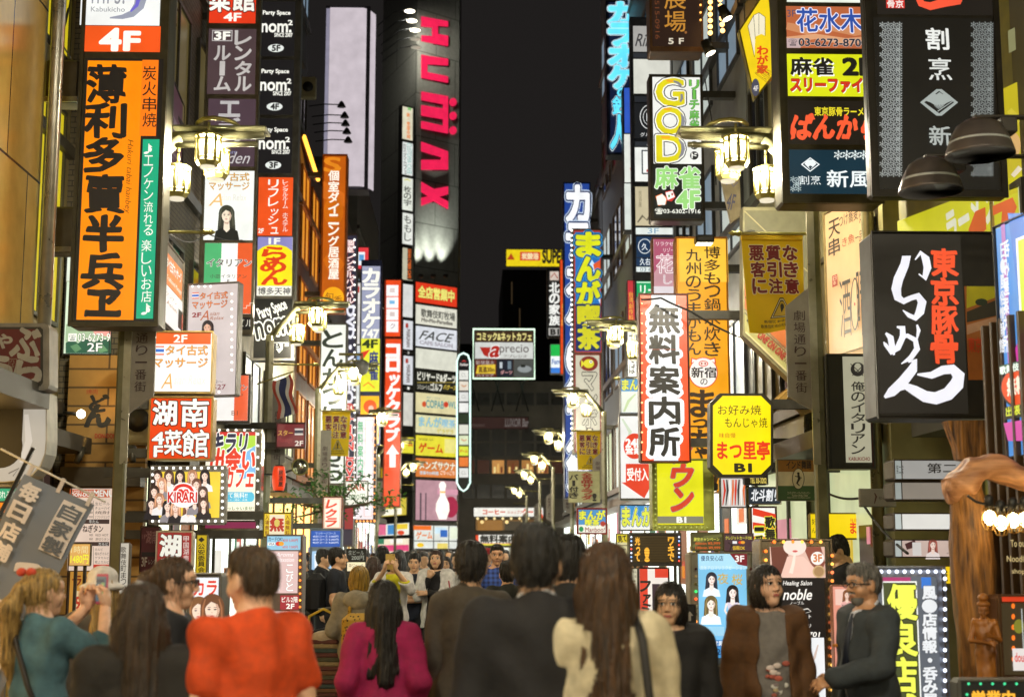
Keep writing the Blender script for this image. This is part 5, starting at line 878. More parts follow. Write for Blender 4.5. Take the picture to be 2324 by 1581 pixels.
pig = [('E', 1595, 846, 33, 35, 'd8402c'), ('E', 1595, 846, 31, 33, 'f2ece2'), ('G', [(1566, 826), (1568, 812), (1582, 816)], 'd8402c'), ('G', [(1624, 826), (1622, 812), (1608, 816)], 'd8402c'), ('G', [(1569, 824), (1570, 815), (1580, 818)], 'f2ece2'), ('G', [(1621, 824), (1620, 815), (1610, 818)], 'f2ece2'), ('E', 1595, 826, 11, 7, 'd8402c'), ('E', 1595, 826, 9, 5.4, 'f0d8cc'), ('E', 1591, 826, 1.8, 2.6, 'b03424'), ('E', 1599, 826, 1.8, 2.6, 'b03424'), ('T', '新宿', 1568, 834, 1624, 858, '2a201a', {'b': .02}), ('T', 'の', 1588, 860, 1604, 874, '2a201a', {'b': .01})]
sign('hotpot_sign', 'very tall amber sign with black brush writing and a white pig head badge', (1537, 538, 1656, 1118), 18.5, [
    ((1541, 542, 1652, 1113), 'efa01c', [('R', 1541, 542, 1652, 640, 'f4bc3a'), ('V', '博多もつ鍋', 1598, 560, 1634, 704, '32200f', {'b': .012, 'warp': .02}), ('V', '水炊き', 1598, 708, 1634, 808, '32200f', {'b': .012, 'warp': .02}), ('V', '九州のうまかもん', 1556, 566, 1590, 806, '32200f', {'b': .012, 'warp': .02})] + pig +
        [('R', 1541, 966, 1652, 970, '2a1a10'), ('T', 'ま', 1566, 886, 1618, 946, '32200f', {'b': .03, 'warp': .03}), ('T', 'っ', 1572, 952, 1604, 972, '32200f', {'b': .03}), ('T', 'ち', 1568, 976, 1622, 1028, '32200f', {'b': .03, 'warp': .03}), ('T', 'ゃ', 1576, 1014, 1604, 1040, '32200f', {'b': .03}), ('T', 'ん', 1562, 1044, 1626, 1104, '32200f', {'b': .03, 'warp': .03}), ('E', 1640, 1094, 8, 14, 'd8562c')])], th=.24, case='b4741e', frame=3, arms=1)
ib = [(1456, 690 + 22.4 * i, 2.4, 'ffc08a', 1.8) for i in range(16)]
sign('information_sign', 'tall red and white sign with five fat black brush characters and bulbs down its edge', (1451, 666, 1565, 1049), 16.6, [
    ((1455, 670, 1561, 1045), 'de4a1a', [('R', 1481, 670, 1536, 1045, 'dadfe6')] + [x for i, ch in enumerate('無料案内所') for x in (('T', ch, 1474, 693 + 69.5 * i, 1540, 755 + 69.5 * i, '1c1a16', {'b': .035, 'o': ('eef1f4', .11), 'warp': .02}),)] + [('R', 1455, 793, 1561, 794, 'b04a30')])], th=.22, case='5a2a18', frame=2, arms=1, bulbs=ib)
sign('okonomiyaki_sign', 'yellow eight sided sign with black border, red brush name and B1', (1612, 892, 1755, 1082), 14.8, [
    (None, 'f0d80c', [('T', 'お好み焼', 1629, 919, 1727, 941, '2a2412', {'warp': .02}), ('T', 'もんじゃ焼', 1645, 947, 1741, 970, '2a2412', {'warp': .02}), ('T', '味自慢', 1632, 982, 1669, 993, 'b8561c'), ('T', 'まつ里亭', 1628, 1001, 1746, 1042, 'd8341a', {'b': .03, 'warp': .03}), ('T', 'B1', 1668, 1052, 1704, 1070, '2a2412', {'b': .05})])],
    th=.2, case='39362e', frame=6, arms=1, shape=octo(1612, 892, 1755, 1082, 22))
gb = [(x, y, 2.0, 'b8c060', .8) for x, y in line_px(1487, 1050, 1487, 1192, 12) + line_px(1496, 1196, 1604, 1196, 10)]
sign('snack_sign', 'yellow sign with red slanted katakana and grey B1 band in a green bulb frame', (1480, 1040, 1620, 1203), 17.3, [
    ((1492, 1045, 1596, 1190), 'd9d61c', [('V', 'タウン', 1524, 1000, 1572, 1158, 'c8402a', {'b': .05, 'o': ('8a8a86', .02), 'sh': .2}), ('R', 1492, 1171, 1596, 1187, '7c7a66'), ('T', 'B1', 1536, 1173, 1556, 1185, 'eceae0', {'b': .05})])], th=.3, case='a9ad55', frame=3, bulbs=gb)
sign('reception_sign', 'white sign with red round 24 hour mark and big red arrow', (1406, 940, 1482, 1134), 19.5, [
    ((1408, 944, 1480, 1130), 'e8e8e4', [('S', [(1412, 950, 4), (1430, 980, 8), (1424, 1000, 4)], 'ccd8c0'), ('E', 1440, 1012, 25, 29, 'd8432a'), ('T', '24H', 1420, 996, 1460, 1014, 'f6f2ec', {'b': .05}), ('T', '営業', 1420, 1016, 1456, 1030, 'f6f2ec', {'b': .04}), ('G', [(1420, 1052), (1480, 1052), (1480, 1096), (1462, 1130), (1444, 1118), (1410, 1094), (1420, 1094)], 'd8432a'), ('T', '受付入口', 1423, 1062, 1486, 1090, 'f4f0e8', {'b': .03})])], th=.2, case='8a8a84', frame=2)
sign('manga_cafe_sign', 'low blue and yellow manga café sign beneath the 24 hour sign', (1406, 1144, 1484, 1204), 20, [((1408, 1147, 1481, 1201), '3f8ac0', [('R', 1408, 1180, 1481, 1201, 'e8e8e0'), ('T', 'まんが', 1412, 1150, 1480, 1192, 'd8dc4a', {'b': .05, 'o': (('e8f4f8', .06), ('1c4a7c', .04))})])], th=.2, case='7a7c80', frame=2)
sign('manga_cafe_sign', 'small red framed manga café sign with green leaf mark hung above the crowd', (1309, 1152, 1378, 1212), 25, [((1313, 1156, 1374, 1208), 'e6e4d4', [('R', 1313, 1156, 1374, 1190, '4a8abc'), ('T', 'まんが', 1315, 1158, 1373, 1178, 'd8d838', {'b': .05, 'o': ('1c4a7c', .04)}), ('T', '喫茶', 1328, 1178, 1360, 1192, 'd8d838', {'b': .04, 'o': ('1c4a7c', .04)}), ('E', 1319, 1200, 5, 6, '2a8a4a'), ('T', 'Manboo!', 1328, 1196, 1372, 1206, '8a2a22', {'b': .01}), ('E', 1368, 1188, 6, 6, 'a83a2c')])], th=.12, case='a03428', frame=3)
sign('directory_sign', 'grey green floor directory with slanting rows, numbers down its edge and cut off corner', (1686, 470, 1836, 892), 15.4, [
    (None, None, [('G', [(1690, 478), (1834, 478), (1834, 884), (1826, 884), (1690, 756)], '6c6a50'),
        ('G', [(1690, 640), (1690, 700), (1834, 838), (1834, 776)], 'b8642a'), ('G', [(1690, 712), (1690, 752), (1826, 880), (1834, 880), (1834, 848)], 'a8a468')] +
        [('L', [(1690, y), (1834, y + 138)], 3, 'a39c70') for y in (480, 540, 588, 638, 706)] + [('L', [(1692, 754), (1828, 884)], 4, 'c8c090'), ('T', '6', 1694, 520, 1712, 540, '3a382c', {'b': .03, 'rot': -40}), ('T', '5', 1694, 566, 1712, 586, '3a382c', {'b': .03, 'rot': -40}), ('T', '2', 1694, 606, 1712, 626, '3a382c', {'b': .03, 'rot': -40}), ('T', '1', 1698, 664, 1710, 684, '3a382c', {'b': .03, 'rot': -40}), ('T', 'B1', 1697, 722, 1724, 740, '2e2c22', {'b': .04, 'rot': -43}), ('T', 'ONE ON ONE', 1712, 776, 1790, 792, 'a03c28', {'b': .05, 'rot': -43}), ('T', 'THE GAMES', 1740, 772, 1786, 780, 'a05a38', {'rot': -43}), ('T', '10 YEN〜', 1776, 826, 1818, 836, '6a4a3a', {'b': .02, 'rot': -43})])],
    th=.2, case='8c8766', lit=False, frame=0, shape=[(1686, 470), (1836, 470), (1836, 892), (1826, 892), (1686, 760)])
sign('izakaya_sign', 'cream sign with thin black brush writing and small red seal along the facade', (1876, 455, 1982, 838), 14.4, [
    ((1878, 460, 1979, 796), 'dcae78', [('V', '天串', 1882, 498, 1908, 580, '33261a', {'b': .01}), ('T', 'つけ蕎麦', 1906, 478, 1950, 508, '33261a'), ('T', '焼酎', 1952, 474, 1976, 502, '33261a'), ('T', 'き魚', 1914, 534, 1942, 556, 'a03a20'), ('T', '一品料理', 1944, 520, 1978, 546, '33261a'), ('R', 1892, 624, 1904, 650, 'a83220'), ('V', '日本', 1894, 627, 1902, 647, 'e8c8a0'), ('T', '酒', 1910, 630, 1936, 766, '2a2016', {'b': -.005}), ('E', 1945, 690, 10, 60, '2a2016'), ('E', 1945, 690, 7.4, 56, 'dcae78'), ('E', 1945, 690, 1.6, 4, 'b03020'), ('T', '晴', 1950, 600, 1972, 762, '2a2016', {'b': -.005})]),
    ((1878, 800, 1979, 835), 'a87c34', [])], Y1=13.4, th=.12, case='8a7a50', frame=2, gain=.9)
x0 = 1782
sign('stacked_sign', 'dark framed stack of tenant panels, orange flower, yellow mahjong, black ramen, navy fan', (1768, -60, 1996, 462), 12.6, [
    ((1785, -50, 1990, 6), 'dfe6da', []),
    ((1785, 16, 1990, 110), 'b0603a', [('S', [(1785, 60, 16), (1830, 70, 20), (1880, 62, 16), (1940, 74, 18), (1990, 66, 14)], 'c4845a'), ('S', [(1785, 92, 14), (1850, 84, 12), (1920, 96, 16), (1990, 88, 12)], 'cf9870'), ('R', 1785, 88, 1816, 110, 'b8a0a0'), ('T', '3F', 1786, 24, 1805, 40, '4c4a64'), ('T', '花水木', 1808, 22, 1955, 74, '2c4c9c', {'b': .02, 'o': ('e0dcea', .04), 'warp': .02}), ('T', '☎', 1789, 90, 1808, 106, '2a2a34'), ('T', '03-6273-8700', 1812, 90, 1966, 107, '2e2c34', {'b': .025, 'o': ('cfc4c0', .02)})]),
    ((1787, 124, 1990, 219), 'd4d91a', [('T', '麻雀', 1797, 135, 1892, 174, WH, {'b': .03}), ('T', '麻雀', 1794, 132, 1889, 171, '1f1d18', {'b': .03}), ('T', '2F', 1914, 134, 1978, 171, '1f1d18', {'b': .05}), ('T', 'スリーファイブ', 1796, 179, 1988, 212, WH, {'b': .05}), ('T', 'スリーファイブ', 1794, 177, 1986, 210, 'c8341c', {'b': .045, 'o': ('2a1410', .02)})]),
    ((1789, 229, 1990, 328), '211c15', [('T', '東京豚骨ラーメン', 1848, 244, 1976, 264, 'e0d02a', {'b': .025}), ('T', 'ばんから', 1795, 262, 1990, 316, 'ee5a34', {'b': .045, 'warp': .05, 'sh': .2})]),
    ((1792, 341, 1990, 440), '17303c', [('H', 1892, 344, 1988, 366, 'dfe8e6', 5), ('H', 1793, 402, 1818, 438, 'b4c4c4', 2), ('G', [(1817, 374), (1838, 358), (1860, 374), (1838, 391)], 'e4ecec'), ('G', [(1821, 374), (1838, 361), (1856, 374), (1838, 388)], '17303c'), ('G', [(1825, 373), (1830, 366), (1838, 363), (1846, 366), (1852, 373), (1838, 386)], 'e4ecec'), ('G', [(1834, 379), (1838, 377), (1843, 379), (1838, 386)], '17303c'), ('T', '割烹', 1813, 400, 1862, 420, 'e4ecec'), ('T', '新風', 1876, 388, 1976, 426, 'e8f0f0', {'b': .015})])], th=.32, case='4c4731', frame=12, arms=1, metal=.5)
fan = [('G', [(2087, 234), (2124, 204), (2136, 204), (2173, 234), (2136, 264), (2124, 264)], '9aa29e'), ('G', [(2096, 234), (2130, 208), (2164, 234), (2130, 259)], '1c1a17'), ('G', [(2098, 230), (2106, 218), (2116, 213), (2124, 216), (2131, 211), (2138, 216), (2146, 213), (2155, 219), (2160, 230), (2150, 234), (2140, 240), (2120, 240), (2110, 234)], '9aa29e'), ('G', [(2130, 253), (2118, 240), (2142, 240)], '9aa29e')] + [('L', [(2130, 253), (2120 + 4 * i, 240)], .9, '1c1a17') for i in range(6)] + [('L', [(2126, 255), (2160, 232)], 2, '9aa29e')]
sign('restaurant_sign', 'huge black sign with white lattice bands, fan crest and white characters', (1968, -70, 2274, 448), 10.5, [
    ((1990, -60, 2258, 34), '1f1b17', [('R', 2010, -20, 2052, 20, 'c03028'), ('T', '骨京', 2013, 2, 2049, 19, 'e6dcd6', {'b': .02}), ('S', [(2070, -30, 10), (2090, 10, 16), (2110, 16, 18), (2140, 8, 20), (2170, 2, 26), (2190, -40, 20)], 'ea5438')]),
    ((1990, 42, 2258, 430), '181612', [('H', 1995, 52, 2047, 410, 'a4aaa8', 4), ('H', 2202, 52, 2254, 410, '8a908e', 4), ('T', '割', 2101, 66, 2151, 114, 'dcdeda', {'b': .02, 'warp': .02}), ('T', '烹', 2106, 133, 2158, 183, 'cfd2ce', {'b': .01, 'warp': .02})] + fan + [('T', '新', 2107, 289, 2155, 332, 'aab0ac', {'b': .015, 'warp': .02}), ('T', '風', 2112, 352, 2152, 410, '9aa09c', {'b': .01})])], th=.13, case='322e26', frame=14, arms=0, metal=.4)
ra = [('S', [(2090, 574, 10), (2106, 590, 18), (2104, 612, 16), (2096, 628, 12)], 'd6d6e0')] if 0 else []
ra = [('S', [(2047, 585, 8), (2056, 584, 22), (2052, 602, 20), (2038, 634, 22), (2033, 656, 22), (2037, 676, 18), (2050, 684, 14), (2068, 676, 12), (2082, 672, 16), (2092, 686, 20), (2087, 708, 20), (2076, 722, 14), (2062, 716, 10), (2048, 704, 2)], 'e6e6ee'),
      ('S', [(2076, 590, 3), (2088, 574, 10), (2100, 588, 18), (2104, 608, 18), (2097, 632, 14), (2084, 622, 3)], 'e6e6ee'),
      ('S', [(2080, 737, 4), (2084, 750, 9), (2080, 769, 4)], 'e6e6ee'),
      ('S', [(2009, 756, 5), (2020, 766, 14), (2024, 790, 14), (2028, 806, 4)], 'e6e6ee'), ('S', [(2034, 742, 4), (2047, 744, 14), (2048, 764, 14), (2036, 790, 14), (2022, 800, 12), (2008, 782, 8), (2004, 776, 2)], 'e6e6ee'), ('S', [(2040, 766, 6), (2058, 762, 10), (2076, 772, 12), (2080, 792, 14), (2066, 812, 12), (2044, 826, 2)], 'e6e6ee'),
      ('S', [(2060, 822, 4), (2074, 818, 14), (2070, 838, 22), (2048, 866, 24), (2022, 890, 22), (2006, 902, 6)], 'e6e6ee'), ('S', [(2020, 888, 10), (2052, 876, 16), (2074, 886, 22), (2098, 900, 26), (2122, 904, 28), (2150, 894, 30), (2170, 872, 32), (2174, 852, 28), (2160, 838, 22), (2138, 840, 20), (2112, 852, 16), (2080, 850, 4)], 'e6e6ee')]
sign('ramen_sign', 'black box sign with huge white brush hiragana and red vertical characters', (1984, 526, 2268, 950), 10.2, [
    ((1989, 532, 2188, 938), '211d18', ra + [('V', '東京豚骨', 2112, 566, 2170, 824, 'e8502a', {'b': .035, 'warp': .03, 'g': .06})]),
    ((2193, 650, 2262, 862), 'b0682a', [('G', [(2193, 650), (2262, 650), (2262, 674), (2193, 700)], 'c8c01c'), ('G', [(2193, 708), (2262, 680), (2262, 716), (2193, 732)], '3a3424'), ('E', 2226, 686, 14, 8, '2c3a20'), ('G', [(2193, 738), (2262, 718), (2262, 736), (2193, 760)], 'c89a78'), ('T', '東京豚骨', 2196, 766, 2258, 800, 'd8481e', {'b': .02})], False)], th=.34, case='2b2721', frame=3, arms=1, metal=.3)
sign('information_sign', 'bright blue and magenta sign at the edge with white columns and red disc', (2270, 478, 2420, 1032), 8.6, [
    ((2274, 484, 2415, 1028), '4a8ad0', [('G', [(2290, 484), (2415, 484), (2415, 700), (2320, 720)], '3a74c8'), ('R', 2287, 500, 2296, 990, 'a868b0'), ('G', [(2308, 790), (2330, 740), (2415, 720), (2415, 900), (2320, 900)], 'c83a9c'), ('R', 2314, 520, 2415, 740, 'eef2ea'), ('R', 2319, 526, 2415, 734, 'c8dc30'), ('V', '日●風俗情報館', 2276, 552, 2286, 800, 'cfd4dc', {'b': .03}), ('V', '呑み屋案内所', 2287, 545, 2298, 800, 'e2e6ec', {'b': .03}), ('E', 2330, 880, 50, 48, '2a2424'), ('E', 2330, 878, 47, 45, 'd84a1c'), ('T', '無料案内', 2296, 850, 2380, 890, 'f0e4d0', {'b': .04}), ('R', 2280, 820, 2360, 842, '3a5a4a'), ('T', '歌舞伎タウン', 2280, 822, 2370, 840, 'e8f4e8', {'b': .03}), ('R', 2292, 912, 2415, 942, '26241c'), ('T', '出張フリー', 2295, 916, 2380, 938, 'd8e040', {'b': .02}), ('G', [(2290, 960), (2350, 950), (2415, 970), (2415, 1000), (2300, 1000)], 'c84a9c')])], Y1=7.9, th=.25, case='4c4a46', frame=3, metal=.6)
sign('restaurant_sign', 'dark and beige sign with vertical handwriting and round portrait badge', (1876, 803, 1982, 1064), 13.2, [
    ((1882, 809, 1915, 1060), '26251f', [], False),
    ((1916, 809, 1974, 1049), 'a9a58c', [('E', 1946, 838, 16, 16, '2a2622'), ('E', 1946, 834, 8, 10, 'a9a58c'), ('L', [(1930, 826), (1958, 852)], 2, '2a2622'), ('L', [(1962, 826), (1934, 852)], 2, '2a2622'), ('V', '俺のイタリアン', 1931, 866, 1962, 1030, '25221c', {'b': .012}), ('T', 'KABUKICHO', 1925, 1037, 1973, 1045, '6a241e', {'b': .02})]),
    ((1976, 809, 1981, 1060), '4a2624', [], False)], th=.22, case='3b3a34', frame=4, gain=.85)
sign('festival_sign', 'rising sun striped sign with black and yellow slanted characters', (1704, 1148, 1764, 1300), 15.8, [
    ((1708, 1152, 1760, 1296), 'eeeae2', [('G', [(1734, 1225), (1734 + 90 * math.cos(a), 1225 - 90 * math.sin(a)), (1734 + 90 * math.cos(a + .2), 1225 - 90 * math.sin(a + .2))], 'd83c24') for a in (.0, .45, .9)] and
      [('G', [(1708, 1152 + i * 32), (1760, 1166 + i * 26), (1760, 1180 + i * 26), (1708, 1168 + i * 32)], 'd83c24') for i in range(5)] + [('V', '歌舞伎', 1736, 1172, 1758, 1252, '26221c', {'b': .04, 'o': ('e0dc40', .06)}), ('V', '一番', 1712, 1188, 1732, 1240, '26221c', {'b': .04, 'o': ('e0dc40', .06)})])], th=.12, case='6a3a28', frame=2)
sign('phone_sign', 'black curved sign with gold phone number above the shop corner', (1688, 1040, 1742, 1100), 15.5, [((1690, 1042, 1740, 1098), '1e1a14', [('T', '大人大歓迎', 1704, 1062, 1736, 1072, 'd8c8a0'), ('T', 'Foreigner big welcome', 1704, 1074, 1738, 1079, 'b8a880'), ('T', 'TEL 03-3202', 1702, 1084, 1739, 1096, 'e0c860', {'b': .02})], True)], th=.12, case='3a342a', frame=1)
sign('restaurant_sign', 'dark sign with slanted white and gold characters below the phone sign', (1697, 1104, 1772, 1144), 15.6, [((1699, 1106, 1770, 1142), '2a3038', [('T', '北斗割り', 1704, 1110, 1768, 1136, 'e4e6e8', {'b': .03, 'sh': .2})])], th=.12, case='7a6a34', frame=1)
sign('dance_sign', 'orange, cream and green dance hall sign with oval dancer emblem', (1763, 1042, 1852, 1136), 13.9, [((1765, 1044, 1850, 1134), 'd8cda8', [('R', 1765, 1044, 1850, 1070, '9a6a24'), ('R', 1765, 1102, 1850, 1134, '3f5e32'), ('T', 'インド舞踊', 1784, 1045, 1840, 1064, '2c2418', {'b': .02}), ('E', 1811, 1086, 14, 24, '2c2418'), ('E', 1811, 1086, 12.5, 22.5, 'd8cda8'), ('E', 1811, 1074, 3, 3, '2c2418'), ('S', [(1811, 1077, 5), (1813, 1086, 6), (1808, 1096, 4), (1814, 1102, 2)], '2c2418'), ('L', [(1804, 1080), (1818, 1084)], 2, '2c2418'), ('T', 'コンテンポラリーナティヤムカンパニー', 1786, 1115, 1838, 1121, 'dcd4b4'), ('T', 'Tel:03-3926-1066', 1796, 1122, 1832, 1126, 'dcd4b4'), ('T', 'http://www.cncdance.com/', 1786, 1127, 1838, 1131, 'dcd4b4')], False)], th=.06, case='6a6450', frame=1)
sign('led_board', 'black dot matrix board with amber lettering and blue and red corner lamps', (1428, 1208, 1546, 1284), 14.4, [((1437, 1215, 1535, 1275), '3a2c12', [('V', '光って', 1441, 1219, 1452, 1272, 'ffb83a', {'b': .05}), ('V', '見!', 1462, 1240, 1472, 1272, 'ffb83a', {'b': .04}) if 0 else ('T', '!', 1465, 1244, 1471, 1272, 'ffb83a', {'b': .06}), ('V', 'ワキで', 1516, 1219, 1529, 1272, 'ffb83a', {'b': .05})] + [('R', 1440, 1220 + 6 * i, 1532, 1220.8 + 6 * i, '20180c') for i in range(9)], True)], th=.22, case='55504a', frame=5, legs=True,
    bulbs=[(1432, 1218 + i * 9, 2, ('dfe8ff', '8ab0ff', 'e8e8f0', 'ff5a4a')[i % 4], 2) for i in range(7)] + [(1540, 1218 + i * 9, 2, ('dfe8ff', '8ab0ff', 'ff4a3a', 'e8e8f0')[i % 4], 2) for i in range(7)])
sign('notice_board', 'white and yellow hand lettered notice beside the dot matrix board', (1398, 1210, 1428, 1262), 14.6, [((1400, 1212, 1426, 1260), 'dcd4a0', [('R', 1400, 1212, 1426, 1230, 'e0cc30'), ('T', '見て!', 1402, 1214, 1425, 1229, '2a2418', {'b': .03, 'rot': 8}), ('R', 1402, 1236, 1424, 1238, '6a5a4a'), ('R', 1402, 1244, 1420, 1246, '6a5a4a')])], th=.05, case='6a644a', frame=1, gain=.8, legs=True)
sign('menu_board', 'pale paper menu hanging beneath the dot matrix board', (1419, 1288, 1448, 1392), 14.2, [((1421, 1290, 1446, 1390), 'd8d2b4', [('T', 'まっちゃん', 1422, 1293, 1444, 1300, '4a3a20', {'b': .01}), ('T', '博多もつ鍋', 1424, 1304, 1444, 1310, '5a4a30')] + [('R', 1424, 1316 + i * 8, 1442, 1319 + i * 8, ['8a7a54', 'b04a34', 'b8a860'][i % 3]) for i in range(8)])], th=.05, case='6a644a', frame=1, gain=.8, legs=True)
sign('restaurant_sign', 'red and white striped sign with black katakana behind the dark haired woman', (1449, 1286, 1520, 1400), 13.6, [((1452, 1290, 1516, 1396), 'e4dcd2', [('R', 1452, 1290, 1470, 1396, 'd2402a'), ('R', 1486, 1290, 1516, 1310, 'd2402a'), ('V', 'ファミ', 1453, 1318, 1476, 1392, '26221e', {'b': .04, 'sh': .2}), ('R', 1480, 1324, 1516, 1390, '3a2a30'), ('T', 'アル', 1492, 1340, 1512, 1352, 'd8ccc8')])], th=.1, case='3a2a24', frame=2, legs=True)
sign('blackboard', 'small blackboard with chalk arrow and 2F in front of the blue poster', (1532, 1370, 1580, 1520), 11.4, [((1535, 1374, 1577, 1516), '1f2020', [('G', [(1565, 1386), (1573, 1396), (1568, 1396), (1568, 1408), (1562, 1408), (1562, 1396), (1557, 1396)], '-b8b4a8'), ('T', '2F', 1560, 1414, 1574, 1424, '-b07aa0'), ('T', '50品', 1560, 1428, 1574, 1438, '-6a9a6a'), ('R', 1537, 1382, 1554, 1410, '-8a6a30'), ('E', 1545, 1400, 6, 5, '-d0b060')], False)], th=.05, case='3c3428', frame=2, legs=True)
cb = [(1578, 1290 + i * 17, 3.4, c, s) for i, (c, s) in enumerate([('5a2a20', .2), ('b89a5a', .4), ('7a6a2a', .3), ('3ad868', 1.6), ('ff5a2a', 1.8), ('a89a6a', .4), ('6a5a2a', .3), ('ff9a3a', 1.6)])]
cb += [(1702, 1290 + i * 17, 3.4, c, s) for i, (c, s) in enumerate([('6a2a20', .2), ('b89a5a', .4), ('7a6a2a', .3), ('3ad868', 1.6), ('5a2a20', .3), ('c8a86a', .4), ('ff9a3a', 1.8), ('4a4a2a', .3)])]
sign('poster_stand', 'pale blue standing poster of four women with flower writing and coloured bulbs', (1566, 1252, 1712, 1512), 12.4, [
    ((1586, 1256, 1695, 1490), '7cc0e4', [('R', 1586, 1256, 1695, 1290, 'a8d8ec'), ('T', '優良安心店', 1590, 1260, 1641, 1272, '2a4a74', {'b': .01}), ('G', [(1656, 1256), (1695, 1256), (1695, 1284), (1674, 1280)], '7a2028'), ('T', '3F', 1668, 1260, 1688, 1274, 'f0e8e4', {'b': .03}), ('T', '洗体アロマリラクゼーション', 1588, 1283, 1692, 1292, 'dcecf4'),
        ('T', '夜', 1628, 1300, 1652, 1324, 'c8a848', {'b': .01}), ('T', '桜', 1660, 1302, 1684, 1326, 'c8a848', {'b': .01}), ('W', 1614, 1297, 56, '2a2a34', 'ecdfd8', 'e4ecf2'), ('W', 1612, 1350, 66, '6a5a34', 'f0e6da', 'eef2f4', {'long': 1.5}), ('W', 1660, 1326, 132, '241e1e', 'f0e2da', 'cfc8d8', {'full': True}),
        ('R', 1586, 1420, 1640, 1440, '9cd0ea'), ('R', 1588, 1436, 1594, 1445, 'e8eef4'), ('E', 1606, 1441, 6, 4.5, 'd83a28'), ('E', 1612, 1441, 5, 4.5, 'e8a030'), ('T', 'Foreigners welcome', 1622, 1434, 1690, 1444, 'a8c8dc'), ('R', 1586, 1450, 1695, 1466, '3a7cc0'), ('T', '24H営業 仮眠OK', 1590, 1452, 1690, 1463, 'e8f0f6', {'b': .02}), ('R', 1586, 1466, 1695, 1490, '4a9ad4'), ('T', '03-3202-1777', 1590, 1470, 1692, 1483, '1c3a6a', {'b': .02})])], th=.25, case='a29c86', frame=3, legs=True, bulbs=cb)
sign('price_sign', 'gold campaign plate on top of the blue poster stand', (1568, 1207, 1642, 1250), 12.5, [((1570, 1209, 1640, 1248), '4a4624', [('S', [(1572, 1240, 6), (1600, 1220, 10), (1638, 1214, 6)], '6a6a38'), ('T', '激安キャンペーン', 1574, 1219, 1632, 1227, 'd8d458', {'b': .02}), ('T', '60min ¥5,999', 1578, 1229, 1634, 1236, 'c8602a', {'b': .03}), ('T', '100min ¥9,999', 1578, 1239, 1634, 1246, 'c8602a', {'b': .03})])], th=.05, case='8a8058', frame=1, gain=.9, arms=0, legs=True)
sign('card_sign', 'dusky credit card plate with palm trees beside the gold campaign plate', (1642, 1209, 1710, 1252), 12.5, [((1644, 1211, 1708, 1250), '4c3438', [('S', [(1656, 1248, 3), (1660, 1236, 3), (1652, 1230, 2)], '1c1618'), ('S', [(1660, 1236, 3), (1668, 1232, 2)], '1c1618'), ('T', 'クレジットカードOK', 1646, 1216, 1706, 1224, 'd8d050', {'b': .02}), ('R', 1662, 1227, 1672, 1233, 'e8e8ec'), ('E', 1680, 1230, 5, 3.4, 'd83a28'), ('E', 1685, 1230, 5, 3.4, 'e8a030'), ('T', '仮眠OK', 1662, 1238, 1690, 1247, 'e0b830', {'b': .02})])], th=.05, case='7a6a58', frame=1, gain=.9, legs=True)
nb = [(1736, 1250 + i * 20, 3.8, ('ff7a2a', 'ffb04a', 'ff6a4a')[i % 3], 1.9) for i in range(5)] + [(1886, 1260 + i * 19, 3.8, ('ff8a3a', 'ffc05a', 'ff7a4a')[i % 3], 1.9) for i in range(17)] + [(1755 + i * 21, 1229, 3.8, ('ff7a2a', 'ffb84a')[i % 2], 1.9) for i in range(6)]
sign('poster_stand', 'standing healing salon poster framed with orange bulbs, photo above black panel', (1728, 1222, 1893, 1640), 10.6, [
    ((1748, 1240, 1872, 1310), 'd9b4a4', [('G', [(1748, 1240), (1784, 1240), (1796, 1290), (1784, 1310), (1754, 1310)], '6a3c30'), ('G', [(1822, 1240), (1862, 1240), (1872, 1276), (1860, 1306), (1838, 1276)], '8a4c3c'), ('E', 1803, 1240, 26, 20, 'ecd6ca'), ('G', [(1786, 1262), (1822, 1262), (1850, 1290), (1866, 1310), (1770, 1310)], 'e8c0b0'), ('S', [(1794, 1300, 9), (1800, 1276, 7), (1803, 1256, 5)], 'f2dccc'), ('E', 1854, 1266, 15, 15, 'f2ece6'), ('T', '3F', 1845, 1257, 1864, 1274, 'c8742c', {'b': .03}), ('E', 1857, 1296, 14, 14, 'c8a87a'), ('E', 1857, 1296, 11, 11, 'a8845a'), ('E', 1803, 1250, 6, 2.4, 'c85a54')]),
    ((1748, 1310, 1872, 1445), '1d1a18', [('T', 'Healing Salon', 1776, 1317, 1842, 1330, 'f0ece4', {'sh': .25, 'b': .01}), ('T', 'noble', 1776, 1336, 1842, 1360, 'f0ece4', {'sh': .3, 'b': .015}), ('T', 'ノーブル', 1792, 1363, 1824, 1371, 'e0dcd4'), ('S', [(1790, 1386, 1), (1815, 1384, 2), (1832, 1380, 3), (1840, 1386, 2), (1828, 1390, 1)], 'c8c4bc'), ('T', 'セラピスト', 1792, 1393, 1840, 1402, 'e8e4dc', {'b': .01}), ('T', '洗体', 1806, 1405, 1824, 1413, 'e8e4dc', {'b': .01}), ('T', 'マッサージ', 1792, 1415, 1840, 1424, 'e8e4dc', {'b': .01}), ('T', '03-6273-8701', 1752, 1433, 1860, 1444, 'f0ece4', {'b': .02, 'sh': .15})]),
    ((1748, 1446, 1872, 1610), 'e2e4e6', [('S', [(1835, 1520, 3), (1848, 1490, 6), (1856, 1462, 3)], 'c8b4aa')])], th=.3, case='8c867a', frame=4, metal=.8, rough=.2, legs=True, bulbs=nb)
wl = [(1996 + i * 17.6, 1296, 4.4, 'e4ecff', 2.2) for i in range(9)] + [(2140, 1312 + i * 23, 4.4, 'e4ecff', 2.2) for i in range(13)] + [(1990, 1400 + i * 22, 4.4, 'e4ecff', 2.2) for i in range(9)]
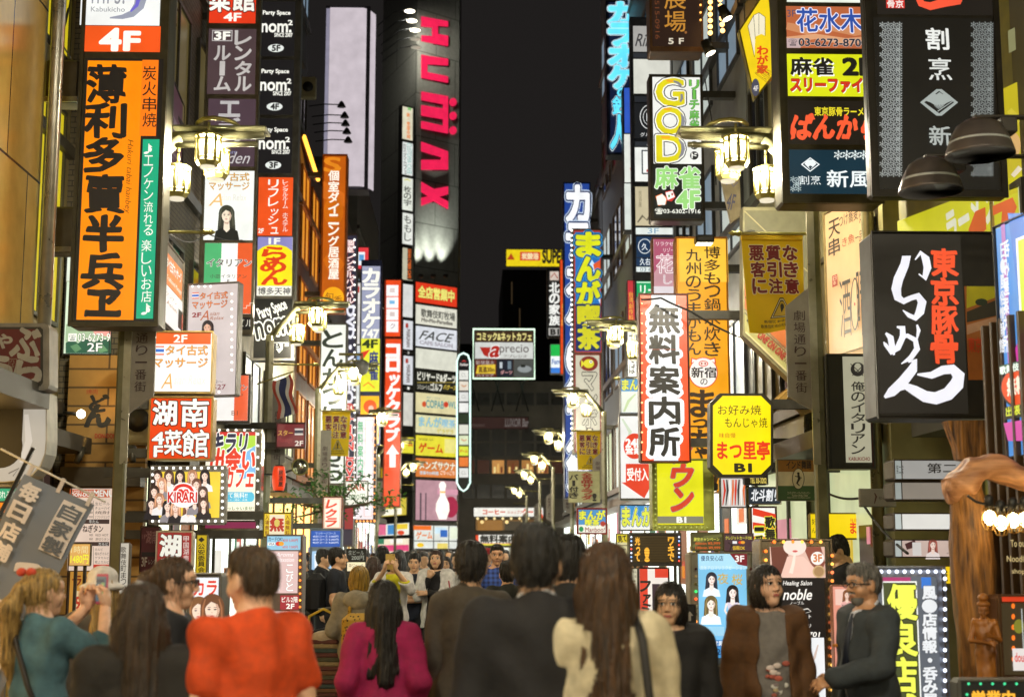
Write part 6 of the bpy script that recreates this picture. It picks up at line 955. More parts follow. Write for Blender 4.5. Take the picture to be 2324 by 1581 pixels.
sign('information_sign', 'LED framed standing sign with fat lime characters and a white vertical column', (1982, 1284, 2152, 1680), 8.7, [
    ((1999, 1308, 2132, 1660), '5c6168', [('R', 2000, 1309, 2066, 1330, 'a83a6c'), ('R', 2090, 1309, 2112, 1334, '3a74c8'), ('R', 2006, 1318, 2086, 1655, 'f0f2ec'), ('R', 2009, 1321, 2083, 1652, '4a5030'), ('V', '優良店舗', 2014, 1326, 2078, 1652, 'e6ec58', {'b': .035, 'o': ('20241c', .03), 'g': .06}), ('V', '風●店情報・呑み屋', 2091, 1330, 2122, 1600, 'dcdfe2', {'b': .045, 'o': ('3a3e44', .03), 'g': .08})])], th=.3, case='9aa0ac', frame=4, metal=.7, legs=True, bulbs=wl)
pk = [('R', 1895, 1336, 1944, 1372, 'f0c8b8'), ('W', 1921, 1337, 40, '7a4a2c', 'f2d2c0', 'e8b0a8'), ('W', 1921, 1376, 40, '5a3426', 'f2d2c0', 'b8503c'), ('W', 1910, 1418, 30, '2a2020', 'f2d2c0', '3a5a8a'), ('W', 1934, 1418, 30, '3a2a22', 'f2d2c0', '8a3a4a'), ('T', '黒谷知子プロ', 1903, 1370, 1938, 1374, '5a3a34'), ('T', '中里春奈プロ', 1903, 1410, 1938, 1414, '5a3a34')] + [('W', 1908 + 24 * i, 1450 + 24 * j, 22, '2a1e1c', 'f2d2c0', 'd88a7a') for i in range(2) for j in range(2)]
sign('easel_poster', 'salmon pink easel board with small portraits of women beside the orange bulb poster', (1889, 1326, 1948, 1530), 9.9, [((1893, 1330, 1945, 1526), 'e69a84', pk)], th=.06, case='c88a70', frame=2, gain=.85, legs=True)
r, pl = sign('leaning_sign', 'bright yellow sign with a folding fan drawing, tilted against dark wall', (1676, -30, 1764, 226), 17.4, [
    (None, None, [('G', [(1680, 70), (1742, -24), (1760, 162), (1714, 220)], 'e8c81c'), ('G', [(1697, 60), (1710, 36), (1722, 30), (1736, 40), (1736, 82), (1728, 78), (1714, 84), (1712, 130)], 'e8dfc0'), ('L', [(1697, 60), (1712, 130)], 1.2, '3a2c18'), ('L', [(1710, 36), (1714, 90)], 1, '3a2c18'), ('L', [(1722, 30), (1722, 78)], 1, '3a2c18'), ('L', [(1697, 60), (1710, 36), (1722, 30), (1736, 40), (1736, 82)], 1.2, '3a2c18'), ('V', 'わが家', 1718, 106, 1742, 168, 'd8421c', {'b': .04}), ('T', '03-3200-4151', 1722, 150, 1750, 190, '8a5a1c', {'rot': 50}), ('E', 1714, 200, 9, 20, '4a4a58'), ('T', '4F', 1709, 196, 1720, 208, 'd8d4d0', {'b': .02})])],
    th=.12, case='8a7a30', frame=0, shape=[(1676, 70), (1742, -32), (1764, 164), (1713, 226)])
sign('shop_sign', 'yellow shop fascia with black and red brush writing over the lit counter', (1838, 1163, 1983, 1224), 14.3, [((1840, 1166, 1981, 1220), 'e9ca12', [('T', '好み焼', 1842, 1176, 1880, 1190, '2c2410', {'warp': .02}), ('T', 'んじゃ焼', 1842, 1196, 1880, 1209, '2c2410', {'warp': .02}), ('T', '味自慢', 1929, 1175, 1952, 1184, 'c8641c'), ('T', 'まつ里', 1929, 1184, 1980, 1210, 'd8381a', {'b': .03, 'warp': .03})])], th=.1, case='8a7420', frame=1)
sign('mahjong_sign', 'strip of yellow sign with one black character between LED sign and wooden post', (2110, 1282, 2200, 1326), 10.6, [((2112, 1285, 2198, 1323), 'e6c016', [('T', '雀', 2123, 1290, 2149, 1318, '1f1d18', {'b': .03}), ('T', 'ス', 2156, 1290, 2186, 1318, 'd2401c', {'b': .04})])], th=.1, case='6a5a20', frame=1)
sh = [(1045, 1086, 'b9b8b4'), (1095, 1132, 'a59c90'), (1166, 1200, 'd9d8d2'), (1226, 1262, 'cdb6ac')]
for i, (a, b, c) in enumerate(sh):
    it = [[('T', '第二安田', 2104, 1051, 2240, 1073, '2a2824', {'b': .015}), ('T', '第二安', 2033, 1055, 2050, 1075, '3a3834')], [], [], [('S', [(2055, 1240, 14), (2078, 1232, 16)], '4a2a2c'), ('R', 2070, 1230, 2090, 1260, 'd8d4d0'), ('W', 2116, 1222, 46, '8a4a40', 'f0d8cc', 'e8dcd8'), ('W', 2168, 1222, 44, '6a3c34', 'f0d8cc', 'e8dcd8'), ('T', 'oil massage', 2144, 1252, 2168, 1258, '6a5a5a')]][i]
    sign('shelf_sign', ['grey horizontal fascia with black characters, topmost of the four shelf signs', 'blank brownish horizontal sign, second of the four shelf signs', 'blank bright white horizontal sign, third of the four shelf signs', 'horizontal poster of women, lowest of the four shelf signs'][i], (2028, a - 3, 2210, b + 3), 11.4, [((2048, a, 2208, b), c, it), ((2030, a, 2045, b), 'b8c0bc', [])], th=.3, case='4a3f34', frame=2, gain=[.6, .55, .95, .8][i], group='shelf signs beside the wooden post')

sign('tenant_sign', 'slim blue and white column of panels left of the mixed tenant column', (1415, 198, 1438, 524), 33, [((1417, 200, 1436, 302), '2f55b4', []), ((1417, 305, 1436, 414), 'd8dcd4', [('E', 1434, 384, 4, 6, 'e0582a')]), ((1417, 417, 1436, 521), 'd2d8d0', [])], th=.4, case='4a4c50', frame=1)
sign('restaurant_sign', 'slim red sign with yellow vertical characters beside the information sign', (1424, 636, 1441, 744), 27, [((1425, 637, 1440, 743), 'b8343a', [('V', '台湾創作料理', 1427, 662, 1437, 740, 'e0b83a')])], th=.3, case='5a2a28', frame=1)
sign('restaurant_sign', 'white sign with black vertical strokes below the slim red sign', (1423, 746, 1446, 856), 26.8, [((1425, 748, 1444, 854), 'dfe0da', [('V', '十割そば', 1428, 752, 1441, 848, '2a2824', {'b': .02})])], th=.3, case='3a3a38', frame=1)
sign('manga_cafe_sign', 'blue panel of lime letters above the white 24 hour sign', (1408, 858, 1450, 938), 21, [((1410, 860, 1448, 936), '4a94c4', [('T', 'まん', 1412, 862, 1447, 884, 'd8dc4a', {'b': .05, 'o': ('1c4a7c', .04)}), ('R', 1410, 888, 1448, 936, 'dfe4d8'), ('S', [(1416, 934, 4), (1426, 910, 7), (1442, 894, 3)], 'bccf9c')])], th=.2, case='7a7c80', frame=1)
sign('poster_sign', 'glossy poster with red and dark streaks under the eight sided yellow sign', (1634, 1082, 1694, 1152), 15.6, [((1637, 1085, 1691, 1149), 'c8c2bc', [('S', [(1642 + i * 7, 1088, 3), (1645 + i * 6, 1112, 5), (1640 + i * 7, 1146, 2)], ['c83a2a', '3a3634', 'e8e4e0', 'd86a3a'][i % 4]) for i in range(8)])], th=.1, case='5a5650', frame=2)
sign('awning_banner', 'grey cloth drop beside the shelf signs with a small dark mark', (1950, 1108, 2034, 1150), 12, [((1952, 1110, 2032, 1148), '98968c', [('S', [(1984, 1118, 2), (1988, 1126, 4), (1984, 1142, 2)], '5a3a34'), ('T', '俺のイタリアン', 1994, 1126, 2022, 1134, '4a443c')], False)], th=.03, case='8a887c', frame=0)
sign('leaning_sign', 'pale panel with faint 4F tilted behind the near right lanterns', (1636, 366, 1684, 506), 17, [(None, None, [('T', '4F', 1650, 440, 1668, 476, '6a6a84', {'b': .01, 'rot': -12}), ('L', [(1648, 420), (1658, 412), (1664, 424), (1674, 414)], 2, '8a86a0')])], th=.1, case='b4a684', lit=False, frame=0, shape=[(1638, 405), (1678, 370), (1682, 490), (1660, 505)])
# ------------------------------------------------------------------ street lamps, poles, banners
LF = paint('a49a58', .4, .5, .25, 6); LG = bpy.data.materials.new('frosted_glass'); LG.use_nodes = True
_nt = LG.node_tree; _o = [n for n in _nt.nodes if n.type == 'OUTPUT_MATERIAL'][0]; _nt.nodes.remove(_nt.nodes['Principled BSDF']); _b = _nt.nodes.new('ShaderNodeEmission'); _t = _nt.nodes.new('ShaderNodeBsdfTransparent'); _x = _nt.nodes.new('ShaderNodeMixShader')
_b.inputs[0].default_value = hexc('fff3d6'); _b.inputs[1].default_value = .95; LG.cycles.emission_sampling = 'NONE'
_x.inputs[0].default_value = .45; _nt.links.new(_b.outputs[0], _x.inputs[1]); _nt.links.new(_t.outputs[0], _x.inputs[2]); _nt.links.new(_x.outputs[0], _o.inputs[0])
LL = bpy.data.lights.new('lantern_light', 'POINT'); LL.energy = 620; LL.color = (1, .91, .70); LL.shadow_soft_size = .07
def lantern_meshes():
    fr = MB(); n = 8
    R = lambda r, z, ph=math.pi / 8: [(r * math.cos(2 * math.pi * k / n + ph), r * math.sin(2 * math.pi * k / n + ph), z) for k in range(n)]
    fr.lathe([(.03, .235), (.10, .225), (.178, .19), (.178, .165), (.15, .16)], (0, 0, 0), LF, 8, False)
    fr.lathe([(.15, -.135), (.158, -.145), (.125, -.195), (.10, -.20), (.10, -.19)], (0, 0, 0), LF, 8, False)
    for k in range(n):
        a = 2 * math.pi * k / n; x, y = .151 * math.cos(a), .151 * math.sin(a); fr.tube([(x, y, .165), (x, y, -.14)], .021, LF, 5)
    for z in (.125, -.1): fr.tube(R(.15, z, 0), .010, LF, 4, closed=True)
    fr.tube([(0, 0, .23), (0, 0, .36)], .018, LF, 8)
    gl = MB(); gl.lathe([(.139, -.135), (.139, .16)], (0, 0, 0), LG, 8, False); gl.lathe([(.0, -.232), (.095, -.225), (.098, -.2)], (0, 0, 0), LG, 12)
    for m_ in (fr, gl): m_.v = [(x * .74, y * .74, z * .78) for x, y, z in m_.v]
    return fr, gl
def lamp_post(side, Y, label, n_out=2, blade=True, banner=False, rod=True, first=[None]):
    """pole at the kerb, arm over the street with two outer lanterns and one inner one"""
    s = -side; X = side * 3.28; root = thing('street_lamp', label, 'street lamp', (X, Y, 0), 0, 'street lamps along the street')
    pm_ = paint('7d7a5a', .4, .4, .3, 6)
    mb = MB(); mb.box(-.055, .055, -.055, .055, 0, 5.1, pm_, .015); mb.box(-.09, .09, -.09, .09, 0, .35, pm_, .02); mb.build('pole', root)
    mb = MB(); mb.box(-.035 + s * .045, .035 + s * .045, -.075, -.058, 2.4, 5.0, paint('b0ac96', .3, .6)); mb.build('trim_strip', root)
    mb = MB(); mb.tube([(0, 0, 5.05), (s * .45, 0, 5.56)], .055, pm_, 6); mb.tube([(s * .38, 0, 5.56), (s * 1.26, 0, 5.6)], .052, pm_, 6); mb.tube([(s * .42, -.02, 5.47), (s * 1.2, -.02, 5.49)], .028, pm_, 6)
    mb.box(min(s * .4, s * 1.3), max(s * .4, s * 1.3), -.16, .16, 5.61, 5.635, pm_, .008)
    mb.build('arm', root)
    mb = MB(); mb.tube([(s * .82 + .2 * math.cos(k * .524), .3 * math.sin(k * .524), 5.66) for k in range(12)], .022, LF, 6, closed=True); mb.build('ring', root)
    fr, gl = lantern_meshes()
    spots = [(s * .77, -.23, 5.36), (s * .77, .23, 5.36)][:n_out] + [(s * .44, 0, 5.11)]
    for i, p in enumerate(spots):
        if first[0] is None:
            f = fr.build('lantern', root); g = gl.build('lantern_glass', f); first[0] = (f.data, g.data)
        else: f = link('lantern', first[0][0], root); g = link('lantern_glass', first[0][1], f)
        f.location = p
        lo = bpy.data.objects.new('lantern_light', LL); COL.objects.link(lo); lo.parent = f; lo.location = (0, 0, .08)
        if i: 
            mb = MB(); mb.tube([(p[0], p[1], p[2] + .3), (p[0], p[1] * .3, 5.6)], .014, LF, 6); mb.build('hanger', root)
    if rod:
        mb = MB(); mb.tube([(0, 0, 4.62), (s * .72, 0, 4.62)], .016, LF, 8); mb.lathe([(.016, -.03), (.034, 0), (.02, .04), (.03, .055), (.004, .1)], (0, 0, 0), LF, 10)
        for i in range(len(mb.v) - 50, len(mb.v)): x, y, z = mb.v[i]; mb.v[i] = (s * (.72 + z), y, 4.62 + x)
        mb.build('banner_rod', root)
    if blade:
        t = thing('street_name_blade', 'grey street name blade on ' + label, 'street sign', (X + s * .06, Y - .06, 2.9)); w = .24
        mb = MB(); x0, x1 = sorted((s * .0, s * w)); 
        foot = [(0, 0), (s * w, .14), (s * w, 1.0), (0, 1.2)] if side > 0 else [(0, -.04), (s * w, .14), (s * w, 1.3), (0, 1.3)]
        mb.prism(foot, -.03, .0, paint('9a948a', .5, .2, .2)); 
        fake = type('F', (), {})(); f = Face.__new__(Face); f.pl = fake; fake.Y = Y; f.mb = mb; f.d = .002; f.lit = False; f.gain = 1; f.step = .0015
        for i, ch in enumerate('劇場通り一番街'):
            z1 = .96 - i * .115; a, b = sorted((s * .06, s * .17)); f.text(ch, a, b, z1 - .095 * (.15 if ch == '一' else 1) - (.04 if ch == '一' else 0), z1 - (.04 if ch == '一' else 0), '4a3434')
        mb.build('plate', t)
    return root
def translucent(h):
    m = paint(h, .65, 0, .12, 4.01).copy(); nt = m.node_tree; b = nt.nodes['Principled BSDF']; o = [n for n in nt.nodes if n.type == 'OUTPUT_MATERIAL'][0]
    t = nt.nodes.new('ShaderNodeBsdfTranslucent'); x = nt.nodes.new('ShaderNodeMixShader'); x.inputs[0].default_value = .4
    src = b.inputs['Base Color'].links[0].from_socket; nt.links.new(src, t.inputs[0]); nt.links.new(b.outputs[0], x.inputs[1]); nt.links.new(t.outputs[0], x.inputs[2]); nt.links.new(x.outputs[0], o.inputs[0]); return m
CL = translucent('e6c41c')
def banner(side, Y, label, curl=0.0, w=.60, h=.96):
    """cloth warning banner hung from the rod"""
    s = -side; X = side * 3.28 + s * .09; root = thing('warning_banner', label, 'banner', (X + s * w / 2, Y + .06, 4.62), 0, 'yellow warning banners on lamp posts')
    def disp(x, z):
        t = -z / h; y = .016 * math.sin(x * 11 + z * 3) * t + .012 * math.sin(z * 13 + x * 5) * t
        if curl: k = max(0, (x / w + .5) * .55 + t * .95 - 1.12); y -= curl * 3.0 * k; dx = -.55 * curl * k * 3; return (x + dx - .06 * t * (x / w - .5) , y, z + .45 * k * curl * 3 - .0)
        return (x * (1 - .1 * t), y, z)
    mb = MB(); n, m = 18, 30; vs = []
    for j in range(m + 1):
        for i in range(n + 1): vs.append((-w / 2 + w * i / n, 0, -h * j / m))
    mb.add(vs, [(j * (n + 1) + i, (j + 1) * (n + 1) + i, (j + 1) * (n + 1) + i + 1, j * (n + 1) + i + 1) for j in range(m) for i in range(n)], CL, True)
    nb = len(mb.v); f = Face.__new__(Face); f.pl = type('F', (), {})(); f.pl.Y = Y; f.mb = mb; f.d = .005; f.lit = False; f.gain = 1; f.step = .002
    for r, row in enumerate(('悪質な', '客引き', 'に注意')):
        for c_, ch in enumerate(row):
            x0 = -.23 + c_ * .165; z1 = -.11 - r * .165; f.text(ch, x0, x0 + .135, z1 - .14, z1, '7a1c22', b=.035, o=('e6dcb0', .045))
    tri = [(-.02, -.82), (.02 + .10, -.82), (.05, -.63)]; 
    cx, cz = .05, -.75
    for k, col in ((1.25, '2a2618'), (1.12, 'e8dfb0'), (1.0, '2a2618'), (.88, 'c9a81c')): mb.poly([(cx - .1 * k, cz - .06 * k), (cx + .1 * k, cz - .06 * k), (cx + .015 * k, cz + .1 * k), (cx - .015 * k, cz + .1 * k)], f.nxt(), paint(col, .6))
    f.text('!', cx - .012, cx + .012, cz - .045, cz + .06, '2a2618', b=.04)
    f.text('新宿区 新宿警察署', -.14, .2, -.87, -.84, '2a2618', b=.01); f.text('歌舞伎町商店街振興組合', -.18, .22, -.92, -.885, '2a2618', b=.01)
    for i, (x, y, z) in enumerate(mb.v):
        a = disp(x, z); mb.v[i] = (a[0], a[1] + (y if i >= nb else 0), a[2])
    mb.build('cloth', root)
    mb = MB(); mb.box(-w / 2, w / 2, -.02, .02, -.06, .02, CL, .01); mb.build('sleeve', root)
lamp_post(-1, 13.4, 'the lamp post behind the tall orange sign', blade=True)
lamp_post(-1, 22.9, 'the lamp post in front of the black party room panels')
lamp_post(-1, 30.3, 'the lamp post in front of the white vertical sign')
lamp_post(-1, 40, 'the lamp post in front of the orange red katakana sign')
lamp_post(-1, 50, 'the farthest lamp post of the left row')
lamp_post(1, 13.3, 'the lamp post carrying the largest yellow banner')
lamp_post(1, 24.6, 'the lamp post left of the red and white information sign')
lamp_post(1, 35, 'the lamp post crossing the fish badge sign')
lamp_post(1, 46.3, 'the lamp post just right of the dark end building')
lamp_post(1, 57, 'the farthest lamp post of the right row')
lamp_post(1, 68, 'the small lamp post beyond the end of the right row')  # added to throw light on the dark end building
lamp_post(1, 84, 'the smallest lamp post in front of the end building')  # added nearest the end wall to brighten it
lamp_post(-1, 62, 'the small lamp post beyond the end of the left row', blade=False)  # added past the row, also for light on the street end
lamp_post(-1, 2.4, 'the lamp post behind the viewer on the left', blade=False)  # out of view, carries the row on; added to light the foreground
lamp_post(1, 2.4, 'the lamp post behind the viewer on the right', blade=False)  # unseen partner on the right, added for the same foreground light
lamp_post(-1, -8.5, 'the second lamp post behind the viewer on the left', blade=False)  # further unseen pair, added to raise the light from behind
lamp_post(1, -8.5, 'the second lamp post behind the viewer on the right', blade=False)  # right lamp of that unseen pair, added for light from behind
banner(1, 13.3, 'largest yellow warning banner, its lower corner curled up', curl=.09)
banner(1, 35, 'yellow warning banner hanging flat below the fish badge panel')
banner(-1, 30.3, 'yellow warning banner over the foot of the white vertical sign')
banner(-1, 50, 'smallest yellow warning banner over the crowd')
# hanging food banner below
sign('food_banner', 'limp beige banner with red and black vertical writing above the crowd', (1290, 1068, 1362, 1140), 33, [((1292, 1070, 1360, 1138), 'b8b484', [('V', 'バー付き', 1292, 1076, 1312, 1130, '2a241c', {'b': .03}), ('V', '全品サラダ', 1320, 1072, 1344, 1134, 'a83a28', {'b': .03}), ('T', '!', 1346, 1120, 1352, 1136, '2a241c', {'b': .04})], False)], th=.03, case='a8a478', frame=0)
# tilted nobori banner, lower left
p0 = at(134, 1110, 8.6); ang = math.radians(-24)
t = thing('nobori_banner', 'slate grey tilted cloth banner with pale brush writing at lower left', 'banner', p0); t.rotation_euler = (0, ang * -1, 0)
s_ = 8.6 / F; w, h = 168 * s_, 640 * s_
mb = MB(); n, m = 12, 50; nm = paint('747b88', .7, 0, .12, 3); vs = []
wav = lambda x, z: .03 * math.sin(z * 4 + x * 5) + .012 * math.sin(z * 13 + 1)
for j in range(m + 1):
    for i in range(n + 1): x = -w / 2 + w * i / n; z = -h * j / m; vs.append((x, wav(x, z), z))
mb.add(vs, [(j * (n + 1) + i, (j + 1) * (n + 1) + i, (j + 1) * (n + 1) + i + 1, j * (n + 1) + i + 1) for j in range(m) for i in range(n)], nm, True)
nb = len(mb.v); f = Face.__new__(Face); f.pl = type('F', (), {})(); f.pl.Y = 8.6; f.mb = mb; f.d = .012; f.lit = False; f.gain = 1; f.step = .003
lc = 'd8cfcc'; f.nxt(); b4 = [mb.poly([(.055 + .029 * i, -.04 - .032 * j), (.084 + .029 * i, -.04 - .032 * j), (.084 + .029 * i, -.072 - .032 * j), (.055 + .029 * i, -.072 - .032 * j)], f.d, paint(lc, .6)) for i in range(5) for j in range(10)]
for i, ch in enumerate('自家製'): f.text(ch, .07, .185, -.145 - i * .105, -.055 - i * .105, '5a606a', b=.03)
for i, ch in enumerate('つけ麺専門店'): f.text(ch, -.02, .16, -.66 - i * .27, -.45 - i * .27, lc, b=.035, warp=.03)
for i, ch in enumerate('毎日店舗んでい!'): f.text(ch, -.185, -.075, -.13 - i * .125, -.03 - i * .125, lc, b=.04)
for i in range(nb, len(mb.v)): x, y, z = mb.v[i]; mb.v[i] = (x, y + wav(x, z), z)
mb.build('cloth', t)
mb = MB(); pl_ = paint('2b2926', .4); mb.tube([(-w / 2 - .03, .01, .16), (-w / 2 - .03, .01, -h - .4)], .014, pl_, 8); mb.tube([(-w / 2 - .2, .0, .075), (w / 2 + .06, .0, .045)], .007, paint('d8d4cc', .4), 6); mb.build('banner_pole', t)
for x in (-w / 2 + .02, 0, w / 2 - .03):
    mb = MB(); mb.box(x - .012, x + .012, -.006, .006, -.02, .07, paint('c4bcba', .6)); mb.build('loop', t)
# dome lamps
for px, py, hw, Y, lab in ((2112, 425, 74, 8.7, 'lower of two grey dome lamps hanging before the black crest sign'), (2224, 342, 80, 8.2, 'upper of two grey dome lamps hanging before the black crest sign')):
    p = at(px, py, Y); r = hw * Y / F; t = thing('dome_lamp', lab, 'lamp', p); dm = paint('6b625e', .35, .4, .3, 5)
    mb = MB(); mb.lathe([(r * .1, r * .92), (r * .42, r * .9), (r * .66, r * .74), (r * .84, r * .4), (r * .96, r * .05), (r, -.02), (r * 1.01, -.03)], (0, 0, 0), dm, 28); mb.build('lamp_shade', t)
    mb = MB(); mb.lathe([(r * .98, -.03), (r * .9, .05), (r * .78, r * .38), (r * .4, r * .8), (.0, r * .84)], (0, 0, 0), paint('cfd2cf', .15, .2, .1), 28); mb.build('reflector', t)
    mb = MB(); mb.tube([(0, 0, r * .5), (0, 0, r * .2)], .02, glow('d8dcd8', .5), 10); mb.build('bulb', t)
    mb = MB(); am = paint('45403a', .5, .4); mb.box(-.03, .03, -.03, .03, r * .85, r * 1.05, am); mb.box(0, 1.6, -.025, .025, r * .98, r * 1.08, am, .006); mb.box(.12, .22, -.05, .05, r * .5, r * 1.0, am, .01); mb.build('arm', t)
# big yellow fascia over the ramen shop
fp = Plane(2040, 560, 2330, 560, 12.9, 11.2)
a, b, c, e = fp.rect(2040, 450, 2330, 700); t = thing('shop_sign', 'broad yellow fascia with white and orange letters behind the black crest sign', 'sign', (fp.O.x, fp.O.y, c), fp.ang); fp.zb = c
mb = MB(); mb.box(a, b, .02, .2, 0, 3.4, paint('7a7224', .5)); mb.build('cabinet', t)
mb = MB(); fc = Face(fp, mb, .004, True, .8); fc.draw([('R', 2040, 446, 2330, 690, 'c8c41c')]); fc.draw([('T', 'ラーメン', 2150, 452, 2260, 530, 'd8d8c0', {'b': .05, 'rot': 10}), ('G', [(2200, 520), (2215, 480), (2238, 470), (2240, 520), (2220, 540), (2215, 600), (2200, 610)], 'c8581c'), ('G', [(2250, 470), (2300, 448), (2310, 470), (2290, 520), (2272, 530), (2276, 480), (2255, 490)], 'd8602a'), ('G', [(2240, 600), (2262, 560), (2310, 540), (2318, 570), (2290, 600), (2262, 640)], 'c8501c'), ('G', [(2160, 560), (2180, 540), (2184, 600), (2165, 620)], 'd0601c'), ('R', 2040, 640, 2330, 690, 'a8a41c')]); mb.build('face_panel', t)
mb = MB(); fc = Face(fp, mb, .004, True, .75); fc.draw([('R', 2275, 190, 2330, 440, 'c8b81c'), ('E', 2300, 330, 18, 30, 'dcb070'), ('S', [(2292, 250, 14), (2310, 270, 20), (2296, 300, 10)], 'd8c83a'), ('R', 2290, 60, 2330, 112, '8a8a60'), ('S', [(2300, 400, 10), (2318, 380, 12)], 'e8dcc0')]); mb.build('face_panel', t)
mb = MB(); q = fp.rect(2180, 700, 2330, 730); mb.box(q[0], q[1], -.3, .05, q[2], q[3], paint('3a3424', .5)); mb.build('lamp_rail', t)
def spline(ps, k=5):
    ps = np.array(ps, float); q = np.concatenate([ps[:1] * 2 - ps[1:2], ps, ps[-1:] * 2 - ps[-2:-1]]); out = []
    for i in range(len(ps) - 1):
        a, b, c, d = q[i:i + 4]
        for j in range(k): t_ = j / k; out.append(.5 * (2 * b + (c - a) * t_ + (2 * a - 5 * b + 4 * c - d) * t_ ** 2 + (3 * b - a - 3 * c + d) * t_ ** 3))
    return [tuple(v) for v in out] + [tuple(ps[-1])]
# carved wooden board and post
Y = 8.3; wd = paint('a06c30', .6, 0, .5, 7.0, 1.0, (5.0, 5.0, .6), '2e1808')
wb = Plane(2150, 955, 2270, 1050, 9.4); a, b, c, e = wb.rect(2150, 952, 2290, 1048); wb.zb = c
t = thing('wooden_board', 'thick rough edged wooden board hung under the black ramen sign', 'board', (wb.O.x, 9.4, c)); mb = MB()
mb.prism([wb.uv(*p) for p in [(2150, 954), (2285, 952), (2285, 1020), (2262, 1040), (2230, 1036), (2205, 1046), (2178, 1042), (2172, 1012)]], -.12, 0, wd); mb.build('plank', t)
p = at(2222, 1581, Y); t = thing('wooden_post', 'gnarled natural log post holding a curved log beam beside the noodle shop', 'post', (p.x, Y, 0))
mb = MB(); pts = [(2226, 1700, 52), (2222, 1581, 44), (2216, 1480, 43), (2214, 1380, 45), (2210, 1290, 47), (2203, 1220, 45), (2196, 1160, 40), (2188, 1110, 38), (2184, 1080, 36)]; pts = spline(pts)
W3 = lambda x, y: at(x, y, Y) - Vector((p.x, Y, 0))
pz = [W3(x, y) for x, y, r in pts]; pz[0].z = 0; mb.tube(pz, [r * Y / F for _, _, r in pts], wd, 30)
r0 = random.Random(3)
for i in range(len(mb.v)): x, y, z = mb.v[i]; an_ = math.atan2(y, x - .0); k = 1 + .06 * math.sin(z * 7 + x * 20) + .05 * math.sin(an_ * 7 + z * 2.5 + 2 * math.sin(z * 3)) + .035 * math.sin(an_ * 15 - z * 4) + .02 * math.sin(z * 31 + an_ * 3); mb.v[i] = (x * k if abs(x) < .2 else x, y * k, z)
mb.build('trunk', t)
mb = MB(); pts = [(2146, 1112, 14), (2154, 1110, 28), (2176, 1098, 36), (2206, 1076, 33), (2240, 1062, 29), (2280, 1068, 27), (2330, 1084, 30), (2430, 1076, 32)]; pts = spline(pts)
mb.tube([W3(x, y) for x, y, r in pts], [r * Y / F for _, _, r in pts], paint('d8a070', .55, 0, .4, 4.0, .9, (.45, 4, 4), '7a4420'), 26)
for i in range(len(mb.v)): x, y, z = mb.v[i]; mb.v[i] = (x, y * 1.5, z + .014 * math.sin(x * 14 + y * 20) + .010 * math.sin(x * 31 + z * 25) + .008 * math.sin(z * 90 + x * 6))
mb.build('beam', t)
# string of caged bulbs
t = thing('string_light', 'cable of warm caged bulbs strung under the log beam', 'string light', at(2280, 1150, 8.0)); o = t.location
mb = MB(); cp = [(2196, 1124), (2215, 1138), (2245, 1146), (2270, 1150), (2300, 1146), (2330, 1140), (2380, 1130)]; mb.tube([at(x, y, 8.0) - o for x, y in cp], .008, DARK(), 6); mb.build('cable', t)
cage = MB(); cm = paint('b08a48', .35, .8)
for k in range(8): an = k * math.pi / 4; cage.tube([(r * math.cos(an), r * math.sin(an), z) for r, z in ((.022, .06), (.045, .0), (.048, -.03), (.03, -.07), (.0, -.08))], .003, cm, 4)
cage.tube([(.047 * math.cos(k * .524), .047 * math.sin(k * .524), -.025) for k in range(12)], .003, cm, 4, closed=True); cage.lathe([(.024, .05), (.026, .11), (.01, .125)], (0, 0, 0), DARK(), 10)
bm = MB(); bm.ball((0, 0, -.005), .034, glow('ffe0a0', 16), 8, (1, 1, 1.25)); cd_ = bd_ = None
for x, y in ((2246, 1172), (2272, 1184), (2300, 1178), (2326, 1176), (2356, 1170)):
    if cd_ is None: c_ = cage.build('cage', t); b_ = bm.build('bulb', c_); cd_, bd_ = c_.data, b_.data
    else: c_ = link('cage', cd_, t); b_ = link('bulb', bd_, c_)
    c_.location = at(x, y, 8.0) - o
# noodle shop glass front with lettering
np_ = Plane(2250, 1100, 2340, 1581, 8.9, 8.3); a, b, c, e = np_.rect(2256, 1120, 2420, 1640); np_.zb = 0
t = thing('noodle_shopfront', 'noodle shop window frame with pale english lettering beside the log post', 'shopfront', (np_.O.x, np_.O.y, 0), np_.ang)
mb = MB(); wf = paint('4a3418', .5, 0, .3, 4); mb.box(a, a + 1.6, .06, .3, 0, 3.0, paint('3a2a16', .4, 0, .3, 3))
for k in range(5): mb.box(a + k * .14, a + k * .14 + .035, .0, .06, 0, 3.0, wf)
fc = Face(np_, mb, .01, True, .8); fc.draw([('T', 'Welcome', 2292, 1192, 2340, 1204, 'd8c080'), ('T', 'To our', 2298, 1224, 2336, 1240, 'd8c080'), ('T', 'Noodle', 2290, 1260, 2336, 1274, 'd8c080'), ('T', 'shop', 2302, 1290, 2332, 1304, 'd8c080')]); mb.build('window_frame', t)
sign('vending_box', 'red topped glass box of orange capsules by the noodle shop window', (2270, 1350, 2400, 1600), 8.0, [((2274, 1352, 2396, 1364), 'c83a1c', []), ((2276, 1368, 2396, 1530), '3a2f1c', [('E', 2298, 1374 + 24 * i, 4, 6, 'ff7a24') for i in range(6)] + [('E', 2310, 1420, 12, 16, '7a7a2a'), ('R', 2318, 1380, 2320, 1500, 'b8c0c0'), ('R', 2296, 1470, 2330, 1520, 'd8d0cc'), ('T', 'dous', 2300, 1480, 2326, 1500, 'c83a34', {'b': .02})])], th=.3, case='5a3a20', frame=3)
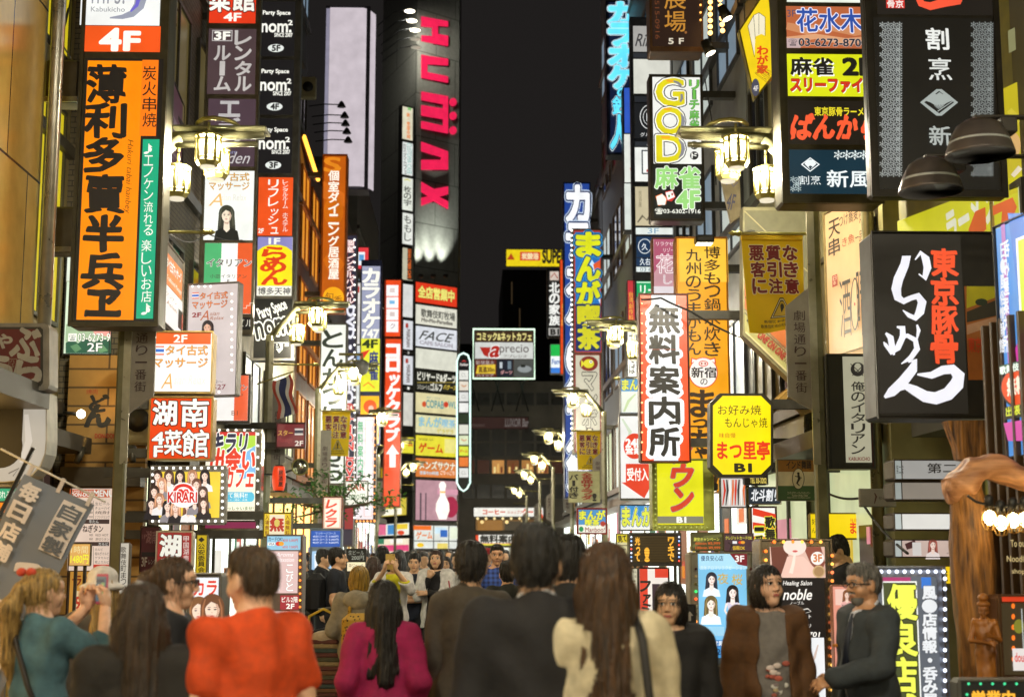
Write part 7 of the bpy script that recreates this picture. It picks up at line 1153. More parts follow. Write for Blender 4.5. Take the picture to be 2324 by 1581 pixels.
sign('led_board', 'dark LED board with green and amber dots at lower right corner', (2176, 1540, 2420, 1640), 7.4, [((2182, 1546, 2414, 1634), '1b1c18', [('E', 2197 + i * 27, 1550, 3.2, 3.2, '4ae8a0') for i in range(8)] + [('E', 2192, 1574, 3.2, 3.2, '4ae8a0')] + [('T', '営業中', 2204, 1566, 2300, 1600, 'ffb83a', {'b': .03})])], th=.15, case='6a6860', frame=3, legs=True)
# pink poster shelf / food counter by the yellow fascia
t = thing('food_counter', 'white lit display shelf with plates of food under the yellow fascia', 'display case', (3.55, 15.3, 0))
kp = Plane(1862, 1226, 1985, 1290, 14.9); a, b, c, e = kp.rect(1872, 1226, 1985, 1300); X0 = kp.O.x - 3.55
mb = MB(); mb.box(a + X0, b + X0, -.35, -.3, c, e, glow('dcd8cc', .8)); mb.build('back_panel', t)
mb = MB(); mb.box(a + X0, b + X0, -.75, -.3, 0, c, paint('b8b4a4', .4)); mb.build('cabinet', t)
for z in (c + .01, (c + e) / 2): mb = MB(); mb.box(a + X0, b + X0, -.72, -.36, z, z + .02, paint('d8d8d0', .2)); mb.build('shelf', t)
for i in range(6):
    mb = MB(); px_ = a + X0 + .08 + (i % 3) * .19; z = (c + .03, (c + e) / 2 + .02)[i // 3]; mb.lathe([(.04, 0), (.085, .015), (.08, .02), (.0, .02)], (px_, -.6, z), paint('d8d4cc', .3), 12); mb.lathe([(.06, .02), (.05, .05), (.0, .06)], (px_, -.6, z), paint(['8a9a4a', 'a8743a', 'c89a6a'][i % 3], .6, 0, .5, 30), 9); mb.build('plate', t)
# tree branch, lantern, mirror, flags, wires
def leaves(name, label, c0, n, sp, col, Ycat='tree', trunk=None, lw=.09):
    t = thing(name, label, Ycat, c0); mb = MB(); rr = random.Random(5); lm = [paint(col, .55, 0, .3, 4), paint('4a7a2a', .55, 0, .3, 4)]
    cl = [(rr.gauss(0, sp[0] * .5), rr.gauss(0, sp[1] * .5), rr.gauss(0, sp[2] * .5)) for _ in range(14)]
    for i in range(n):
        q = cl[i % 14]; x, y, z = (q[k] + rr.gauss(0, sp[k] * .22) for k in range(3)); a_, b_ = rr.uniform(0, 6.3), rr.uniform(-.8, .8); dx, dy = math.cos(a_) * lw, math.sin(a_) * lw; dz = b_ * lw
        mb.add([(x, y, z), (x + dx * .5 - dy * .3, y + dy * .5 + dx * .3, z + dz * .5 + .02), (x + dx, y + dy, z + dz - .03), (x + dx * .5 + dy * .3, y + dy * .5 - dx * .3, z + dz * .5)], [(0, 1, 2, 3)], lm[i % 2])
    mb.build('crown', t); mb = MB()
    for q in cl: mb.tube([trunk[1], ((trunk[1][0] + q[0]) * .6, (trunk[1][1] + q[1]) * .5, (trunk[1][2] + q[2]) * .55), q], [.03, .018, .006], paint('4a3a24', .7), 5)
    mb.tube(trunk[::1], [.07, .04], paint('4a3a24', .7, 0, .4, 12), 8); mb.build('trunk', t); return t
c0 = at(764, 1122, 26); leaves('street_tree', 'small leafy tree lit green below the white vertical sign', c0, 620, (.75, .5, .38), '3a6426', trunk=[(-.3, .3, -c0.z), (-.1, .1, -.25)])
t = thing('paper_lantern', 'bright red orange paper lantern with black writing hanging over left pavement', 'lantern', at(633, 1085, 18)); r = 15.5 * 18 / F
mb = MB(); lm = glow('e2401a', .9); prof = [(r * .62, -r * 1.75)] + [(r * (.68 + .32 * math.cos((k / 12 - .5) * 2.6)) * (1 + .012 * (-1) ** k), -r * 1.7 + r * 3.4 * k / 12) for k in range(13)] + [(r * .62, r * 1.75)]; mb.lathe(prof, (0, 0, 0), lm, 18); sh_ = mb
mb = MB(); mb.lathe([(r * .6, r * 1.74), (r * .6, r * 1.95), (.01, r * 1.95)], (0, 0, 0), DARK(), 14); mb.lathe([(r * .6, -r * 1.95), (r * .6, -r * 1.74)], (0, 0, 0), DARK(), 14); mb.tube([(0, 0, r * 1.9), (0, 0, r * 3)], .008, DARK(), 5); mb.build('cap', t)
mb = sh_; f = Face.__new__(Face); f.pl = type('F', (), {})(); f.pl.Y = 18; f.mb = mb; f.d = r * 1.02; f.lit = False; f.gain = 1; f.step = .002
for i, ch in enumerate('居酒屋'): f.text(ch, r * .1, r * .7, r * (1.1 - i * .8) - r * .7, r * (1.1 - i * .8), '2a1812', b=.03)
mb.build('shade', t)
t = thing('traffic_mirror', 'round street mirror on a bracket beside the red lantern', 'mirror', at(681, 1059, 20)); r = 17 * 20 / F
mb = MB(); mb.ball((0, 0, 0), r, paint('9a9a8a', .12, .9, .2), 12, (1, .4, 1)); mb.build('glass', t); mb = MB(); mb.tube([(r * 1.05 * math.cos(k * .393), 0, r * 1.05 * math.sin(k * .393)) for k in range(16)], .012, paint('8a8440', .4), 6, closed=True); mb.tube([(0, .05, 0), (-.3, .1, -.1), (-.6, .1, -.1)], .015, DARK(), 6); mb.build('rim', t)
c0 = at(634, 890, 21.5); t = thing('flag', 'striped red, white and blue flag drooping from a short pole', 'flag', c0); mb = MB(); n = 14; cols = ['b84a3a', 'd0ccc4', '2e3560', 'd0ccc4', 'b84a3a']
for k, cc in enumerate(cols):
    wd_ = [0, 1, 2, 4, 5, 6]; u0, u1 = wd_[k] / 6, wd_[k + 1] / 6; vs = []
    for i in range(n + 1):
        for u in (u0, u1): q = i / n; vs.append((.16 - u * .26 + q * .10 + .02 * math.sin(q * 8 + u * 3), .05 * math.sin(q * 7 + u * 4), .28 - q * .58 - u * .12))
    mb.add(vs, [(2 * i, 2 * i + 1, 2 * i + 3, 2 * i + 2) for i in range(n)], paint(cc, .7, 0, .15), True)
mb.build('cloth', t); mb = MB(); mb.tube([(-.35, 0, .12), (.2, 0, .32)], .012, LF, 6); mb.build('flag_pole', t)
# cables
def wire(pts, r, label, name='cable', col='24221e'):
    o = at(*pts[0]); t = thing(name, label, 'cable', o); mb = MB(); ps = [at(*p) for p in pts]; out = []
    for i in range(len(ps) - 1):
        for k in range(8): q = k / 8; v = ps[i].lerp(ps[i + 1], q); v.z -= .12 * math.sin(q * math.pi) * (ps[i] - ps[i + 1]).length * .2; out.append(v - o)
    out.append(ps[-1] - o); mb.tube(out, r, paint(col, .6), 5); mb.build('wire', t)
wire([(1455, 680, 16.4), (1500, 676, 16.4), (1565, 705, 16.3), (1690, 770, 15.6)], .012, 'black stay cable above the red and white information sign')
wire([(155, 20, 13.6), (144, 60, 13.4), (140, 100, 13.5), (150, 180, 13.8), (120, 250, 13.2)], .01, 'tangled black cable hanging left of the orange sign')
wire([(160, 0, 13.9), (150, 50, 13.6), (136, 90, 13.5), (160, 130, 13.9)], .008, 'thin black cable looping above the orange sign bracket')
wire([(372, 520, 13.3), (470, 530, 18), (550, 545, 19.5)], .008, 'thin cable from the near lamp rod to the tenant panels')
wire([(2060, 1255, 11), (1950, 1130, 13), (1880, 1120, 14)], .012, 'black strap hanging beside the food counter')
wire([(1600, 180, 19.8), (1620, 300, 19.9), (1625, 420, 20)], .009, 'cable running down beside the mahjong sign')
# brackets of the big orange sign
for y0, y1 in ((135, 232), (468, 572)):
    q = Plane(98, y0, 176, y1, 12.95); a, b, c, e = q.rect(100, y0, 178, y1); t = thing('sign_bracket', ['upper', 'lower'][y0 > 300] + ' boxed metal bracket tying the tall orange sign to the wall', 'bracket', (q.O.x, 12.95, c)); mb = MB(); mb.box(a, b, 0, .25, 0, e - c, paint('6f6754', .35, .6, .4, 4), .02); mb.build('box', t); mb = MB(); mb.box(a, b, -.02, .0, .0, .05, paint('c8c4b0', .2, .9)); mb.build('trim', t)
# cameras, spots, flood lamps
t = thing('security_camera', 'dome security camera on a bracket below the distant karaoke sign', 'camera', at(822, 836, 30)); mb = MB(); mb.lathe([(.0, -.16), (.1, -.1), (.14, 0), (.14, .12), (.06, .18)], (0, 0, 0), paint('8a8a86', .3), 14); mb.build('camera_body', t); mb = MB(); mb.tube([(0, 0, .18), (0, 0, .3), (-.5, .1, .32)], .03, LF, 6); mb.build('arm', t)
for px, py, lab in ((1900, 30, 'upper small white spotlight left of the yellow fan sign'), (1862, 108, 'lower small white spotlight left of the yellow fan sign')):
    px -= 256; q = wall_spot(px, py, 17.6, (.35, -.1, -.8), 'fff0d0', 14, 'spotlight', lab, .07)
for px, py, lab in ((1598, 544, 'black flood lamp clipped on top of the amber hotpot sign'), (1606, 1104, 'black flood lamp at the foot of the amber hotpot sign')):
    t = thing('flood_lamp', lab, 'lamp', at(px, py, 18.1)); mb = MB(); mb.box(-.12, .12, -.1, .1, -.055, .05, paint('26231f', .4, .3), .02); mb.box(-.03, .03, .08, .35, -.01, .01, DARK()); mb.build('lamp_body', t); mb = MB(); mb.box(-.1, .1, -.08, .08, -.062, -.054, glow('fff4d8', 5 if py < 600 else 1)); mb.build('bulb', t)
for i, (px, py) in enumerate(line_px(1612, 5, 1612, 75, 6) + line_px(1634, 0, 1640, 70, 6)):
    t = thing('string_bulb', 'small amber bulb on the column beside the brown gold lettered sign', 'bulb', at(px, py, 20.0), 0, 'amber bulbs beside the brown sign'); mb = MB(); mb.ball((0, 0, 0), .035, glow('ffb860', 5), 6); mb.build('glass', t); mb = MB(); mb.tube([(0, .02, 0), (0, .12, 0)], .02, DARK(), 6); mb.build('socket', t)
# air conditioner boxes and balcony on left
for i, (px, py, Y) in enumerate([(318, 818, 16.7), (318, 955, 16.7), (610, 640, 26), (700, 200, 36)]):
    t = thing('air_conditioner', ['beige equipment box left of the white massage box', 'beige equipment box left of the red restaurant box', 'wall air conditioner by the party room panels', 'air conditioner on the dark tower'][i], 'air conditioner', at(px, py, Y)); mb = MB(); mb.box(-.2, .2, -.1, .15, -.28, .28, paint('a89c74', .5, .1, .3), .02); mb.build('casing', t)
    mb = MB(); mb.lathe([(.13, 0), (.14, .015), (.0, .02)], (0, 0, 0), DARK(), 16); mb.v = [(x, -.1 - z, y) for x, y, z in mb.v]; mb.build('grille', t)
q = Plane(1680, 640, 1800, 900, 15.3)
t = thing('wooden_eave', 'small wooden gable roof below the slanted directory', 'roof', at(1800, 900, 15)); mb = MB(); wm = paint('a8843a', .6, 0, .4, 6)
mb.prism([(-.26, -.12), (0, .12), (.04, .1), (-.2, -.16)], -.5, 0, wm); mb.prism([(0, .12), (.26, -.12), (.2, -.16), (-.04, .1)], -.5, -.004, wm); mb.build('roof', t)
# bicycle at left
t = thing('bicycle', 'dark bicycle parked by the left pavement behind the red shirt', 'bicycle', (at(700, 1400, 15.5).x, 15.5, 0), .5); bm_ = paint('24262a', .4, .5)
for x in (-.5, .5):
    mb = MB(); mb.tube([(x + .32 * math.cos(k * .262), 0, .34 + .32 * math.sin(k * .262)) for k in range(24)], .02, paint('1a1a1a', .7), 6, closed=True); wv = mb.build('wheel', t); mb = MB()
    for k in range(12): mb.tube([(x, 0, .34), (x + .31 * math.cos(k * .524), 0, .34 + .31 * math.sin(k * .524))], .003, METAL(), 3)
    mb.build('spokes', wv)
mb = MB()
for a_, b_ in (((-.5, .34), (-.12, .34)), ((-.12, .34), (-.2, .85)), ((-.5, .34), (-.18, .75)), ((-.12, .34), (.32, .8)), ((-.17, .72), (.32, .8)), ((.5, .34), (.3, .95))): mb.tube([(a_[0], 0, a_[1]), (b_[0], 0, b_[1])], .018, bm_, 6)
mb.build('frame', t); mb = MB(); mb.box(-.32, -.1, -.07, .07, .86, .91, bm_, .02); mb.build('saddle', t); mb = MB(); mb.tube([(.22, -.25, .98), (.3, -.1, 1.0), (.3, .1, 1.0), (.22, .25, .98)], .014, METAL(), 6); mb.build('handlebar', t)
# ------------------------------------------------------------------ people: one continuous surface grown from joints
def rc(a, b, r1, r2):
    a = np.array(a, float); b = np.array(b, float); r = max(r1, r2)
    lo = np.minimum(a, b) - r; hi = np.maximum(a, b) + r; ba = b - a; L2 = max(float(ba @ ba), 1e-9)
    def f(X, Y, Z):
        px, py, pz = X - a[0], Y - a[1], Z - a[2]
        h = np.clip((px * ba[0] + py * ba[1] + pz * ba[2]) / L2, 0, 1)
        return np.sqrt((px - ba[0] * h) ** 2 + (py - ba[1] * h) ** 2 + (pz - ba[2] * h) ** 2) - (r1 + (r2 - r1) * h)
    return f, lo, hi
def el(c, r, M=None):
    c = np.array(c, float); r = np.array(r, float); m = r.max() if M is not None else None
    lo = c - (m if M is not None else r); hi = c + (m if M is not None else r)
    def f(X, Y, Z):
        px, py, pz = X - c[0], Y - c[1], Z - c[2]
        if M is not None:
            px, py, pz = M[0][0] * px + M[1][0] * py + M[2][0] * pz, M[0][1] * px + M[1][1] * py + M[2][1] * pz, M[0][2] * px + M[1][2] * py + M[2][2] * pz
        k0 = np.sqrt((px / r[0]) ** 2 + (py / r[1]) ** 2 + (pz / r[2]) ** 2); k1 = np.sqrt((px / r[0] ** 2) ** 2 + (py / r[1] ** 2) ** 2 + (pz / r[2] ** 2) ** 2)
        return k0 * (k0 - 1) / np.maximum(k1, 1e-6)
    return f, lo, hi
def cut(n, d):
    """keeps the side where n.p < d"""
    return ('cut', lambda X, Y, Z: n[0] * X + n[1] * Y + n[2] * Z - d)
def surface(ops, h, fold=0.0, seed=0, lo=None, hi=None):
    """ops: ('add', prim, k) / ('sub', prim, k) / ('cut', f). Returns vertices, quads by surface nets"""
    los = np.min([o[1][1] for o in ops if o[0] == 'add'], 0) - 3 * h; his = np.max([o[1][2] for o in ops if o[0] == 'add'], 0) + 3 * h
    if lo is not None: los = np.maximum(los, lo)
    if hi is not None: his = np.minimum(his, hi)
    ax = [np.arange(los[i], his[i] + h, h) for i in range(3)]
    D = np.full([len(a) for a in ax], 1.0, np.float32)
    for o in ops:
        if o[0] == 'cut': D = np.maximum(D, o[1](ax[0][:, None, None], ax[1][None, :, None], ax[2][None, None, :]).astype(np.float32)); continue
        f, a, b = o[1]; k = o[2]; mg = k + 4 * h
        sl = tuple(slice(max(0, int(np.searchsorted(ax[i], a[i] - mg)) - 1), int(np.searchsorted(ax[i], b[i] + mg)) + 1) for i in range(3))
        if any(s.stop <= s.start for s in sl): continue
        d = f(ax[0][sl[0]][:, None, None], ax[1][sl[1]][None, :, None], ax[2][sl[2]][None, None, :]); q = D[sl]
        if o[0] == 'sub':
            d = -d; g = np.clip(.5 - .5 * (q - d) / max(k, 1e-5), 0, 1); D[sl] = q + (d - q) * g + k * g * (1 - g)
        else:
            g = np.clip(.5 + .5 * (d - q) / max(k, 1e-5), 0, 1); D[sl] = d + (q - d) * g - k * g * (1 - g)
    if fold:
        X, Y, Z = ax[0][:, None, None], ax[1][None, :, None], ax[2][None, None, :]; s = seed
        D = D + fold * (np.sin(Z * 31 + X * 17 * math.sin(s) + Y * 9 + s + 2 * np.sin(X * 13 + s)) * .5 + np.sin(X * 38 + Z * 12 * math.cos(s * 2) + Y * 21 + s * 2) * .5 - .65)
    D[0] = D[-1] = 1; D[:, 0] = D[:, -1] = 1; D[:, :, 0] = D[:, :, -1] = 1
    S = D < 0; n = [len(a) for a in ax]
    C = np.zeros([k - 1 for k in n], np.int8)
    for i in (0, 1):
        for j in (0, 1):
            for k in (0, 1): C += S[i:n[0] - 1 + i, j:n[1] - 1 + j, k:n[2] - 1 + k]
    A = np.argwhere((C > 0) & (C < 8)); idx = np.full(C.shape, -1, np.int32); idx[tuple(A.T)] = np.arange(len(A))
    P = np.zeros((len(A), 3)); cnt = np.zeros(len(A)); off = [(i, j, k) for i in (0, 1) for j in (0, 1) for k in (0, 1)]
    val = {o: D[A[:, 0] + o[0], A[:, 1] + o[1], A[:, 2] + o[2]] for o in off}
    for o in off:
        for d in range(3):
            if o[d]: continue
            p = list(o); p[d] = 1; va, vb = val[o], val[tuple(p)]; m = (va < 0) != (vb < 0); t = np.where(m, va / np.where(m, va - vb, 1), 0)
            q = np.array(o, float)[None, :].repeat(len(A), 0); q[:, d] = t; P[m] += q[m]; cnt[m] += 1
    P = (P / cnt[:, None] + A) * h + np.array([a[0] for a in ax])
    F_ = []
    for d in range(3):
        e, g = [(1, 2), (2, 0), (0, 1)][d]; s0 = [slice(None)] * 3; s1 = [slice(None)] * 3; s0[d] = slice(0, -1); s1[d] = slice(1, None)
        a, b = S[tuple(s0)], S[tuple(s1)]; E = np.argwhere(a != b); ins = a[tuple(E.T)]
        ok = (E[:, e] > 0) & (E[:, g] > 0); E = E[ok]; ins = ins[ok]; q = []
        for de, dg in ((-1, -1), (0, -1), (0, 0), (-1, 0)):
            c = E.copy(); c[:, e] += de; c[:, g] += dg; q.append(idx[tuple(c.T)])
        q = np.stack(q, 1); q[~ins] = q[~ins][:, ::-1]; F_.append(q)
    return P, np.concatenate(F_)
def mesh_of(name, P, Fq, mats, parent, mi=None):
    me = bpy.data.meshes.new(name); me.from_pydata(P.tolist(), [], Fq.tolist())
    for m in mats: me.materials.append(m)
    me.polygons.foreach_set('use_smooth', np.ones(len(Fq), bool))
    if mi is not None: me.polygons.foreach_set('material_index', mi.astype(np.int32))
    me.update(); return link(name, me, parent)
SKIN = {'fair': 'e0b090', 'asian': 'dcae88', 'tan': 'c4926c'}
def cloth(h, pat=None):
    if pat == 'plaid':
        k = ('plaid', h)
        if k in MATS: return MATS[k]
        m = paint(h, .8, 0, .2, 40).copy(); nt = m.node_tree; b = nt.nodes['Principled BSDF']; tc = nt.nodes.new('ShaderNodeTexCoord'); prev = None
        for d in ('X', 'Z'):
            w = nt.nodes.new('ShaderNodeTexWave'); w.bands_direction = d; w.inputs['Scale'].default_value = 6; nt.links.new(tc.outputs['Object'], w.inputs[0])
            mx = nt.nodes.new('ShaderNodeMixRGB'); mx.inputs[1].default_value = hexc('141a3a'); mx.inputs[2].default_value = hexc('3a5ab0')
            nt.links.new(w.outputs['Fac'], mx.inputs[0]); 
            if prev: m2 = nt.nodes.new('ShaderNodeMixRGB'); m2.inputs[0].default_value = .5; nt.links.new(prev, m2.inputs[1]); nt.links.new(mx.outputs[0], m2.inputs[2]); prev = m2.outputs[0]
            else: prev = mx.outputs[0]
        nt.links.new(prev, b.inputs['Base Color']); MATS[k] = m; return m
    if pat == 'leopard':
        k = ('leo', h)
        if k in MATS: return MATS[k]
        m = paint(h, .7).copy(); nt = m.node_tree; b = nt.nodes['Principled BSDF']; tc = nt.nodes.new('ShaderNodeTexCoord'); v = nt.nodes.new('ShaderNodeTexVoronoi'); v.inputs['Scale'].default_value = 38
        nt.links.new(tc.outputs['Object'], v.inputs['Vector']); r = nt.nodes.new('ShaderNodeValToRGB'); r.color_ramp.elements[0].position = .28; r.color_ramp.elements[1].position = .4
        r.color_ramp.elements[0].color = hexc('2a1c0c'); r.color_ramp.elements[1].color = hexc('b8922e'); nt.links.new(v.outputs['Distance'], r.inputs[0]); nt.links.new(r.outputs[0], b.inputs['Base Color']); MATS[k] = m; return m
    return paint(h, .85, 0, .22, 26, .25)
def hairmat(h):
    dk = '%02x%02x%02x' % tuple(int(int(h[i:i + 2], 16) * .45) for i in (0, 2, 4))
    return paint(h, .36, 0, .9, 12, .9, (8, 8, .5), dk)
HANDS = {}
def hand(mode, right):
    """palm and five fingers; wrist at the origin, fingers along +x, palm facing -z, thumb on +y (right hand seen palm down)"""
    k = (mode, right)
    if k in HANDS: return HANDS[k]
    ops = [('add', el((.045, 0, 0), (.052, .04, .016)), .01), ('add', rc((-.02, 0, 0), (.03, 0, 0), .024, .026), .02)]
    c1, c2 = {'relaxed': (.35, .5), 'grip': (.9, 1.1), 'fist': (1.5, 1.5), 'flat': (.08, .1)}[mode]
    for i, (y, L) in enumerate(((.030, .072), (.010, .080), (-.011, .075), (-.030, .058))):
        a = np.array((.085 - .006 * abs(i - 1), y, 0)); q = c1 + i * .06; b = a + L * .5 * np.array((math.cos(q), (1 - i) * .06 * (1 if mode != 'fist' else 0), -math.sin(q))); q2 = q + c2; c = b + L * .5 * np.array((math.cos(q2), 0, -math.sin(q2)))
        ops += [('add', rc(a, b, .0105, .0095), .006), ('add', rc(b, c, .0095, .0075), .004)]
    t0 = np.array((.02, .034, -.004)); t1 = t0 + np.array((.036, .026, -.012)); t2 = t1 + np.array((.028, .004 if mode != 'fist' else -.03, -.016)); ops += [('add', rc(t0, t1, .015, .012), .01), ('add', rc(t1, t2, .0115, .009), .005)]
    P, Fq = surface(ops, .0045)
    if not right: P = P * np.array((1, -1, 1)); Fq = Fq[:, ::-1]
    HANDS[k] = (P, Fq); return HANDS[k]
ARMS = {'down': ((.212, -.02, 1.10), (.235, .05, .86)), 'pocket': ((.245, -.08, 1.12), (.18, .06, .93)), 'phone': ((.24, .20, 1.26), (.07, .36, 1.50)), 'bag': ((.24, -.04, 1.11), (.22, .16, .98)), 'crossL': ((.23, .10, 1.13), (-.06, .21, 1.16)), 'chin': ((.20, .16, 1.12), (.05, .20, 1.36)), 'fold': ((.22, .08, 1.10), (-.08, .20, 1.08)), 'point': ((.25, .08, 1.14), (.12, .30, 1.06)), 'chest': ((.24, .02, 1.12), (.14, .22, 1.18))}
N_P = [0]
def person(label, px, ytop, Y, face, skin='asian', hair='1c1714', style='short', top='333333', sleeve='long', jacket=None, legs='22222a', skirt=None, arms=('down', 'down'), w=1.0, turn=0, nod=0, hands=('relaxed', 'relaxed'), detail=2, glasses=False, beard=None, stride=.0, collar=None, hem=.80, cap=None, group=None, shoes='1c1a1a', z_override=None, lean=0.0, coat=None, pat=None, belly=0.0, grayhair=None, hood=None, inner=None, name='person', cat='person', allmat=None):
    N_P[0] += 1; sd = N_P[0] * 1.7
    p = at(px, ytop, Y); H = z_override or p.z; s = H / 1.715
    root = thing(name, label, cat, (p.x, Y, 0), math.radians(face), group)
    h = {2: .0125, 1: .018, 0: .026}[detail]
    sx = w
    th, nd = math.radians(turn), math.radians(nod)
    Rm = (Matrix.Rotation(th, 3, 'Z') @ Matrix.Rotation(nd, 3, 'X'))
    R = np.array(Rm); hc = np.array((0, .015 + lean, 1.585))
    T = lambda q: hc + R @ np.array(q, float)
    # joints
    sh = [np.array((sg * .165 * sx, -.005 + lean * .8, 1.385)) for sg in (-1, 1)]
    elb, wri = [], []
    for i, sg in enumerate((-1, 1)):
        a = arms[i]; e, q = ARMS[a] if isinstance(a, str) else a
        elb.append(np.array((sg * e[0] * (sx if abs(e[0]) > .15 else 1), e[1] + lean * .5, e[2]))); wri.append(np.array((sg * q[0], q[1] + lean * .5, q[2])))
    hip = [np.array((sg * .088, 0, .90)) for sg in (-1, 1)]; kn = [np.array((sg * .095, .03 + sg * stride * .5, .49)) for sg in (-1, 1)]; an = [np.array((sg * .10, -.02 + sg * stride, .085)) for sg in (-1, 1)]
    A = lambda pr, k=.05: ('add', pr, k)
    def torso(g, low=.84):
        return [A(el((0, .0 + lean * .6, 1.24), (.158 * sx + g, .105 + g + belly * .3, .21 + g)), .04), A(el((0, .005 + lean * .3 + belly * .3, 1.03), (.140 * sx + g, .10 + g + belly, .17)), .08), A(el((0, -.01, .90), (.158 * (.5 + .5 * sx) + g, .118 + g, .13 + g)), .08),
                A(rc(sh[0] + (.02, 0, .005), sh[1] + (-.02, 0, .005), .062 + g, .062 + g), .06), A(rc((0, -.02 + lean * .8, 1.39), (0, -.012 + lean, 1.46), .075 + g * .8, .056 + g * .5), .05)]
    def arm(i, g, full=1.0, cuff=0):
        w_ = elb[i] + (wri[i] - elb[i]) * full if full > 0 else elb[i]; o = [A(rc(sh[i], elb[i] if full >= 0 else sh[i] + (elb[i] - sh[i]) * (1 + full), .056 + g, .041 + g + (.008 if full < 0 else 0)), .03)]
        if full > 0: o.append(A(rc(elb[i], w_, .041 + g, .029 + g + cuff), .02))
        return o
    def leg(i, g, to=1.0):
        return [A(rc(hip[i], kn[i], .083 + g, .056 + g), .04), A(rc(kn[i], an[i], .055 + g, .036 + g + (.012 if g > .012 else 0)), .03)]
    skm = [paint(SKIN[skin], .45, 0, .12, 34, .08), paint(hair, .5), paint('b4645a' if style in ('bob', 'long', 'verylong', 'pony') else 'a8705c', .45), paint('e8e2da', .3), paint('15110f', .2)] if not allmat else [allmat] * 5
    # body
    ops = torso(0) + arm(0, 0) + arm(1, 0) + leg(0, 0) + leg(1, 0) + [A(rc((0, -.015 + lean * .9, 1.42), T((0, -.02, -.05)), .058, .054), .03)]
    for i in (0, 1): ops += [A(rc(an[i] + (0, -.03, -.045), an[i] + (0, .13, -.055), .036, .028), .03)]
    P, Fq = surface(ops, h * 1.25, hi=np.array((9, 9, 1.53 if detail else 9)))
    Ps, Fs, Mi = [P], [Fq], [np.zeros(len(Fq), int)]; o = len(P)
    # head with a face
    hh = {2: .0052, 1: .0075, 0: .014}[detail]
    E3 = lambda c, r: el(T(c), r, R)
    ho = [A(E3((0, -.012, .028), (.077, .097, .093)), .01), A(E3((0, .018, -.040), (.055, .066, .074)), .04), A(E3((0, .052, -.092), (.026, .026, .022)), .03), A(E3((0, .06, .038), (.055, .034, .03)), .03), A(E3((-.04, .048, -.03), (.026, .03, .026)), .025), A(E3((.04, .048, -.03), (.026, .03, .026)), .025), A(rc(T((0, -.035, -.07)), T((0, -.042, -.15)), .054, .056), .03)]
    if detail:
        for sg in (-1, 1): ho += [('sub', E3((sg * .032, .100, .008), (.019, .017, .012)), .012), A(E3((sg * .032, .0765, .008), (.0145, .0145, .012)), .003), A(rc(T((sg * .016, .088, .028)), T((sg * .048, .078, .027)), .007, .005), .01), A(E3((sg * .079, -.008, -.005), (.009, .021, .033)), .008)]
        ho += [A(rc(T((0, .088, .012)), T((0, .106, -.024)), .007, .0115), .012), A(E3((-.012, .096, -.030), (.009, .009, .007)), .006), A(E3((.012, .096, -.030), (.009, .009, .007)), .006), A(rc(T((-.02, .080, -.056)), T((.02, .080, -.056)), .007, .007), .008), A(rc(T((-.012, .086, -.052)), T((.012, .086, -.052)), .006, .006), .006), A(rc(T((-.014, .082, -.064)), T((.014, .082, -.064)), .0065, .0065), .006)]
    P2, F2 = surface(ho, hh); L = (P2 - hc) @ R; fc = L[F2].mean(1); mi = np.zeros(len(F2), int)
    if detail:
        ax_ = np.abs(fc[:, 0]); mi[(ax_ > .020) & (ax_ < .044) & (np.abs(fc[:, 2] - .008) < .0065) & (fc[:, 1] > .06)] = 3
        mi[(np.abs(ax_ - .032) < .0075) & (np.abs(fc[:, 2] - .008) < .008) & (fc[:, 1] > .06)] = 4; mi[(ax_ > .018) & (ax_ < .046) & (np.abs(fc[:, 2] - .0165) < .003) & (fc[:, 1] > .06)] = 4
        mi[(ax_ > .014) & (ax_ < .052) & (np.abs(fc[:, 2] - .033 + (ax_ - .03) * .1) < .0034) & (fc[:, 1] > .05)] = 1; mi[(ax_ < .021) & (np.abs(fc[:, 2] + .059) < .008) & (fc[:, 1] > .07)] = 2
        if beard: mi[(fc[:, 1] > .03) & (((fc[:, 2] < -.07) & (ax_ < .05)) | ((np.abs(fc[:, 2] + .043) < .007) & (ax_ < .034)))] = 1
    Ps.append(P2); Fs.append(F2 + o); Mi.append(mi); o += len(P2)
    # hands
    if detail:
        for i in (0, 1):
            hp_, hf = hand(hands[i], i == 1); d = wri[i] - elb[i]; d = d / np.linalg.norm(d); inn = np.array((-1 if i else 1, .25, 0.0)); 
            if arms[i] in ('crossL', 'fold', 'chest', 'chin', 'point'): inn = np.array((0, -1, -.25))
            if arms[i] == 'phone': inn = np.array((-1 if i else 1, -.4, .1)); d = np.array((-.15 if i else .15, .25, .95)); d = d / np.linalg.norm(d)
            n_ = -(inn - d * (inn @ d)); n_ = n_ / np.linalg.norm(n_); y_ = np.cross(n_, d)
            q = np.stack([d, y_, n_], 1); P3 = hp_ @ q.T + wri[i] + d * .012
            Ps.append(P3); Fs.append(hf + o); Mi.append(np.zeros(len(hf), int)); o += len(P3)
    mesh_of('body', np.concatenate(Ps) * s, np.concatenate(Fs), skm, root, np.concatenate(Mi))
    def part(nm, ops_, m, hs=h, fold=.0, **k):
        a, b = surface(ops_, hs, fold, sd, **k)
        if len(b): return mesh_of(nm, a * s, b, [allmat or m], root)
    # clothes
    if legs and not skirt:
        part('trousers', leg(0, .018) + leg(1, .018) + [A(el((0, -.01, .92), (.172, .13, .13)), .06), cut((0, 0, 1), 1.0), cut((0, 0, -1), -.06)], cloth(legs), h * 1.2, .006)
    if skirt:
        part('skirt', [A(rc((0, 0, 1.0), (0, -.005, skirt), .125, .185), .05), A(el((0, -.01, .92), (.172, .135, .14)), .05), cut((0, 0, -1), -skirt), cut((0, 0, 1), 1.03)], cloth(legs or '1c1a1c'), h, .006)
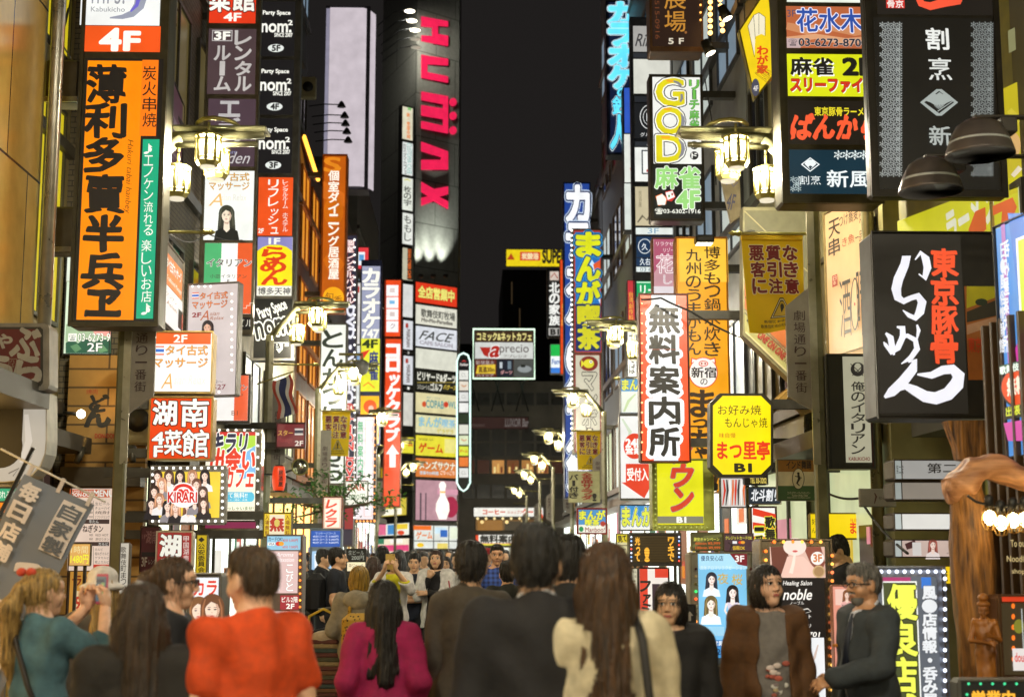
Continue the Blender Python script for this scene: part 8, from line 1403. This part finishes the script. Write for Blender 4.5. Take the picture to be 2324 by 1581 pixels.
    part('shoes', [A(rc(an[i] + (0, -.035, -.042), an[i] + (0, .145, -.05), .044, .036), .02) for i in (0, 1)] + [cut((0, 0, -1), -.004)], paint(shoes, .35), max(h, .014))
    fullv = {'long': .96, 'short': -.42, 'none': None, '34': .6}[sleeve]
    g = .008 if jacket else .007
    to = torso(g) + ([] if fullv is None else arm(0, g + .001, fullv if not jacket else .9, .005 if not jacket else 0) + arm(1, g + .001, fullv if not jacket else .9, .005 if not jacket else 0)) + [cut((0, .35, 1), 1.455 + .35 * lean), cut((0, 0, -1), -(hem if not jacket else .86))]
    if fullv is not None and fullv < 0: pass
    part('shirt', to, cloth(top, pat if not jacket else None), h, .013 if not jacket else .009)
    if jacket:
        gj = .021; jo = torso(gj) + arm(0, gj + .001, .97, .010) + arm(1, gj + .001, .97, .010)
        hm = coat or .80
        jo += [A(rc((0, -.01, .95), (0, -.01, hm), .15, .165 if not coat else .2), .08)] if coat and coat < .75 else [A(el((0, -.01, .90), (.178, .15, .15)), .06)]
        jo += [cut((0, .45, 1), 1.462 + .45 * lean), cut((0, 0, -1), -hm)]
        op = inner if inner is not None else .055
        if op:
            wt, wb = (op, op * .35) if collar else (op, op * 1.15)
            def vf(X, Y_, Z): return np.maximum(np.abs(X) - (wb + (wt - wb) * np.clip((Z - 1.04) / .4, 0, 1) + .10 * np.clip(1.0 - Z, 0, 1)), .03 - Y_)
            jo += [('sub', (vf, np.array((-.3, .0, .3)), np.array((.3, .4, 1.6))), .006)]
        part('jacket', jo, cloth(jacket, pat), h, .009)
        if collar: part('collar', [A(rc((0, -.02 + lean, 1.43), (0, -.01 + lean, 1.475), .080, .070), .01), ('sub', rc((0, -.02 + lean, 1.40), (0, -.0 + lean, 1.52), .066, .058), .004), cut((0, .55, 1), 1.478)], cloth(collar), .008)
    if hood: part('hood', [A(el((0, -.10, 1.40), (.13, .075, .09)), .03), A(rc((-.08, .06, 1.41), (.08, .06, 1.41), .03, .03), .04), A(el((0, -.05, 1.43), (.115, .09, .04)), .03), ('sub', el((0, .0, 1.5), (.07, .08, .1)), .02)], cloth(hood), h, .004)
    # hair
    hm_ = hairmat(hair); hx = max(hh * 1.25, .0062)
    face_cut = ('sub', E3((0, .125, -.035), (.068, .085, .098)), .012)
    ridge = .0032 if detail else 0
    def hairpart(ops_, m=hm_, nm='hair'):
        a, b = surface(ops_, hx, 0)
        if ridge and len(a):
            l = (a - hc) @ R; an_ = np.arctan2(l[:, 0], l[:, 1]); rr = np.random.RandomState(int(sd * 10)); d = ridge * (np.sin(an_ * 23 + l[:, 2] * 9) + .7 * np.sin(an_ * 47 + l[:, 2] * 26 + 1) + .8 * np.sin(an_ * 11 + l[:, 2] * 14 + 2 * np.sin(l[:, 2] * 17)) + rr.normal(0, .3, len(l))); nrm = l * np.array((1, 1, .15)); nrm /= np.maximum(np.linalg.norm(nrm, axis=1), 1e-6)[:, None]; a = a + (nrm * d[:, None]) @ R.T
            if Y < 9 and not allmat:            # loose strands over the surface
                k = rr.choice(len(a), min(len(a), 900), False); pz = a[k]; ln = rr.uniform(.03, .10 if style not in ('short', 'crop') else .035, len(k))[:, None]; out = nrm[k] @ R.T; out = out / np.linalg.norm(out, axis=1)[:, None]
                dn = np.array((0, 0, -1.0)) + rr.normal(0, .22, (len(k), 3)) + (np.array((0, -.5, .2)) if style == 'crop' else 0); dn = dn - out * (dn * out).sum(1)[:, None] * .9; sd_ = np.cross(out, dn); sd_ = sd_ / np.linalg.norm(sd_, axis=1)[:, None] * .0011
                q1, q2, q3 = pz - out * .001, pz + dn * ln * .5 + out * .004, pz + dn * ln + out * rr.uniform(.001, .010, (len(k), 1)); n0 = len(a); nk = len(k)
                a = np.concatenate([a, q1 - sd_, q1 + sd_, q2 + sd_, q2 - sd_, q3 + sd_ * .4, q3 - sd_ * .4]); i_ = np.arange(nk) + n0
                b = np.concatenate([b, np.stack([i_, i_ + nk, i_ + 2 * nk, i_ + 3 * nk], 1), np.stack([i_ + 3 * nk, i_ + 2 * nk, i_ + 4 * nk, i_ + 5 * nk], 1)])
        return mesh_of(nm, a * s, b, [allmat or m], root)
    cap_ = [A(E3((0, -.014, .042), (.088, .108, .094)), .01)]
    if style == 'crop': hairpart([A(E3((0, -.014, .05), (.082, .103, .085)), .01), A(E3((0, -.045, .0), (.074, .062, .07)), .03), A(E3((0, .04, .10), (.06, .05, .032)), .03), ('sub', E3((0, .12, -.04), (.09, .10, .10)), .01), ('sub', E3((0, .0, -.10), (.12, .05, .08)), .02)] + [('sub', E3((sg * .096, .002, -.016), (.036, .042, .058)), .012) for sg in (-1, 1)])
    elif style == 'short': hairpart(cap_ + [A(E3((0, -.052, -.012), (.070, .060, .080)), .03), A(E3((0, -.03, .10), (.07, .08, .05)), .03), face_cut, ('sub', E3((0, .03, -.09), (.13, .075, .085)), .02)] + [('sub', E3((sg * .100, .004, -.022), (.040, .042, .062)), .012) for sg in (-1, 1)])
    elif style == 'bob': hairpart(cap_ + [A(E3((0, -.03, -.035), (.098, .085, .12)), .03), ('sub', E3((0, .115, -.05), (.062, .085, .105)), .012), ('sub', E3((0, .01, -.20), (.15, .12, .06)), .02)])
    elif style in ('long', 'verylong'):
        z = -.30 if style == 'long' else -.46
        hairpart(cap_ + [A(E3((0, -.03, -.04), (.090, .08, .13)), .03), A(rc(hc + (0, -.07, -.04), hc + (.015, -.125, z), .080, .054), .05), A(rc(hc + (-.06, -.05, -.06), hc + (-.07, -.115, z + .03), .046, .024), .04), A(rc(hc + (.06, -.05, -.06), hc + (.078, -.115, z + .06), .046, .022), .04), A(rc(hc + (-.08, .0, -.05), hc + (-.105, .02, -.20), .028, .022), .03), A(rc(hc + (.08, .0, -.05), hc + (.105, .02, -.20), .028, .022), .03), ('sub', E3((0, .12, -.05), (.062, .09, .12)), .012)])
    elif style == 'pony':
        hairpart([A(E3((0, -.014, .040), (.083, .104, .09)), .01), A(E3((0, -.05, .0), (.072, .06, .07)), .03), A(E3((0, -.115, .035), (.03, .03, .03)), .03), A(rc(T((0, -.13, .03)), T((-.02, -.175, -.06)), .030, .045), .03), A(rc(T((-.02, -.175, -.06)), T((-.035, -.175, -.30)), .047, .040), .04), A(rc(T((-.035, -.175, -.30)), T((-.03, -.165, -.47)), .038, .012), .03), ('sub', E3((0, .12, -.035), (.078, .10, .098)), .012), ('sub', E3((0, .02, -.10), (.12, .07, .07)), .02)])
    elif style == 'bun': hairpart([A(E3((0, -.014, .04), (.083, .104, .09)), .01), A(E3((0, -.05, -.01), (.072, .06, .075)), .03), A(E3((.0, -.13, .02), (.045, .045, .045)), .03), ('sub', E3((0, .12, -.035), (.078, .10, .098)), .012), ('sub', E3((0, .03, -.10), (.12, .07, .07)), .02)])
    if cap == 'bucket':
        part('hat', [A(E3((0, -.01, .085), (.098, .115, .075)), .01), A(E3((0, -.01, .02), (.145, .165, .035)), .03)], cloth('ded8d4'), max(hx, .009))
    elif cap: part('cap', [A(E3((0, -.01, .075), (.092, .11, .065)), .01), A(E3((0, .10, .052), (.06, .06, .012)), .01)], cloth(cap), max(hx, .009))
    if glasses:
        mb = MB(); gm = paint('1a1816', .3)
        for sg in (-1, 1):
            mb.tube([tuple(T((sg * .033 + .024 * math.cos(k * .449), .103, .006 + .017 * math.sin(k * .449))) * s) for k in range(14)], .0028, gm, 5, closed=True); mb.tube([tuple(T((sg * .057, .100, .01)) * s), tuple(T((sg * .082, .02, .012)) * s), tuple(T((sg * .082, -.02, .0)) * s)], .0028, gm, 5)
        mb.tube([tuple(T((-.009, .106, .01)) * s), tuple(T((.009, .106, .01)) * s)], .0028, gm, 5); mb.build('glasses', root)
    root['_s'] = s
    return root, s, T, wri, elb
def strap(root, s, pts, r, col, name='strap', flat=True):
    mb = MB(); mb.tube([tuple(np.array(p) * s) for p in pts], r, paint(col, .6), 8); return mb.build(name, root)
def held(label, name, cat, root, s, pos, build, rot=(0, 0, 0)):
    """a thing in a hand: placed in the world next to its holder"""
    M = Matrix.Rotation(root.rotation_euler.z, 4, 'Z'); w = root.location + (M @ Vector(tuple(np.array(pos) * s)))
    t = thing(name, label, cat, w, root.rotation_euler.z); build(t); return t
def phone(case, screen=True):
    def b(t):
        mb = MB(); mb.box(-.037, .037, -.005, .006, -.07, .07, paint(case, .4), .008); mb.build('case', t)
        if screen: mb = MB(); mb.box(-.031, .031, -.0075, -.0052, -.055, .058, glow('5a6a70', .8)); fx = MB(); mb.box(-.02, .0, -.0085, -.0076, -.02, .02, glow('dfe8e0', 1.0)); mb.box(.004, .024, -.0085, -.0076, -.045, .03, glow('8aa06a', .9)); mb.box(-.03, .02, -.0083, -.0076, .03, .045, glow('3a4450', .9)); mb.build('screen', t)
    return b
# --- foreground, from the left
r, s, T, wr, eb_ = person('woman in teal top with long blond ponytail raising a phone, seen from behind', 98, 1287, 6.4, -32, 'fair', 'a8864a', 'pony', '4a6a72', arms=('phone', 'phone'), hands=('grip', 'grip'), turn=-14, nod=4, hem=.78)
strap(r, s, [(-.10, -.06, 1.47), (-.02, -.135, 1.36), (.08, -.135, 1.15), (.17, -.08, .92)], .012, '241c14')
mb = MB(); rb = paint('c8442c', .7); q = T((-.02, -.085, .105)) * s
for sg in (-1, 1): mb.ball(tuple(q + np.array((sg * .03, 0, .008))), .024, rb, 7, (1.2, .7, .8))
mb.build('hair_bow', r)
held('phone in a pink case held up by the blond woman', 'phone', 'phone', r, s, (.0, .40, 1.60), phone('c8607a'))
r, s, *_ = person('blond woman in a white bucket hat between the raised phone and the lamp post', 234, 1293, 8.2, 25, 'fair', 'a8864a', 'long', '5a5248', detail=2, cap='bucket')
person('woman with very long loose brown hair in dark jacket, seen from behind', 322, 1322, 4.9, 8, 'fair', '3a2816', 'verylong', '2a2622', jacket='26221e', w=1.02, coat=.72)
r, s, *_ = person('young person with glasses in profile, brown hair tied back, blue strap on dark jacket', 392, 1262, 6.2, -82, 'fair', '4a3420', 'bun', '1e1d20', jacket='1c1c20', glasses=True, turn=-6, w=1.05)
strap(r, s, [(.10, .14, 1.15), (.13, .06, 1.43), (.11, -.08, 1.45), (.06, -.17, 1.2)], .022, '2c3a78')
person('young man with short brown hair in bright red orange T-shirt, seen from behind', 577, 1241, 5.0, 34, 'fair', '4a3620', 'crop', 'd24a16', sleeve='short', legs='2a2c34', turn=16, w=1.07, hem=.82)
person('woman in magenta top with long straight black hair, seen from behind', 872, 1316, 7.3, 2, 'asian', '14100e', 'verylong', '9c1a50', arms=('pocket', 'pocket'), legs='3a1a2a', coat=.7, jacket='9c1a50', w=.88)
person('man in charcoal grey jacket with collar, half behind the black suit', 1068, 1234, 7.4, -24, 'asian', '17120f', 'short', '4a443c', jacket='4c453c', inner=0, collar='4a443c', turn=18, w=.94)
person('broad man in black suit jacket, white collar showing, back to the viewer', 1218, 1197, 4.75, -2, 'asian', '15110e', 'short', 'd8d8d8', jacket='1d1b1d', inner=0, collar='c8cad0', turn=-8, w=1.12)
r, s, *_ = person('dark haired person with white chevron print on black jacket behind the suit', 1290, 1220, 6.6, -20, 'asian', '15110e', 'short', '1b1b1d', jacket='1b1b1d', inner=0)
mb = MB(); f = Face.__new__(Face); f.pl = type('F', (), {})(); f.pl.Y = 6; f.mb = mb; f.d = .15; f.lit = False; f.gain = 1; f.step = .002; wm_ = paint('c8c8c4', .7)
for k in (0, .05): mb.tube([(-.10, -.172, 1.26 - k), (-.01, -.17, 1.31 - k), (.08, -.165, 1.26 - k)], .009, wm_, 4)
mb.build('jacket_print', r)
r, s, *_ = person('woman in cream jacket with long brown hair and dark shoulder strap, from behind', 1374, 1231, 4.7, -6, 'asian', '4a3016', 'verylong', 'd8cdb4', jacket='cbbd9c', inner=0, w=.93, arms=('down', 'down'), coat=.72)
strap(r, s, [(.10, -.03, 1.475), (.125, -.125, 1.38), (.15, -.155, 1.15), (.17, -.16, .85)], .015, '1c1814')
person('dark haired woman in black with a hand at her chest, facing the viewer', 1520, 1321, 7.0, 172, 'asian', '17110d', 'bob', '3a2e34', jacket='1c1a1a', arms=('down', 'chest'), hands=('relaxed', 'fist'), turn=-10, inner=.035, w=1.05, belly=.02)
r, s, *_ = person('woman in brown jacket over grey printed shirt, gazing up to the side', 1738, 1281, 7.5, 186, 'fair', '17110e', 'bob', '77716c', jacket='5a3a1c', turn=16, nod=9, inner=.085, coat=.62, w=1.02)
mb = MB(); rr = random.Random(4)
for i in range(34): x, z = rr.gauss(0, .028), rr.uniform(.80, 1.16); mb.ball((x * s, (.136 - abs(x) * .3) * s, z * s), rr.uniform(.008, .017), paint(['d8c8c0', 'c8b48a', 'b05a4a', 'e0dcd4', '8a7a78'][i % 5], .8), 5, (1.5, .22, .9))
mb.build('shirt_print', r)
r, s, *_ = person('grey haired man with glasses and moustache in dark suit, walking left', 1962, 1278, 7.5, 108, 'tan', '6a6660', 'crop', 'c4c8d4', jacket='383e42', glasses=True, beard=True, arms=('point', 'down'), hands=('relaxed', 'relaxed'), collar='c4c8d4', inner=.05, w=1.12, belly=.03, turn=2)
mb = MB(); mb.tube([tuple(np.array(p) * s) for p in ((0, .085, 1.42), (0, .128, 1.3), (0, .145, 1.12))], [.016, .022, .03], paint('1c2230', .6), 6); mb.build('tie', r)
mb = MB(); mb.box(.085 * s, .13 * s, .145 * s, .16 * s, 1.225 * s, 1.245 * s, paint('d8862a', .7), .004); mb.build('pocket_square', r)
# --- middle ground
person('man in black jacket bending his head beside the food counter', 1903, 1219, 13.2, 95, 'asian', '14100e', 'short', '1c1b1d', jacket='1c1b1d', nod=-22, w=1.05)
r, s, *_ = person('young man in navy T-shirt with big black backpack, in profile', 766, 1244, 16.6, -92, 'asian', '14100e', 'short', '20242e', sleeve='short', arms=('bag', 'down'), nod=5)
mb = MB(); mb.box(-.16 * s, .16 * s, -.36 * s, -.13 * s, .93 * s, 1.42 * s, cloth('1a1a1c'), .07); mb.box(-.12 * s, .12 * s, -.42 * s, -.35 * s, .96 * s, 1.2 * s, cloth('222224'), .04)
held('bulky black backpack with a green charm on the man in navy', 'backpack', 'backpack', r, s, (0, 0, 0), lambda t: (mb.build('pack', t), (lambda m: (m.tube([(-.13 * s, -.14 * s, 1.4 * s), (-.13 * s, .02, 1.46 * s), (-.13 * s, .13 * s, 1.3 * s), (-.15 * s, -.1 * s, 1.0 * s)], .018, cloth('1a1a1c'), 6), m.build('shoulder_strap', t)))(MB()), (lambda m: (m.ball((.05, -.43 * s, 1.22 * s), .03, paint('5a9a3a'), 6, (1, .5, 1.4)), m.build('charm', t)))(MB())))
person('man in dark suit and white shirt behind the backpack wearer', 734, 1247, 19.5, -100, 'asian', '14100e', 'short', 'e0e0dc', jacket='1e1e22', detail=1)
r, s, *_ = person('short blond bobbed person in grey hoodie, back to the viewer', 816, 1284, 11.8, -8, 'asian', 'b08c34', 'bob', '8f8a7c', jacket='8f8a7c', inner=0, hood='9a9484', arms=('bag', 'down'), legs='4a4a44')
held('leopard print backpack on the grey hoodie', 'backpack', 'backpack', r, s, (.06, -.23, 1.05), lambda t: ((lambda m: (m.box(-.14, .14, -.08, .08, -.27, .2, cloth('b8922e', 'leopard'), .05), m.build('pack', t)))(MB()), (lambda m: (m.tube([(-.1, .06, .18), (-.1, .1, .3), (-.1, .2, .3)], .014, cloth('b8922e', 'leopard'), 6), m.build('shoulder_strap', t)))(MB()), (lambda m: (m.box(-.1, .1, -.11, -.075, -.2, .0, cloth('b8922e', 'leopard'), .03), m.build('pocket', t)))(MB())))
def tote(t):
    cs = ['4a4a3a', '6a4a34', '3a4a4a', '8a7a5a']; m = MB(); 
    for k in range(13): q_ = .03 * math.sin(k / 12 * 3.14); m.box(-.13 - q_, .13 + q_, -.09 - q_, .09 + q_, -.26 + k * .035, -.224 + k * .035, cloth(cs[k % 4] if k % 3 else '5a3430'), .01)
    m.build('bag_body', t); m = MB(); m.ball((0, 0, .19), .13, cloth('a89a84'), 8, (1.0, .7, .6)); m.build('folded_blanket', t); m = MB(); m.tube([(-.14, -.03, .2), (-.12, -.04, .38), (0, -.05, .44), (.12, -.04, .38), (.14, -.03, .2)], .012, paint('c8a82a', .5), 8); m.build('handle', t)
held('big striped woven bag with yellow handles beside the grey hoodie', 'tote_bag', 'bag', r, s, (-.34, .05, .80), tote)
r, s, T, wr, eb_ = person('woman in yellow top and white cardigan hiding her face behind a gold phone', 894, 1253, 17, 176, 'asian', '2a1a12', 'bob', 'c8c01a', jacket='d2cdc8', arms=('phone', 'phone'), hands=('grip', 'grip'), inner=.09, legs='2a2a30')
held('large gold phone held in front of the face of the woman in yellow', 'phone', 'phone', r, s, (0, .36, 1.60), lambda t: ((lambda m: (m.box(-.055, .055, -.006, .006, -.09, .09, paint('c8a85a', .3, .5), .01), m.build('case', t)))(MB()), (lambda m: (m.box(-.045, .045, -.008, -.006, -.07, .07, glow('a0a8a0', .8)), m.build('screen', t)))(MB()), (lambda m: (m.lathe([(.01, 0), (.012, .004), (.0, .004)], (-.035, .008, .07), DARK(), 8), m.build('lens', t)))(MB())))
person('young man in navy T-shirt with folded arms beside the woman in white cardigan', 941, 1256, 18.2, 176, 'asian', '18120e', 'short', '1f2636', sleeve='short', arms=('fold', 'crossL'), legs='23242c')
r, s, *_ = person('woman in white hooded cardigan and black dress looking up, hand at her chin', 990, 1248, 18, 168, 'asian', '3a2214', 'bob', '1b191b', jacket='d6d2ce', arms=('crossL', 'chin'), hands=('relaxed', 'fist'), skirt=.52, legs='1b191b', turn=6, nod=10, inner=.085, shoes='b8924a', coat=.72)
held('red shoulder bag hanging at the side of the white cardigan', 'handbag', 'bag', r, s, (-.25, .05, .98), lambda t: ((lambda m: (m.box(-.05, .05, -.13, .13, -.13, .12, paint('a01c38', .4), .03), m.build('bag_body', t)))(MB()), (lambda m: (m.tube([(0, -.1, .1), (.05, -.06, .32), (.05, .06, .32), (0, .1, .1)], .01, paint('a01c38', .4), 6), m.build('handle', t)))(MB())))
person('man in blue plaid shirt facing the viewer between grey jacket and black suit', 1128, 1235, 16.5, 184, 'tan', '17120f', 'crop', '2a3a80', pat='plaid', turn=-4, w=1.05)
person('person in red cap just behind the blue plaid shirt', 1106, 1243, 20, 180, 'asian', '17120f', 'short', '3a3430', cap='a8282a', detail=1)
person('person in dark green jacket beside the blue plaid shirt, back to the viewer', 1152, 1275, 13.0, 5, 'asian', '14100e', 'short', '24261f', jacket='23251e', inner=0, detail=1)
person('woman in striped top with red bag behind the white cardigan', 1012, 1262, 21, 172, 'asian', '2a1c14', 'long', 'c8c4bc', detail=1)
person('person with bushy dark hair and blue rucksack straps, back to the viewer', 868, 1238, 19.5, 10, 'asian', '17120f', 'bob', '6a6a72', detail=1, w=1.1)
person('woman with long brown hair behind the blond hoodie wearer', 848, 1262, 17.5, 6, 'asian', '3a241a', 'long', '5a3a40', detail=1)
far = [(742, 1254, 24), (806, 1250, 23), (826, 1252, 22), (906, 1246, 21), (962, 1252, 22), (1034, 1252, 23), (1052, 1250, 26), (1072, 1252, 30), (690, 1256, 21), (668, 1258, 19), (1386, 1256, 17), (1440, 1258, 15.8), (830, 1250, 26), (848, 1254, 31), (912, 1252, 28), (926, 1250, 24), (955, 1249, 30), (968, 1247, 36), (1000, 1246, 40), (1018, 1247, 33), (1026, 1249, 45), (1082, 1250, 38), (1094, 1247, 27), (1148, 1247, 29), (1166, 1248, 42), (1190, 1247, 34), (1320, 1262, 11.5), (1290, 1248, 24), (1345, 1250, 22), (1410, 1248, 26), (720, 1250, 28), (700, 1252, 33), (1060, 1248, 52), (1044, 1249, 48), (940, 1247, 47), (980, 1248, 55), (1120, 1247, 50)]
tops = ['2a2a30', '4a4640', '1c1e26', '6a645c', '8a8680', '3a2a2c', '24303a', 'b4b0a8']; words = ['dark', 'brown grey', 'black', 'taupe', 'pale grey', 'maroon', 'slate blue', 'off white']
for i, (x, y, Y) in enumerate(far):
    person('distant passer-by in ' + words[i % 8] + ' clothes, a small head in the far crowd', x, y, Y, (180 if i % 3 else 0) + (i * 37) % 40 - 20, 'asian', ['17120f', '241a14', '14100e'][i % 3], ['short', 'bob', 'short', 'long'][i % 4], tops[i % 8], detail=0, legs='23232a', stride=.12, arms=('down', 'down'), group='distant passers-by')
# carved figure on the log post
cw = paint('b4722c', .45, 0, .4, 5, .3, None, '6a3c14')
q = at(2232, 1370, 7.75)
r, s, *_ = person('carved wooden woman with piled up hair standing against the log post', 2232, 1372, 7.85, 150, hair='8a5a26', style='bun', top='8a5a26', sleeve='none', arms=('chest', 'fold'), hands=('flat', 'flat'), skirt=.12, legs='8a5a26', z_override=.56, name='statue', cat='statue', allmat=cw, turn=10)
r.location.z = q.z - .56; mb = MB(); mb.ball((0, 0, .556), .034, cw, 10, (1.1, 1.1, .6)); mb.ball((0, 0, .592), .03, cw, 10, (1, 1, .8)); mb.build('headdress', r)
mb = MB(); mb.lathe([(.08, -r.location.z), (.085, -r.location.z + .05), (.07, -.02), (.06, .02)], (0, 0, 0), cw, 14); mb.build('plinth', r)
